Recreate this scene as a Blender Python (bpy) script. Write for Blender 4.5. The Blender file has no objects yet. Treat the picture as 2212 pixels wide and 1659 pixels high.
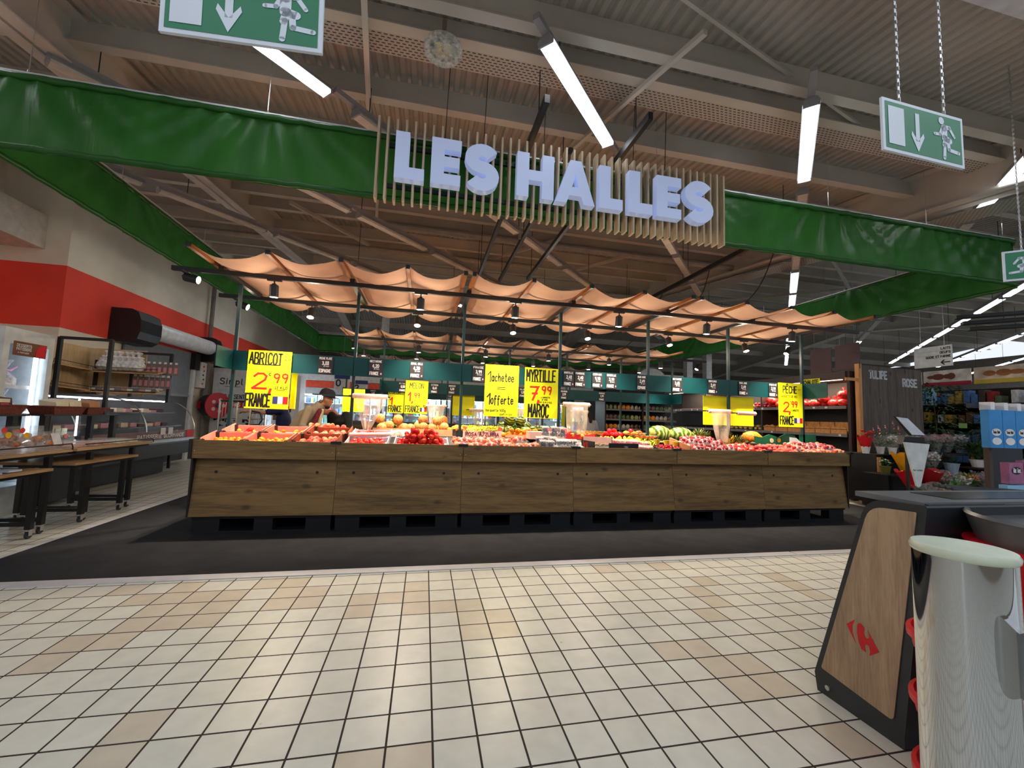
import bpy, math, random
from math import sin, cos, pi, radians, sqrt, atan2
from mathutils import Vector, Matrix
random.seed(7)
SC = bpy.context.scene
COL = SC.collection

# ---------------------------------------------------------------- camera
FPX = 885.974
yaw, pit, rol = 0.206030648, 0.0818487423, 0.034636674
CAM = Vector((-0.10658, -2.16698, 1.44464))
fw = Vector((sin(yaw) * cos(pit), cos(yaw) * cos(pit), sin(pit)))
r0 = Vector((cos(yaw), -sin(yaw), 0)); u0 = r0.cross(fw)
rr = cos(rol) * r0 + sin(rol) * u0; uu = -sin(rol) * r0 + cos(rol) * u0
cd = bpy.data.cameras.new('camera'); cam = bpy.data.objects.new('camera', cd); COL.objects.link(cam)
cd.sensor_width = 36; cd.sensor_fit = 'HORIZONTAL'; cd.lens = FPX * 36 / 2212
cd.clip_start = 0.05; cd.clip_end = 200
cam.matrix_world = Matrix(((rr.x, uu.x, -fw.x, CAM.x), (rr.y, uu.y, -fw.y, CAM.y), (rr.z, uu.z, -fw.z, CAM.z), (0, 0, 0, 1)))
SC.camera = cam
# ---------------------------------------------------------------- world, exposure
wd = bpy.data.worlds.new('World'); SC.world = wd; wd.use_nodes = True
wd.node_tree.nodes['Background'].inputs[0].default_value = (0.62, 0.66, 0.72, 1)
wd.node_tree.nodes['Background'].inputs[1].default_value = 0.95
SC.view_settings.view_transform = 'Standard'; SC.view_settings.look = 'None'
SC.view_settings.exposure = 0.6; SC.view_settings.gamma = 1.0; SC.view_settings.use_curve_mapping = False
SC.cycles.use_denoising = True
SC.cycles.max_bounces = 7; SC.cycles.diffuse_bounces = 5; SC.cycles.glossy_bounces = 3
SC.cycles.transmission_bounces = 4; SC.cycles.transparent_max_bounces = 10
SC.cycles.sample_clamp_indirect = 6.0; SC.cycles.caustics_reflective = False; SC.cycles.caustics_refractive = False
SC.cycles.use_light_tree = True
TUBE_W = 5.6      # radiance of a lit strip luminaire
SPOT_W = 200.0      # watts of a warm track spotlight

# ---------------------------------------------------------------- materials
MATS = {}
def newmat(name):
    m = bpy.data.materials.new(name); m.use_nodes = True
    nt = m.node_tree; return m, nt, nt.nodes['Principled BSDF']
def rgb(*c):
    if len(c) == 1: c = c[0]
    return (c[0], c[1], c[2], 1.0)
def S(r, g, b):   # sRGB 0-255 to linear
    f = lambda v: (v / 255 / 12.92) if v / 255 <= 0.04045 else ((v / 255 + 0.055) / 1.055) ** 2.4
    return (f(r), f(g), f(b))
def mat(name, c, rough=0.5, metal=0.0, var=0.12, scale=8.0, bump=0.0, bscale=None, rnd=0.0, coat=0.0, spec=0.5, stretch=None, alpha=1.0, trans=0.0, sub=0.0):
    if name in MATS: return MATS[name]
    m, nt, b = newmat(name); N, L = nt.nodes, nt.links
    tc = N.new('ShaderNodeTexCoord'); mp = N.new('ShaderNodeMapping'); L.new(tc.outputs['Object'], mp.inputs[0])
    if stretch: mp.inputs['Scale'].default_value = stretch
    no = N.new('ShaderNodeTexNoise'); no.inputs['Scale'].default_value = scale; no.inputs['Detail'].default_value = 4
    L.new(mp.outputs[0], no.inputs['Vector'])
    rp = N.new('ShaderNodeMapRange'); rp.inputs[1].default_value = 0.3; rp.inputs[2].default_value = 0.7
    rp.inputs[3].default_value = 1 - var; rp.inputs[4].default_value = 1 + var
    L.new(no.outputs[0], rp.inputs[0])
    hs = N.new('ShaderNodeHueSaturation'); hs.inputs['Color'].default_value = rgb(c)
    if rnd:
        oi = N.new('ShaderNodeObjectInfo')
        r1 = N.new('ShaderNodeMapRange'); r1.inputs[3].default_value = 1 - rnd; r1.inputs[4].default_value = 1 + rnd
        L.new(oi.outputs['Random'], r1.inputs[0])
        mu = N.new('ShaderNodeMath'); mu.operation = 'MULTIPLY'; L.new(r1.outputs[0], mu.inputs[0]); L.new(rp.outputs[0], mu.inputs[1])
        L.new(mu.outputs[0], hs.inputs['Value'])
        r2 = N.new('ShaderNodeMapRange'); r2.inputs[3].default_value = 0.5 - rnd * 0.09; r2.inputs[4].default_value = 0.5 + rnd * 0.09
        wn = N.new('ShaderNodeMath'); wn.operation = 'FRACT'; m3 = N.new('ShaderNodeMath'); m3.operation = 'MULTIPLY'; m3.inputs[1].default_value = 7.3
        L.new(oi.outputs['Random'], m3.inputs[0]); L.new(m3.outputs[0], wn.inputs[0]); L.new(wn.outputs[0], r2.inputs[0]); L.new(r2.outputs[0], hs.inputs['Hue'])
    else:
        L.new(rp.outputs[0], hs.inputs['Value'])
    L.new(hs.outputs[0], b.inputs['Base Color'])
    b.inputs['Roughness'].default_value = rough; b.inputs['Metallic'].default_value = metal
    b.inputs['Specular IOR Level'].default_value = spec
    b.inputs['Coat Weight'].default_value = coat
    if trans: b.inputs['Transmission Weight'].default_value = trans
    if alpha < 1: b.inputs['Alpha'].default_value = alpha
    if bump:
        n2 = N.new('ShaderNodeTexNoise'); n2.inputs['Scale'].default_value = bscale or scale * 4; n2.inputs['Detail'].default_value = 5
        L.new(mp.outputs[0], n2.inputs['Vector'])
        bp = N.new('ShaderNodeBump'); bp.inputs['Strength'].default_value = bump; bp.inputs['Distance'].default_value = 0.01
        L.new(n2.outputs[0], bp.inputs['Height']); L.new(bp.outputs[0], b.inputs['Normal'])
    MATS[name] = m; return m
def emis(name, c, s):
    if name in MATS: return MATS[name]
    m, nt, b = newmat(name)
    b.inputs['Base Color'].default_value = rgb(c); b.inputs['Emission Color'].default_value = rgb(c); b.inputs['Emission Strength'].default_value = s
    MATS[name] = m; return m
def film(name, c=(1, 1, 1), a=0.35, rough=0.12, bump=0.6, scale=30.0):
    """thin clear plastic: a mix of see-through and glossy diffuse, wrinkled"""
    if name in MATS: return MATS[name]
    m, nt, b = newmat(name); N, L = nt.nodes, nt.links
    b.inputs['Base Color'].default_value = rgb(c); b.inputs['Roughness'].default_value = rough
    tc = N.new('ShaderNodeTexCoord'); no = N.new('ShaderNodeTexNoise'); no.inputs['Scale'].default_value = scale; no.inputs['Detail'].default_value = 3
    L.new(tc.outputs['Object'], no.inputs['Vector'])
    bp = N.new('ShaderNodeBump'); bp.inputs['Strength'].default_value = bump; bp.inputs['Distance'].default_value = 0.02
    L.new(no.outputs[0], bp.inputs['Height']); L.new(bp.outputs[0], b.inputs['Normal'])
    rp = N.new('ShaderNodeMapRange'); rp.inputs[1].default_value = 0.3; rp.inputs[2].default_value = 0.75
    rp.inputs[3].default_value = a * 0.4; rp.inputs[4].default_value = min(1, a * 1.7); L.new(no.outputs[0], rp.inputs[0])
    L.new(rp.outputs[0], b.inputs['Alpha'])
    MATS[name] = m; return m
def wood(name, c1, c2, scale=1.0, axis='X', rough=0.55, knots=True, ring=9.0):
    if name in MATS: return MATS[name]
    m, nt, b = newmat(name); N, L = nt.nodes, nt.links
    tc = N.new('ShaderNodeTexCoord'); mp = N.new('ShaderNodeMapping'); L.new(tc.outputs['Object'], mp.inputs[0])
    s = {'X': (0.5, 6, 6), 'Y': (6, 0.5, 6), 'Z': (6, 6, 0.5)}[axis]
    mp.inputs['Scale'].default_value = [v * scale for v in s]
    oi = N.new('ShaderNodeObjectInfo'); ad = N.new('ShaderNodeVectorMath'); ad.operation = 'MULTIPLY_ADD'
    ad.inputs[0].default_value = (31, 17, 23)
    L.new(oi.outputs['Random'], ad.inputs[1]); L.new(mp.outputs[0], ad.inputs[2])
    n1 = N.new('ShaderNodeTexNoise'); n1.inputs['Scale'].default_value = 1.6; n1.inputs['Detail'].default_value = 6; n1.inputs['Distortion'].default_value = 0.6
    L.new(ad.outputs[0], n1.inputs['Vector'])
    n2 = N.new('ShaderNodeTexNoise'); n2.inputs['Scale'].default_value = ring; n2.inputs['Detail'].default_value = 3
    L.new(ad.outputs[0], n2.inputs['Vector'])
    mx = N.new('ShaderNodeMath'); mx.operation = 'MULTIPLY_ADD'; mx.inputs[1].default_value = 0.45; L.new(n2.outputs[0], mx.inputs[0])
    m2 = N.new('ShaderNodeMath'); m2.operation = 'MULTIPLY'; m2.inputs[1].default_value = 0.7; L.new(n1.outputs[0], m2.inputs[0]); L.new(m2.outputs[0], mx.inputs[2])
    cr = N.new('ShaderNodeValToRGB'); cr.color_ramp.elements[0].position = 0.42; cr.color_ramp.elements[1].position = 0.68
    cr.color_ramp.elements[0].color = rgb(c2); cr.color_ramp.elements[1].color = rgb(c1)
    L.new(mx.outputs[0], cr.inputs[0]); out = cr.outputs[0]
    if knots:
        vo = N.new('ShaderNodeTexVoronoi'); vo.inputs['Scale'].default_value = 4.5
        mp2 = N.new('ShaderNodeMapping'); mp2.inputs['Scale'].default_value = {'X': (0.55, 1, 1), 'Y': (1, 0.55, 1), 'Z': (1, 1, 0.55)}[axis]
        L.new(tc.outputs['Object'], mp2.inputs[0]); a2 = N.new('ShaderNodeVectorMath'); a2.operation = 'MULTIPLY_ADD'; a2.inputs[0].default_value = (13, 7, 5)
        L.new(oi.outputs['Random'], a2.inputs[1]); L.new(mp2.outputs[0], a2.inputs[2]); L.new(a2.outputs[0], vo.inputs['Vector'])
        kr = N.new('ShaderNodeMapRange'); kr.inputs[1].default_value = 0.05; kr.inputs[2].default_value = 0.17; kr.inputs[3].default_value = 0.8; kr.inputs[4].default_value = 0
        L.new(vo.outputs['Distance'], kr.inputs[0])
        mm = N.new('ShaderNodeMix'); mm.data_type = 'RGBA'; L.new(kr.outputs[0], mm.inputs['Factor']); L.new(out, mm.inputs[6]); mm.inputs[7].default_value = rgb([v * 0.35 for v in c2])
        out = mm.outputs[2]
    L.new(out, b.inputs['Base Color']); b.inputs['Roughness'].default_value = rough
    bp = N.new('ShaderNodeBump'); bp.inputs['Strength'].default_value = 0.15; bp.inputs['Distance'].default_value = 0.004
    L.new(n2.outputs[0], bp.inputs['Height']); L.new(bp.outputs[0], b.inputs['Normal'])
    MATS[name] = m; return m
def cloth(name, c, tr=0.5, rough=0.8, bump=0.25, scale=3.0, var=.12, stretch=None):
    """woven or coated fabric that lets some light through"""
    if name in MATS: return MATS[name]
    m = mat(name, c, rough, var=var, scale=scale, bump=bump, bscale=scale * 3, stretch=stretch)
    nt = m.node_tree; N, L = nt.nodes, nt.links; b = N['Principled BSDF']; out = N['Material Output']
    t = N.new('ShaderNodeBsdfTranslucent'); hs = b.inputs['Base Color'].links[0].from_socket
    L.new(hs, t.inputs[0]); mx = N.new('ShaderNodeMixShader'); mx.inputs[0].default_value = tr
    L.new(b.outputs[0], mx.inputs[1]); L.new(t.outputs[0], mx.inputs[2]); L.new(mx.outputs[0], out.inputs[0]); return m

black = mat('black_metal', S(22, 24, 27), 0.42, 0.0, 0.15)
dkteal = mat('dark_teal_paint', S(14, 46, 50), 0.4)
teal = mat('teal_panel', S(0, 60, 65), 0.5, var=0.08, scale=3, spec=.3)
white = mat('white_paint', S(225, 226, 228), 0.5)
grey = mat('grey_paint', S(150, 152, 154), 0.5)
chrome = mat('chrome', (0.56, 0.57, 0.58), 0.05, 1.0, 0.02)
steel = mat('steel', (0.6, 0.61, 0.62), 0.3, 1.0, 0.08)
galv = mat('painted_steel', S(206, 202, 196), 0.6, 0.0, 0.10, scale=2)
yellow = mat('yellow_card', S(246, 248, 0), 0.6, var=0.03)
ink = mat('black_ink', S(16, 16, 14), 0.6, var=0.05)
redink = mat('red_ink', S(214, 34, 10), 0.6, var=0.05)
chalk = mat('chalk', S(238, 238, 240), 0.8, var=0.05)
slate = mat('slate_board', S(34, 33, 38), 0.6, var=0.1)
blueflag = mat('flag_blue', S(44, 56, 120), 0.6, var=0.03)
whiteflag = mat('flag_white', S(236, 232, 230), 0.6, var=0.03)
redflag = mat('flag_red', S(214, 20, 30), 0.6, var=0.03)
clear = film('clear_plastic', (0.95, 0.96, 0.97), 0.22)

# ---------------------------------------------------------------- mesh building
ORG = {}
USED = set()
class M:
    def __init__(s): s.v = []; s.f = []; s.mi = []; s.cur = 0
    def add(s, vs, fs):
        n = len(s.v); s.v += [tuple(v) for v in vs]
        for f in fs: s.f.append([n + i for i in f]); s.mi.append(s.cur)
        return s
    def slot(s, k): s.cur = k; return s
    def box(s, x0, x1, y0, y1, z0, z1):
        return s.add([(x0, y0, z0), (x1, y0, z0), (x1, y1, z0), (x0, y1, z0), (x0, y0, z1), (x1, y0, z1), (x1, y1, z1), (x0, y1, z1)],
                     [(0, 3, 2, 1), (4, 5, 6, 7), (0, 1, 5, 4), (1, 2, 6, 5), (2, 3, 7, 6), (3, 0, 4, 7)])
    def hull(s, a, b):   # two quads (4 points each) joined to a hexahedron
        return s.add(list(a) + list(b), [(0, 3, 2, 1), (4, 5, 6, 7), (0, 1, 5, 4), (1, 2, 6, 5), (2, 3, 7, 6), (3, 0, 4, 7)])
    def quad(s, a, b, c, d): return s.add([a, b, c, d], [(0, 1, 2, 3)])
    def bar(s, p, q, w, h=None, up=(0, 0, 1)):
        h = h or w; p = Vector(p); q = Vector(q); d = (q - p).normalized(); up = Vector(up)
        if abs(d.dot(up)) > 0.98: up = Vector((0, 1, 0))
        x = d.cross(up).normalized() * w / 2; y = x.cross(d).normalized() * h / 2
        return s.hull([p - x - y, p + x - y, p + x + y, p - x + y], [q - x - y, q + x - y, q + x + y, q - x + y])
    def tube(s, pts, r, n=8, cap=True):
        pts = [Vector(p) for p in pts]; rs = r if isinstance(r, (list, tuple)) else [r] * len(pts)
        n0 = len(s.v); up = None
        for i, p in enumerate(pts):
            d = (pts[min(i + 1, len(pts) - 1)] - pts[max(i - 1, 0)]).normalized()
            if up is None: up = Vector((0, 0, 1)) if abs(d.z) < 0.9 else Vector((1, 0, 0))
            a = d.cross(up).normalized(); b = a.cross(d).normalized(); up = b
            for k in range(n):
                t = 2 * pi * k / n; s.v.append(tuple(p + (a * cos(t) + b * sin(t)) * rs[i]))
        for i in range(len(pts) - 1):
            for k in range(n):
                s.f.append([n0 + i * n + k, n0 + i * n + (k + 1) % n, n0 + (i + 1) * n + (k + 1) % n, n0 + (i + 1) * n + k]); s.mi.append(s.cur)
        if cap:
            s.f.append([n0 + k for k in range(n)][::-1]); s.mi.append(s.cur)
            s.f.append([n0 + (len(pts) - 1) * n + k for k in range(n)]); s.mi.append(s.cur)
        return s
    def lathe(s, prof, c=(0, 0, 0), n=20, sx=1.0, sy=1.0, cap=True):   # prof: (r, z)
        n0 = len(s.v)
        for (r, z) in prof:
            for k in range(n):
                t = 2 * pi * k / n; s.v.append((c[0] + r * cos(t) * sx, c[1] + r * sin(t) * sy, c[2] + z))
        for i in range(len(prof) - 1):
            for k in range(n):
                s.f.append([n0 + i * n + k, n0 + i * n + (k + 1) % n, n0 + (i + 1) * n + (k + 1) % n, n0 + (i + 1) * n + k]); s.mi.append(s.cur)
        if not cap: return s
        if prof[0][0] > 1e-5: s.f.append([n0 + k for k in range(n)][::-1]); s.mi.append(s.cur)
        if prof[-1][0] > 1e-5: s.f.append([n0 + (len(prof) - 1) * n + k for k in range(n)]); s.mi.append(s.cur)
        return s
    def ball(s, c, r, n=10, m=7, jit=0.0):
        r = r if isinstance(r, (list, tuple)) else (r, r, r); n0 = len(s.v)
        for i in range(1, m):
            ph = pi * i / m
            for k in range(n):
                t = 2 * pi * k / n; j = 1 + random.uniform(-jit, jit)
                s.v.append((c[0] + r[0] * sin(ph) * cos(t) * j, c[1] + r[1] * sin(ph) * sin(t) * j, c[2] + r[2] * cos(ph) * j))
        s.v.append((c[0], c[1], c[2] + r[2])); s.v.append((c[0], c[1], c[2] - r[2])); T = len(s.v) - 2
        for i in range(m - 2):
            for k in range(n):
                s.f.append([n0 + i * n + k, n0 + (i + 1) * n + k, n0 + (i + 1) * n + (k + 1) % n, n0 + i * n + (k + 1) % n]); s.mi.append(s.cur)
        for k in range(n):
            s.f.append([T, n0 + k, n0 + (k + 1) % n]); s.mi.append(s.cur)
            s.f.append([T + 1, n0 + (m - 2) * n + (k + 1) % n, n0 + (m - 2) * n + k]); s.mi.append(s.cur)
        return s
    def grid(s, fn, nu, nv):
        n0 = len(s.v)
        for i in range(nu + 1):
            for j in range(nv + 1): s.v.append(tuple(fn(i / nu, j / nv)))
        for i in range(nu):
            for j in range(nv):
                a = n0 + i * (nv + 1) + j; s.f.append([a, a + nv + 1, a + nv + 2, a + 1]); s.mi.append(s.cur)
        return s
    def poly(s, pts, o, u, v, d):   # 2D outline extruded: o origin, u v axes, d depth vector
        o, u, v, d = Vector(o), Vector(u), Vector(v), Vector(d); n = len(pts)
        a = [o + u * x + v * y for x, y in pts]; b = [p + d for p in a]
        return s.add(a + b, [list(range(n))[::-1], list(range(n, 2 * n))] + [[i, (i + 1) % n, n + (i + 1) % n, n + i] for i in range(n)])
    def leaf(s, p, d, l, w, n=Vector((0, 0, 1))):
        p = Vector(p); d = Vector(d).normalized(); x = d.cross(n)
        if x.length < 1e-3: x = Vector((1, 0, 0))
        x = x.normalized() * w / 2
        return s.add([p, p + d * l * 0.45 + x, p + d * l - Vector((0, 0, l * 0.15)), p + d * l * 0.45 - x], [(0, 1, 2, 3)])
    def build(s, name, m=None, parent=None, smooth=False, org=None, bev=0.0):
        me = bpy.data.meshes.new(name); vs = s.v
        if parent is not None: o = ORG[parent.name]
        elif org is not None: o = Vector(org)
        else:
            xs = [v[0] for v in vs]; ys = [v[1] for v in vs]; zs = [v[2] for v in vs]
            o = Vector(((min(xs) + max(xs)) / 2, (min(ys) + max(ys)) / 2, min(zs)))
        me.from_pydata([(v[0] - o.x, v[1] - o.y, v[2] - o.z) for v in vs], [], s.f)
        ms = m if isinstance(m, (list, tuple)) else [m]
        for k in ms: me.materials.append(k)
        if len(ms) > 1: me.polygons.foreach_set('material_index', s.mi)
        if smooth: me.shade_smooth(); me.set_sharp_from_angle(angle=radians(50))
        me.update()
        ob = bpy.data.objects.new(name, me); COL.objects.link(ob)
        if parent is not None: ob.parent = parent
        else: ob.location = o
        if bev:
            bm = ob.modifiers.new('bevel', 'BEVEL'); bm.width = bev; bm.segments = 2; bm.limit_method = 'ANGLE'
        ORG[ob.name] = o; return ob
def tag(o, label=None, cat=None, group=None, kind=None):
    if label: o['label'] = label
    if cat: o['category'] = cat
    if group: o['group'] = group
    if kind: o['kind'] = kind
    return o
def thing(name, label, cat, loc=(0, 0, 0), group=None):
    o = bpy.data.objects.new(name, None); COL.objects.link(o); o.location = loc; o.empty_display_size = 0.1
    ORG[o.name] = Vector(loc); return tag(o, label, cat, group)
def copy_tree(o, parent=None):
    c = o.copy(); COL.objects.link(c)
    if parent is not None: c.parent = parent
    ORG[c.name] = ORG[o.name].copy()
    for ch in [x for x in o.children]: copy_tree(ch, c)
    return c
def dup(o, loc, rz=None, label=None, group=None, rot=None, scale=None):
    c = copy_tree(o); c.location = loc
    if rz is not None: c.rotation_euler = (0, 0, rz)
    if rot is not None: c.rotation_euler = rot
    if scale is not None: c.scale = (scale,) * 3 if not isinstance(scale, (tuple, list)) else scale
    if label: c['label'] = label
    if group: c['group'] = group
    return c
class Proto:
    """first use moves the built thing itself, later uses copy it"""
    def __init__(s, o): s.o = o; s.used = False
    def put(s, loc, rz=0, label=None, group=None, rot=None, scale=None):
        if s.used: return dup(s.o, loc, rz if rot is None else None, label, group, rot, scale)
        s.used = True; o = s.o; o.location = loc; o.rotation_euler = rot or (0, 0, rz)
        if scale is not None: o.scale = (scale,) * 3 if not isinstance(scale, (tuple, list)) else scale
        if label: o['label'] = label
        if group: o['group'] = group
        return o
def struct(name, m, ma, smooth=False): return tag(m.build(name, ma, smooth=smooth), kind='structure')

# stroke alphabet on a 4 x 6 grid
GLYPH = {
 'A': ['0,0 2,6 4,0', '.8,2 3.2,2'], 'B': ['0,0 0,6 2.6,6 3.4,5.2 3.2,3.8 2.4,3.2 0,3.2', '2.4,3.2 3.8,2.2 3.8,.9 2.8,0 0,0'],
 'C': ['3.8,5 2.8,6 1.2,6 .2,4.6 .2,1.4 1.2,0 2.8,0 3.8,1'], 'D': ['0,0 0,6 2,6 3.7,4.6 3.7,1.4 2,0 0,0'],
 'E': ['3.6,6 0,6 0,0 3.6,0', '0,3.1 3,3.1'], 'F': ['3.6,6 0,6 0,0', '0,3.1 3,3.1'], 'G': ['3.8,5 2.8,6 1.2,6 .2,4.6 .2,1.4 1.2,0 2.8,0 3.8,1 3.8,2.8 2.3,2.8'],
 'H': ['0,0 0,6', '3.8,0 3.8,6', '0,3 3.8,3'], 'I': ['1,0 1,6'], 'J': ['3,6 3,1.2 2,0 .8,0 0,1'], 'K': ['0,0 0,6', '3.7,6 0,2.6', '1.3,3.6 3.8,0'],
 'L': ['0,6 0,0 3.4,0'], 'M': ['0,0 0,6 2,2.4 4,6 4,0'], 'N': ['0,0 0,6 3.8,0 3.8,6'], 'O': ['1.3,0 .1,1.5 .1,4.5 1.3,6 2.7,6 3.9,4.5 3.9,1.5 2.7,0 1.3,0'],
 'P': ['0,0 0,6 2.6,6 3.7,5.2 3.7,3.6 2.6,2.8 0,2.8'], 'Q': ['1.3,0 .1,1.5 .1,4.5 1.3,6 2.7,6 3.9,4.5 3.9,1.5 2.7,0 1.3,0', '2.4,1.6 4,-.4'],
 'R': ['0,0 0,6 2.6,6 3.7,5.2 3.7,3.8 2.6,3 0,3', '2,3 3.8,0'], 'S': ['3.7,5.2 2.7,6 1.2,6 .2,5.1 .3,3.9 3.6,2.3 3.8,1 2.8,0 1.1,0 .1,.9'],
 'T': ['0,6 4,6', '2,6 2,0'], 'U': ['0,6 0,1.4 1.2,0 2.7,0 3.8,1.4 3.8,6'], 'V': ['0,6 2,0 4,6'], 'W': ['0,6 1,0 2,4 3,0 4,6'], 'X': ['0,0 4,6', '0,6 4,0'],
 'Y': ['0,6 2,3 4,6', '2,3 2,0'], 'Z': ['0,6 4,6 0,0 4,0'], '0': ['1.3,0 .1,1.5 .1,4.5 1.3,6 2.7,6 3.9,4.5 3.9,1.5 2.7,0 1.3,0'],
 '1': ['0,4 1.8,6 1.8,0'], '2': ['.2,4.8 1.2,6 2.8,6 3.7,5 3.4,3.6 0,0 4,0'], '3': ['.2,5.4 1.6,6 3.2,5.4 3.2,3.8 1.6,3.2 3.5,2.4 3.6,.9 2,0 .2,.6'],
 '4': ['2.6,0 2.6,6 0,2 4,2'], '5': ['3.6,6 .5,6 .3,3.4 2.4,3.7 3.7,2.6 3.5,.8 2,0 .2,.6'], '6': ['3.4,6 1.2,4.6 .1,2 .8,.3 2.4,0 3.7,1.2 3.4,2.8 2,3.4 .3,2.4'],
 '7': ['.2,6 4,6 1.6,0', '1.4,3 3.6,3'], '8': ['2,3.2 .5,4.4 1,6 3,6 3.5,4.4 2,3.2 .2,1.8 .8,0 3.2,0 3.8,1.8 2,3.2'],
 '9': ['3.6,4 2,2.8 .5,3.8 .6,5.4 2,6 3.5,5.4 3.6,3.4 2.6,0'], ',': ['.9,.6 .5,-1.2'], '.': ['.7,0 1,.3'], '-': ['.3,3 3,3'], '=': ['0,2 3.6,2', '0,3.6 3.6,3.6'],
 '/': ['0,-.4 3,6.4'], "'": ['.6,6.2 .4,4.8'], 'e': ['.4,2 3,2 2.9,3.4 1.6,4 .4,3.2 .3,1 1.5,0 3.2,.7'], 'c': ['3,3.4 1.6,4 .3,2.8 .3,1.1 1.5,0 3,.6'],
 'a': ['3,3.8 3,0', '3,3 1.6,4 .3,2.8 .3,1 1.5,0 3,1'], 'h': ['.3,6 .3,0', '.3,2.6 1.7,4 2.9,3.2 2.9,0'], 't': ['1.4,6 1.4,.6 2.4,0 3,.3', '.2,4.2 2.8,4.2'],
 'o': ['1.2,0 .2,1.2 .2,2.8 1.2,4 2.2,4 3.1,2.8 3.1,1.2 2.2,0 1.2,0'], 'f': ['2.8,5.6 1.8,6.2 1,5.4 1,-1', '0,3.6 2.4,3.6'], 'r': ['.4,4 .4,0', '.4,2.4 1.6,3.8 2.8,3.9'],
 'b': ['.3,6 .3,0 1.7,0 3,1 3,2.8 1.8,3.8 .3,2.8'], 'q': ['3,4 3,-2', '3,3 1.6,4 .3,2.8 .3,1 1.5,0 3,1'], 'u': ['.3,4 .3,1 1.4,0 2.9,1', '2.9,4 2.9,0'],
 'g': ['3,4 3,-1.2 1.6,-2 .4,-1.4', '3,3 1.6,4 .3,2.8 .3,1 1.5,0 3,1'], 'i': ['.6,4 .6,0', '.5,5.2 .8,5.5'], 'n': ['.3,4 .3,0', '.3,2.6 1.7,4 2.9,3.2 2.9,0'],
 's': ['2.8,3.4 1.6,4 .5,3.2 2.6,1.4 2.4,.2 1.2,0 .2,.6'], 'd': ['3,6 3,0 1.5,0 .3,1 .3,2.8 1.6,3.8 3,2.8'], 'm': ['.2,4 .2,0', '.2,3 1.2,4 2,3 2,0', '2,3 3,4 3.9,3 3.9,0'],
 'p': ['.3,4 .3,-2', '.3,.6 1.7,0 3,1 3,2.8 1.8,3.9 .3,3'], 'l': ['.5,6 .6,.6 1.5,0'], '>': ['3.4,3 0,3', '3.4,3 2,4.6', '3.4,3 2,1.4'], '<': ['0,3 3.6,3', '0,3 1.6,4.8', '0,3 1.6,1.2'],
 'x': ['0,0 3,4', '0,4 3,0'], 'y': ['.2,4 1.6,.4', '3,4 1,-2'], '^': ['.4,6.8 2,8 3.6,6.8'], '&': ['0,6 2,8'],
}
WID = {'I': 2, '1': 2.6, ',': 1.8, '.': 1.6, "'": 1.2, 'i': 1.5, 'l': 2.0, ' ': 2.6, 'M': 4.4, 'm': 4.4, '-': 3.3}
def tw(t): return sum(WID.get(c, 4 if c.isupper() or c.isdigit() else 3.3) + 1.3 for c in t if c not in '^&') - 1.3
def strokes(m, t, o, u, v, h, width=None, w=0.1, slant=0.0, jit=0.0, centre=False):
    w = w * 1.35
    """write t with flat pen strokes; o lower-left, h cap height, w stroke width in grid units"""
    o, u, v = Vector(o), Vector(u).normalized(), Vector(v).normalized(); nrm = u.cross(v).normalized()
    sy = h / 6.0; sx = (width / tw(t)) if width else sy
    if centre: o = o - u * (tw(t) * sx / 2)
    x = 0.0; hw = w * sy / 2; prev = 0
    for c in t:
        if c in '^&': x0 = prev
        else: x0 = x
        dy = random.uniform(-jit, jit)
        for st in GLYPH.get(c, []):
            pts = [tuple(float(q) for q in p.split(',')) for p in st.split()]
            P = [o + u * ((x0 + a + slant * b) * sx) + v * ((b + dy) * sy) for a, b in pts]
            for i in range(len(P) - 1):
                a, b = P[i], P[i + 1]; d = b - a
                if d.length < 1e-9: continue
                d.normalize(); s = nrm.cross(d) * hw; a2 = a - d * hw * 0.7; b2 = b + d * hw * 0.7
                e = nrm * 0.0004 * (i % 2)
                m.quad(a2 - s + e, b2 - s + e, b2 + s + e, a2 + s + e)
        if c not in '^&':
            prev = x; x += WID.get(c, 4 if c.isupper() or c.isdigit() else 3.3) + 1.3
    return m
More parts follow.
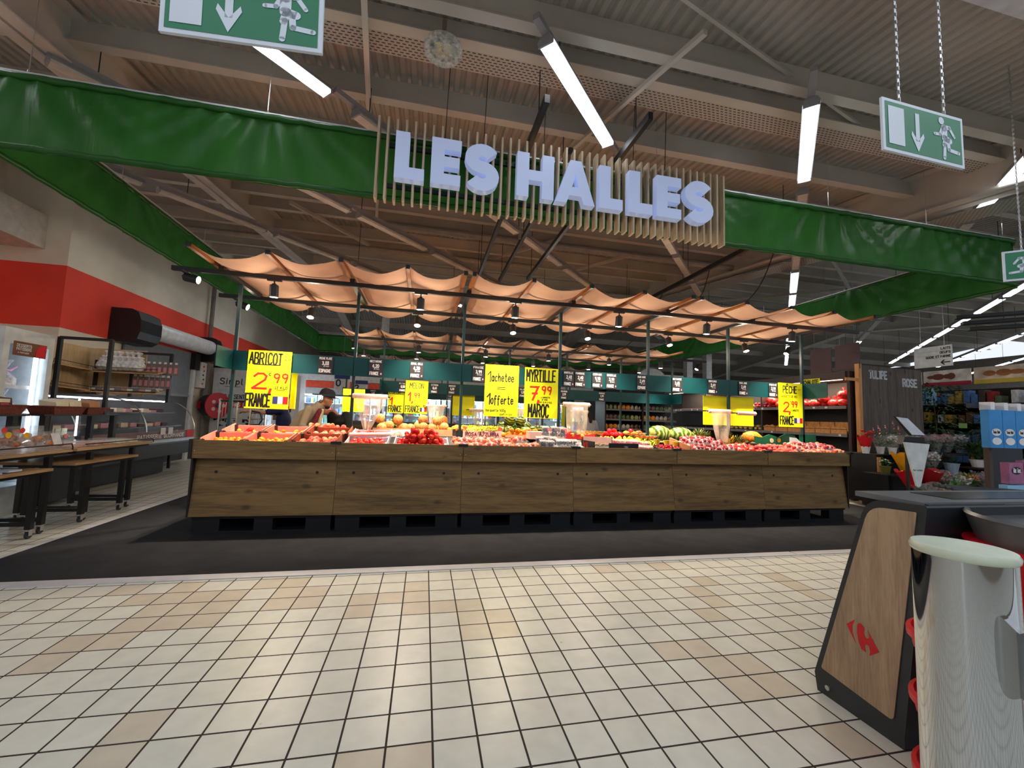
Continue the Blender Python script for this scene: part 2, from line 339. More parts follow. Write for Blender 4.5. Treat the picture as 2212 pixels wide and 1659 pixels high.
# ---------------------------------------------------------------- room shell
def floor_mat(name, c1, c2):
    m, nt, b = newmat(name); N, L = nt.nodes, nt.links
    tc = N.new('ShaderNodeTexCoord'); br = N.new('ShaderNodeTexBrick'); L.new(tc.outputs['Object'], br.inputs['Vector'])
    br.offset = 0; br.squash = 1
    for k, v in (('Scale', 1.0), ('Mortar Size', 0.0052), ('Mortar Smooth', 0.15), ('Brick Width', 0.2), ('Row Height', 0.2), ('Bias', 0.0)): br.inputs[k].default_value = v
    br.inputs['Color1'].default_value = rgb(c1); br.inputs['Color2'].default_value = rgb(c2); br.inputs['Mortar'].default_value = rgb(S(46, 38, 34))
    n = N.new('ShaderNodeTexNoise'); n.inputs['Scale'].default_value = 9; n.inputs['Detail'].default_value = 7; L.new(tc.outputs['Object'], n.inputs['Vector'])
    rp = N.new('ShaderNodeMapRange'); rp.inputs[1].default_value = .3; rp.inputs[2].default_value = .7; rp.inputs[3].default_value = .93; rp.inputs[4].default_value = 1.05; L.new(n.outputs[0], rp.inputs[0])
    n3 = N.new('ShaderNodeTexVoronoi'); n3.inputs['Scale'].default_value = 2.3; L.new(tc.outputs['Object'], n3.inputs['Vector'])
    sp = N.new('ShaderNodeMapRange'); sp.inputs[1].default_value = .012; sp.inputs[2].default_value = .03; sp.inputs[3].default_value = .45; sp.inputs[4].default_value = 1; L.new(n3.outputs['Distance'], sp.inputs[0])
    mu = N.new('ShaderNodeMath'); mu.operation = 'MULTIPLY'; L.new(rp.outputs[0], mu.inputs[0]); L.new(sp.outputs[0], mu.inputs[1])
    hs = N.new('ShaderNodeHueSaturation'); L.new(br.outputs[0], hs.inputs['Color']); L.new(mu.outputs[0], hs.inputs['Value']); L.new(hs.outputs[0], b.inputs['Base Color'])
    rr_ = N.new('ShaderNodeMapRange'); rr_.inputs[3].default_value = .34; rr_.inputs[4].default_value = .8; L.new(br.outputs['Fac'], rr_.inputs[0]); L.new(rr_.outputs[0], b.inputs['Roughness'])
    b.inputs['Specular IOR Level'].default_value = .45
    bp = N.new('ShaderNodeBump'); bp.invert = True; bp.inputs['Strength'].default_value = .5; bp.inputs['Distance'].default_value = .003; L.new(br.outputs['Fac'], bp.inputs['Height']); L.new(bp.outputs[0], b.inputs['Normal'])
    return m
DARK = {(-15, 6), (-12, 8), (-11, 3), (-11, 4), (-11, 7), (-10, 4), (-10, 5), (-10, 6), (-10, 7), (-10, 8), (-9, 5), (-9, 6), (-9, 7), (-8, 5), (-8, 6), (-8, 7), (-7, -1), (-7, 0), (-7, 8), (-6, 6), (-6, 7), (-6, 8), (-5, 6), (-5, 7), (-3, 5), (-3, 6), (-2, -2), (-2, 6), (-1, -2), (-1, 5), (-1, 6), (-1, 7), (0, 5), (1, 3), (1, 4), (1, 5), (2, 3), (2, 4), (7, 1), (8, -1), (8, 0), (8, 1), (8, 8), (9, -3), (9, -1), (9, 0), (10, 3), (11, 4), (11, 5), (11, 8), (12, 6), (16, 4), (16, 5), (16, 6)}
fl = M()
I0, I1, J0, J1 = -25, 45, -16, 12
for i in range(I0, I1):
    for j in range(J0, J1):
        fl.slot(1 if (i, j) in DARK or (random.random() < .02 and i > 18) else 0)
        fl.quad((i * .2, j * .2, 0), (i * .2 + .2, j * .2, 0), (i * .2 + .2, j * .2 + .2, 0), (i * .2, j * .2 + .2, 0))
fl.slot(0)
X0, X1, Y0, Y1 = I0 * .2, I1 * .2, J0 * .2, J1 * .2
for a, b_, c, d in ((-14, 40, -9, Y0), (-14, 40, Y1, 34), (-14, X0, Y0, Y1), (X1, 40, Y0, Y1)):
    fl.quad((a, c, 0), (b_, c, 0), (b_, d, 0), (a, d, 0))
o = fl.build('floor', [floor_mat('floor_tile', S(212, 215, 206), S(205, 208, 199)), floor_mat('floor_tile_old', S(200, 194, 178), S(193, 186, 170))], org=(0, 0, 0)); tag(o, kind='structure')
carpet = mat('carpet', S(44, 46, 50), .8, var=.22, scale=4, bump=.5, bscale=700, spec=.2)
o = M().box(-3.82, 8.05, 1.95, 14, 0.0005, .006).build('floor_covering', carpet); tag(o, 'black rubbery floor covering under the market stalls', 'floor covering', kind='structure')
alu = mat('alu_strip', S(205, 207, 214), .42, .25, .06)
o = M().box(-3.86, 4.1, 1.84, 1.95, 0.0005, .009).box(4.12, 8.1, 1.84, 1.95, 0.0005, .009).build('trim_1', alu); tag(o, kind='structure')
o = M().box(-3.87, -3.82, 1.95, 14, 0.0005, .009).build('trim_2', alu); tag(o, kind='structure')

def zr(y): return 5.2 + .117 * (y - 2) if y < 13 else 5.2 + .117 * 11 - .14 * (y - 13)
deck = mat('roof_deck', S(172, 166, 160), .65, var=.12, scale=1.4)
dk = M(); n0 = 0
prof = []
x = -14.0
while x < 30:
    prof += [(x, 0), (x + .05, 0), (x + .068, .028), (x + .102, .028)]; x += .12
ys = [-1.0, 13, 27]
for y in ys:
    for px, pz in prof: dk.v.append((px, y, zr(y) + pz))
n = len(prof)
for k in range(len(ys) - 1):
    for i in range(n - 1): dk.f.append([k * n + i, (k + 1) * n + i, (k + 1) * n + i + 1, k * n + i + 1]); dk.mi.append(0)
tag(dk.build('ceiling', deck), kind='structure')
purl = mat('purlin_paint', S(196, 191, 184), .6, var=.12, scale=1.2)
k = 0
for y in (-.6, 1.05, 1.45, 2.45, 3.5, 4.7, 5.9, 6.65, 8, 8.9, 9.9, 11.2, 12.6, 14.2, 16, 18, 20, 22.5):
    z = zr(y); h = .26 if y != 1.45 else .2
    m = M().box(-6.9, 30, y - .006, y + .006, z - h, z - .004).box(-6.9, 30, y - .055, y + .055, z - h - .014, z - h)
    tag(m.build('ceiling_purlin', purl), kind='structure'); k += 1
# girders that follow the slope of the roof
for gx, wd_, dp in ((-3.75, .3, .55), (6.95, .34, .62), (19, .4, .6)):
    m = M()
    for (ya, yb) in ((-1, 13), (13, 26)):
        m.hull([(gx - .02, ya, zr(ya) - dp), (gx + .02, ya, zr(ya) - dp), (gx + .02, ya, zr(ya) - .03), (gx - .02, ya, zr(ya) - .03)], [(gx - .02, yb, zr(yb) - dp), (gx + .02, yb, zr(yb) - dp), (gx + .02, yb, zr(yb) - .03), (gx - .02, yb, zr(yb) - .03)])
        for zz in (dp, .03):
            m.hull([(gx - wd_ / 2, ya, zr(ya) - zz), (gx + wd_ / 2, ya, zr(ya) - zz), (gx + wd_ / 2, ya, zr(ya) - zz + .02), (gx - wd_ / 2, ya, zr(ya) - zz + .02)], [(gx - wd_ / 2, yb, zr(yb) - zz), (gx + wd_ / 2, yb, zr(yb) - zz), (gx + wd_ / 2, yb, zr(yb) - zz + .02), (gx - wd_ / 2, yb, zr(yb) - zz + .02)])
    tag(m.build('ceiling_girder', purl), kind='structure')
# perforated cable trays
def tray_mat(name, axis):
    if name in MATS: return MATS[name]
    m, nt, b = newmat(name); N, L = nt.nodes, nt.links
    tc = N.new('ShaderNodeTexCoord'); br = N.new('ShaderNodeTexBrick'); mp = N.new('ShaderNodeMapping'); L.new(tc.outputs['Object'], mp.inputs[0]); L.new(mp.outputs[0], br.inputs['Vector'])
    if axis == 'Y': mp.inputs['Rotation'].default_value = (0, 0, pi / 2)
    br.offset = .5
    for k_, v in (('Scale', 1.0), ('Mortar Size', 0.011), ('Mortar Smooth', 0.0), ('Brick Width', 0.055), ('Row Height', 0.033)): br.inputs[k_].default_value = v
    br.inputs['Color1'].default_value = rgb(S(26, 25, 25)); br.inputs['Color2'].default_value = rgb(S(26, 25, 25)); br.inputs['Mortar'].default_value = rgb(S(176, 172, 166))
    L.new(br.outputs[0], b.inputs['Base Color']); b.inputs['Roughness'].default_value = .5; MATS[name] = m; return m
m = M().box(-14, 12, 1.5, 1.78, 4.955, 4.96).box(-14, 12, 1.5, 1.504, 4.96, 5.0).box(-14, 12, 1.776, 1.78, 4.96, 5.0)
tag(m.build('cable_tray', tray_mat('tray_x', 'X')), 'perforated cable tray crossing under the roof above the wooden lettered sign', 'cable tray')
m = M()
for a, b_ in ((-1, 13),):
    za, zb = zr(a) - .72, zr(b_) - .72
    m.hull([(6.98, a, za), (7.42, a, za), (7.42, a, za + .006), (6.98, a, za + .006)], [(6.98, b_, zb), (7.42, b_, zb), (7.42, b_, zb + .006), (6.98, b_, zb + .006)])
    m.hull([(7.42, a, za), (7.426, a, za), (7.426, a, za + .06), (7.42, a, za + .06)], [(7.42, b_, zb), (7.426, b_, zb), (7.426, b_, zb + .06), (7.42, b_, zb + .06)])
tag(m.build('cable_tray', tray_mat('tray_y', 'Y')), 'perforated cable tray running along the sloping girder behind the hanging exit sign', 'cable tray')
# braces and rods between the purlins
for i, (p, q, w) in enumerate((((2.05, .66, 4.75), (1.55, 3.05, 5.05), .045), ((-.74, .9, 4.8), (-.95, 2.85, 5.0), .05), ((-1.05, 4.6, 5.1), (-1.25, 6.2, 5.35), .05),
                 ((-3.7, 1.6, 4.9), (-3.2, 1.25, 4.95), .09), ((1.75, .6, 4.95), (4.9, 1.5, 4.98), .03), ((4.9, 1.5, 4.98), (6.9, 1.75, 5.0), .03), ((2.2, 3.1, 4.95), (6.8, 2.9, 4.95), .02),
                 ((.2, 8, 5.6), (1.6, 10.5, 5.8), .06), ((2.6, 6.2, 5.4), (1.4, 8.6, 5.7), .06), ((4.6, 6.4, 5.4), (3.4, 9.4, 5.7), .06), ((-2.8, 6, 5.35), (-1.6, 8.4, 5.6), .06), ((8.5, 5, 5.2), (13, 8, 5.5), .06), ((12, 6, 5.3), (9, 11, 5.8), .06), ((16, 8, 5.5), (12, 14, 6.0), .06))):
    tag(M().bar(p, q, w).build('ceiling_brace', purl), kind='structure')
for (x_, y_, z_) in ((2.85, 5.9, 5.2), (-2.4, 8.0, 5.5), (9.5, 9.9, 5.6)):
    m = M().tube([(x_ - 4, y_ + .25, z_), (x_ + 5, y_ + .25, z_)], .07, 10); tag(m.build('ceiling_duct', mat('duct', S(158, 152, 146), .4)), kind='structure')

# walls at the left
def wall_mat(name, base, rot=None):
    m, nt, b = newmat(name); N, L = nt.nodes, nt.links
    tc = N.new('ShaderNodeTexCoord'); sx = N.new('ShaderNodeSeparateXYZ'); L.new(tc.outputs['Object'], sx.inputs[0])
    n = N.new('ShaderNodeTexNoise'); n.inputs['Scale'].default_value = 1.3; n.inputs['Detail'].default_value = 8; L.new(tc.outputs['Object'], n.inputs['Vector'])
    rp = N.new('ShaderNodeMapRange'); rp.inputs[1].default_value = .35; rp.inputs[2].default_value = .65; rp.inputs[3].default_value = .9; rp.inputs[4].default_value = 1.06; L.new(n.outputs[0], rp.inputs[0])
    a = N.new('ShaderNodeMath'); a.operation = 'GREATER_THAN'; a.inputs[1].default_value = 2.76; L.new(sx.outputs[2], a.inputs[0])
    c = N.new('ShaderNodeMath'); c.operation = 'LESS_THAN'; c.inputs[1].default_value = 3.88; L.new(sx.outputs[2], c.inputs[0])
    mu = N.new('ShaderNodeMath'); mu.operation = 'MULTIPLY'; L.new(a.outputs[0], mu.inputs[0]); L.new(c.outputs[0], mu.inputs[1])
    mx = N.new('ShaderNodeMix'); mx.data_type = 'RGBA'; mx.inputs[6].default_value = rgb(base); mx.inputs[7].default_value = rgb(S(240, 74, 56)); L.new(mu.outputs[0], mx.inputs['Factor'])
    hs = N.new('ShaderNodeHueSaturation'); L.new(mx.outputs[2], hs.inputs['Color']); L.new(rp.outputs[0], hs.inputs['Value']); L.new(hs.outputs[0], b.inputs['Base Color']); b.inputs['Roughness'].default_value = .75
    n2 = N.new('ShaderNodeTexNoise'); n2.inputs['Scale'].default_value = 60; L.new(tc.outputs['Object'], n2.inputs['Vector']); bp = N.new('ShaderNodeBump'); bp.inputs['Strength'].default_value = .25; bp.inputs['Distance'].default_value = .01; L.new(n2.outputs[0], bp.inputs['Height']); L.new(bp.outputs[0], b.inputs['Normal'])
    return m
wm = wall_mat('wall_plaster', S(232, 222, 204))
tag(M().box(-6.7, -6.5, 6.49, 26, 0, 7.2).build('wall_left', wm, org=(0, 0, 0)), kind='structure')
tag(M().box(-7.55, -6.7, 6.49, 6.69, 0, 6.2).build('wall_return', wm, org=(0, 0, 0)), kind='structure')
tag(M().box(-7.75, -7.55, -6, 6.69, 0, 6.2).build('wall_near', wm, org=(0, 0, 0)), kind='structure')
tag(M().box(-7.55, -6.86, 4.4, 6.49, 4.14, 4.74).build('trim_3', mat('soffit', S(206, 200, 190), .8)), kind='structure')
tag(M().box(-7.75, 30, -7.2, -7, 0, 3.4).build('wall_rear', mat('wall_behind', S(150, 142, 132), .8)), kind='structure')
tag(M().box(30, 30.2, -1, 26, 0, 5.6).build('wall_right', mat('wall_far', S(150, 146, 142), .8)), kind='structure')
wb = mat('wall_back', S(128, 122, 116), .8)
tag(M().box(-14, 30, 26, 26.2, 0, 7).build('wall_back', wb), kind='structure')
# white edge of a bulkhead above the camera at the right
tag(M().box(-2, 9, -.6, -.19, 4.5, 4.9).build('trim_4', mat('bulkhead', S(200, 200, 212), .6)), kind='structure')
# downpipe
m = M().tube([(-6.38, 11.3, .3), (-6.38, 11.3, 5.8)], .055, 10).tube([(-6.38, 11.3, 1.75), (-6.38, 11.3, 1.95)], .085, 10).tube([(-6.38, 11.3, 2.2), (-6.38, 11.3, 2.3)], .075, 10)
tag(m.build('downpipe', mat('pipe', S(120, 112, 106), .5)), 'grey downpipe on the red and cream wall above the hose reel', 'pipe')
for (cx, cy) in ((-1.9, 15.6), (12.1, 15.2), (13.3, 15.4), (8.2, 22), (2.2, 21)):
    tag(M().box(cx - .15, cx + .15, cy - .15, cy + .15, 0, zr(cy) - .3).build('column', white), kind='structure')

# ---------------------------------------------------------------- luminaire rows, running at 45 degrees
lit = emis('lit_diffuser', (0.93, 0.97, 1.0), TUBE_W)
unlit = mat('unlit_diffuser', S(206, 202, 196), .4)
trk = mat('track_paint', S(150, 150, 156), .45)
ZL = 4.6
def lumi(kind):
    t = thing('strip_luminaire', 'strip luminaire', 'strip light')
    m = M().hull([(-.77, -.075, .03), (.77, -.075, .03), (.77, .075, .03), (-.77, .075, .03)], [(-.77, -.045, .085), (.77, -.045, .085), (.77, .045, .085), (-.77, .045, .085)])
    m.build('housing', grey, t)
    M().box(-.745, .745, -.055, .055, 0, .03).build('diffuser', lit if kind else unlit, t)
    for a, b in ((-.765, -.747), (.747, .765)): M().box(a, b, -.07, .07, -.004, .03).build('end_cap', trk, t)
    return t
PL, PU = Proto(lumi(1)), Proto(lumi(0))
rows = {-8.8: ('fifth row from the sign, nearest the red wall', -4.0, 14), -5.98: ('row left of the green banner corner', -1.6, 16), -3.25: ('row behind the large left exit sign', .9, 22), -.22: ('row above the wooden slat sign', 1.45, 24), 2.5: ('row between the slat sign and the small exit sign', 3.9, 34), 5.53: ('row at the right edge of the picture', 7.2, 36), 8.3: ('row over the flower stand', 9, 36), 11.2: ('row over the grocery aisle', 12, 38), 14.1: ('farthest row on the right', 14, 44)}
ANG = pi / 4
for d, (nm, s0, s1) in rows.items():
    x0, y0 = (s0 + d) / 2, (s0 - d) / 2; x1, y1 = (s1 + d) / 2, (s1 - d) / 2
    m = M().bar((x0, y0, ZL + .115), (x1, y1, ZL + .115), .06, .055)
    t = m.build('light_track', trk); tag(t, 'grey lighting track, ' + nm, 'lighting track')
    s = s0 + .6
    while s < s1:
        xx, yy = (s + d) / 2, (s - d) / 2; M().tube([(xx, yy, ZL + .14), (xx, yy, zr(yy) - .2)], .006, 4, False).build('suspension_wire', black, t); s += 4.4
    for k in range(-2, 18):
        yc = 1.49 + 1.2 * k + (0.1 if k else 0); xc = yc + d
        s = xc + yc
        if k != 0 and not (s0 + 1 < s < s1 - 1): continue
        if yc > 21: continue
        on = (k == 0) or (d == 2.5 and yc > 4.3) or (d >= 8.3) or (d == 5.53 and yc > 9) or (d < -8 and yc > 9.5) or (d < -3 and d > -7 and yc > 12) or (yc > 11.4)
        if k == 0 and d > 6: on = False
        if xc < -6.3: continue
        if d == -.22 and k in (1,): continue
        (PL if on else PU).put((xc, yc, ZL), ANG, ('lit strip luminaire, ' if on else 'unlit strip luminaire, ') + nm, 'strip luminaires in the ' + nm)
# lit luminaires over the bakery, screened by the left banner
for xx, yy in ((-5.9, 2.4), (-5.2, 4.6), (-5.15, 7.0), (-5.1, 9.2), (-5.1, 11.6)):
    PL.put((xx, yy, ZL), ANG, 'lit strip luminaire over the bakery corner, screened by the left banner', 'strip luminaires over the bakery')
# the checkout line behind the camera has the same luminaires
for xx in (-4.6, -1.6, 1.4, 4.4):
    for yy in (-1.0, -3.6):
        PL.put((xx, yy, ZL), ANG, 'lit strip luminaire over the checkouts, behind the photographer', 'strip luminaires over the checkouts')
# ---------------------------------------------------------------- green fabric banner round the market
green = cloth('green_banner', S(46, 112, 46), .40, .34, .8, 1.6, var=.14, stretch=(2.4, 2.4, .35))
def banner(label, p, q, z0, z1, hangs, seed):
    """sheet from p to q (x, y), hung from hangs (distance along)"""
    rnd = random.Random(seed); p = Vector((p[0], p[1], 0)); q = Vector((q[0], q[1], 0)); L_ = (q - p).length; u = (q - p).normalized(); nn = Vector((u.y, -u.x, 0))
    t = thing('fabric_banner', label, 'banner', p, 'green fabric banners round the market')
    ph = [rnd.uniform(0, 6) for _ in range(8)]
    def wr(s, v):   # folds fan out below every hanging point
        a = 0
        for h in hangs:
            dx = s - h; r = dx / (1.15 - v + .35)
            a += .034 * sin(r * 17 + ph[1]) * math.exp(-(dx / .9) ** 2) * (.35 + .65 * v)
        a += .006 * sin(s * 9 + ph[2] + v) + .007 * sin(s * 21 + ph[3]) * v + .004 * sin(s * 1.3 + ph[4]) + .006 * sin(s * 5.1 + v * 4 + ph[5])
        return a
    nu = int(L_ * 16)
    sag = lambda s: 0.003 * sin(s * 2.2 + ph[6])
    m = M().grid(lambda i, j: p + u * (i * L_) + nn * wr(i * L_, j) * (sin(pi * min(1, max(0, j * 1.0))) ** .5 + .05) + Vector((0, 0, z0 + (z1 - z0) * j + sag(i * L_) * (1 - abs(2 * j - 1)))), nu, 16)
    m.build('sheet', green, t, True)
    for zz, nm in ((z0 + .028, 'bottom_hem'), (z1 - .03, 'top_hem')):
        pts = [p + u * (i * L_ / nu) + nn * (.012 + .003 * sin(i * 2.1 + ph[0])) + Vector((0, 0, zz + .004 * sin(i * 1.3))) for i in range(nu + 1)]
        hm = M(); rs = [.024 + .006 * abs(sin(i * .9 + ph[0])) * abs(sin(i * .23)) for i in range(nu + 1)]
        hm.tube(pts, rs, 8); hm.build(nm, green, t, True)
    M().bar(p + Vector((0, 0, z1 + .008)) + nn * .0, q + Vector((0, 0, z1 + .008)), .03, .016).build('top_rail', alu, t)
    for h in hangs:
        b = p + u * h + Vector((0, 0, z1))
        M().tube([b, b + Vector((0, 0, .22))], .005, 5).tube([b + Vector((0, 0, .0)), b + Vector((0, 0, .04))], .012, 6).tube([b + Vector((0, 0, .2)), Vector((b.x, b.y, zr(b.y) - .2))], .0025, 4).build('hanger', steel, t)
    return t
banner('long green fabric banner across the front, above the carpet edge', (-3.85, 1.9), (7.95, 1.9), 3.53, 4.21, (.3, 2.15, 6.2, 8.6, 10.2, 11.6), 1)
banner('green fabric banner on the left side, running back past the red wall', (-3.85, 13), (-3.85, 1.9), 3.56, 4.16, (.3, 2, 3.8, 6, 7.6, 9.5), 2)
banner('green fabric banner closing the far end of the market', (-3.85, 13), (7.95, 13), 3.5, 4.12, (.2, 3, 6, 9, 11.5), 3)
banner('green fabric banner on the right side, sloping away behind the canopies', (7.95, 1.9), (7.95, 13), 3.5, 4.18, (.3, 2.4, 4.4, 6.5, 9), 4)

# ---------------------------------------------------------------- LES HALLES sign
ply = wood('slat_wood', S(214, 196, 168), S(176, 154, 124), 1.5, 'Z', .6, False)
plyend = mat('slat_face', S(205, 190, 178), .6, scale=20)
t = thing('lettered_slat_sign', 'wooden slat sign reading LES HALLES fixed on the front banner', 'sign', (1.2, 1.75, 3.45))
M().box(-.6, 3.0, 1.80, 1.83, 3.62, 3.66).box(-.6, 3.0, 1.80, 1.83, 4.03, 4.07).build('cross_rail', dkteal, t)
ns = 45
for i in range(ns):
    xx = -.67 + i * (3.74 / (ns - 1)); dz = random.uniform(-.006, .006)
    M().box(xx - .010, xx + .010, 1.70, 1.80, 3.45 + dz, 4.26 + dz).build('slat', ply, t)
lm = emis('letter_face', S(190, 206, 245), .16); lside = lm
def rectpoly(m, rs, o, h, w, y0=1.60, y1=1.695):
    for (a, b, c, d) in rs: m.box(o[0] + a * w, o[0] + b * w, y0, y1, o[1] + c * h, o[1] + d * h)
H = .455
def Lsh(m, x, z, w): m.poly([(0, 0), (w, 0), (w, .25 * H), (.47 * w, .25 * H), (.47 * w, H), (0, H)], (x, 1.695, z), (1, 0, 0), (0, 0, 1), (0, -.085, 0))
def Esh(m, x, z, w):
    h = H; m.poly([(0, 0), (w, 0), (w, .235 * h), (.44 * w, .235 * h), (.44 * w, .39 * h), (.95 * w, .39 * h), (.95 * w, .61 * h), (.44 * w, .61 * h), (.44 * w, .765 * h), (w, .765 * h), (w, h), (0, h)], (x, 1.695, z), (1, 0, 0), (0, 0, 1), (0, -.085, 0))
def Hsh(m, x, z, w):
    h = H; m.poly([(0, 0), (.32 * w, 0), (.32 * w, .39 * h), (.68 * w, .39 * h), (.68 * w, 0), (w, 0), (w, h), (.68 * w, h), (.68 * w, .62 * h), (.32 * w, .62 * h), (.32 * w, h), (0, h)], (x, 1.695, z), (1, 0, 0), (0, 0, 1), (0, -.085, 0))
def Ash(m, x, z, w):
    h = H; e = Vector((0, 0, 0))
    o = [(0, 0), (.36 * w, h), (.64 * w, h), (w, 0), (.72 * w, 0), (.655 * w, .18 * h), (.345 * w, .18 * h), (.28 * w, 0)]
    tri = [(.415 * w, .38 * h), (.585 * w, .38 * h), (.5 * w, .68 * h)]
    P = o + tri; F = [(0, 1, 8, 6, 7)[::1], (1, 2, 10, 8), (2, 3, 4, 5, 9), (2, 9, 10)[::1], (5, 6, 8, 9)]
    for pts in ([o[0], o[1], tri[0], o[6], o[7]], [o[1], tri[2], tri[0]], [o[1], o[2], tri[2]], [o[2], tri[1], tri[2]], [o[2], o[3], o[4], o[5], tri[1]], [o[5], o[6], tri[0], tri[1]]):
        a = [Vector((x + p[0], 1.61, z + p[1])) for p in pts]; b = [v + Vector((0, .085, 0)) for v in a]; n = len(pts)
        m.add(a + b, [list(range(n))[::-1], list(range(n, 2 * n))])
    for ring in (o, tri):
        n = len(ring); a = [Vector((x + p[0], 1.61, z + p[1])) for p in ring]; b = [v + Vector((0, .085, 0)) for v in a]
        m.add(a + b, [(i, (i + 1) % n, n + (i + 1) % n, n + i) for i in range(n)])
def Ssh(m, x, z, w):
    h = H; tt = .235 * h; ctr = []
    # centre line of the S, sampled
    cx, r1 = w / 2, (h / 2 - tt / 2) / 2 + .0
    top = (cx, h - tt / 2 - r1); bot = (cx, tt / 2 + r1); rx = w / 2 - tt * .55
    for k in range(0, 15): a = radians(28 + k * (242 / 14)); ctr.append((top[0] + rx * cos(a), top[1] + r1 * sin(a)))
    for k in range(1, 15): a = radians(90 - k * (242 / 14)); ctr.append((bot[0] + rx * cos(a), bot[1] + r1 * sin(a)))
    L1, R1 = [], []
    for i, pt in enumerate(ctr):
        a = ctr[max(0, i - 1)]; b = ctr[min(len(ctr) - 1, i + 1)]; d = Vector((b[0] - a[0], b[1] - a[1])).normalized(); nv = Vector((-d.y, d.x)) * tt * .58
        L1.append((pt[0] + nv.x, pt[1] + nv.y)); R1.append((pt[0] - nv.x, pt[1] - nv.y))
    for i in range(len(ctr) - 1):
        q = [L1[i], R1[i], R1[i + 1], L1[i + 1]]
        a = [Vector((x + c[0], 1.61, z + c[1])) for c in q]; b = [v + Vector((0, .085, 0)) for v in a]
        fs = [(0, 1, 2, 3), (7, 6, 5, 4), (1, 5, 6, 2), (0, 3, 7, 4)]
        if i == 0: fs.append((0, 4, 5, 1))
        if i == len(ctr) - 2: fs.append((3, 2, 6, 7))
        m.add(a + b, fs)
zl = 3.62
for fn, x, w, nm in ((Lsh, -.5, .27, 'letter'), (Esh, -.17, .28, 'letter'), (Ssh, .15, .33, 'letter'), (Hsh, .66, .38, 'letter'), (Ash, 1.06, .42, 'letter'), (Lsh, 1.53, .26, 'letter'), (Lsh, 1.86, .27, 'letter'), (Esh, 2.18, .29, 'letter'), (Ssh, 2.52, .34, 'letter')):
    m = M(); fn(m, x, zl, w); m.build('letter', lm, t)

# ---------------------------------------------------------------- exit signs
exg = mat('exit_green', S(0, 118, 78), .35, var=.04); exw = mat('exit_white', S(214, 224, 238), .45, var=.03)
def man(m, o, u, v, s, flip=1):
    o, u, v = Vector(o), Vector(u) * s * flip, Vector(v) * s; n = Vector(u).cross(Vector(v)).normalized() * (1 if flip > 0 else -1)
    def seg(a, b, w):
        a = o + u * a[0] + v * a[1]; b = o + u * b[0] + v * b[1]; d = (b - a).normalized(); sd = n.cross(d) * w * s / 2
        m.quad(a - sd, b - sd, b + sd, a + sd)
        for c in (a, b):
            k = 10; m.add([c] + [c + (d * cos(2 * pi * i / k) + n.cross(d) * sin(2 * pi * i / k)) * w * s / 2 for i in range(k)], [(0, 1 + i, 1 + (i + 1) % k) for i in range(k)])
    c = o + u * .42 + v * .9; k = 16; m.add([c] + [c + (u.normalized() * cos(2 * pi * i / k) * flip + v.normalized() * sin(2 * pi * i / k)) * .085 * s for i in range(k)], [(0, 1 + i, 1 + (i + 1) % k) for i in range(k)])
    for a, b, w in (((.5, .74), (.5, .5), .17), ((.46, .76), (.66, .77), .1), ((.66, .77), (.8, .58), .07), ((.44, .74), (.36, .57), .08), ((.36, .57), (.2, .56), .07), ((.52, .5), (.66, .46), .14), ((.6, .47), (.62, .25), .1), ((.62, .25), (.92, .22), .085), ((.52, .5), (.48, .34), .12), ((.5, .36), (.47, .04), .09)):
        seg(a, b, w)
def exit_sign(label, c, W, Hh, u, chains=True, flip=False, tilt=0.0):
    c = Vector(c); u = Vector(u).normalized(); v = Vector((0, 0, 1)); v = (v * cos(tilt) + u * sin(tilt)).normalized(); u = (u * cos(tilt) - Vector((0, 0, 1)) * sin(tilt)).normalized()
    n = u.cross(v).normalized(); t = thing('exit_sign', label, 'exit sign', c)
    P = lambda a, b, d=0: c + u * (a * W) + v * (b * Hh) + n * d
    m = M(); m.hull([P(-.5, -.5, -.006), P(.5, -.5, -.006), P(.5, .5, -.006), P(-.5, .5, -.006)], [P(-.5, -.5, .006), P(.5, -.5, .006), P(.5, .5, .006), P(-.5, .5, .006)]); m.build('panel', exw, t)
    fx, fy = .47, .44
    M().quad(P(-fx, -fy, .0075), P(fx, -fy, .0075), P(fx, fy, .0075), P(-fx, fy, .0075)).build('green_field', exg, t)
    m = M(); sg = -1 if flip else 1; fld = [o_ for o_ in t.children if o_.name.startswith('green')][0]
    q = lambda a, b: P(a * sg, b, .009)
    pts = [(-.44, -.36), (-.25, -.36), (-.25, .36), (-.44, .36)]
    if sg < 0: pts = pts[::-1]
    m.quad(*[q(*k) for k in pts]); m.build('door_pictogram', exw, fld); m = M()
    if not flip:
        for pts in ([(-.115, -.2), (-.065, -.2), (-.065, .34), (-.115, .34)],): m.quad(*[q(*k) for k in pts])
        m.add([q(-.09, -.4), q(-.01, -.1), q(-.02, -.02), q(-.09, -.2), q(-.16, -.02), q(-.17, -.1)], [(0, 1, 2, 3), (0, 3, 4, 5)])
    if m.v: m.build('arrow', exw, fld)
    m = M(); man(m, P((.04 if not flip else -.04), -.42, .009), u, v, Hh * .84, sg)
    m.build('running_figure', exw, fld)
    if chains:
        for a in (-.28, .28):
            ch = M()
            b = P(a, .5); k = 0
            while b.z + k * .022 < zr(b.y) - .1:
                z_ = b.z + k * .022; w_ = .007
                if k % 2: ch.box(b.x - w_, b.x + w_, b.y - .0016, b.y + .0016, z_, z_ + .024)
                else: ch.box(b.x - .0016, b.x + .0016, b.y - w_, b.y + w_, z_, z_ + .024)
                k += 1
            ch.build('chain', steel, t)
    return t
exit_sign('green exit sign with running figure on two chains, beside the right strip lights', (2.39, -.6, 3.01), .575, .285, (1, .03, 0), tilt=0)
exit_sign('large green exit sign cut by the top edge of the picture', (-.825, -.6, 2.905), .54, .28, (1, -.04, 0), tilt=-.035)
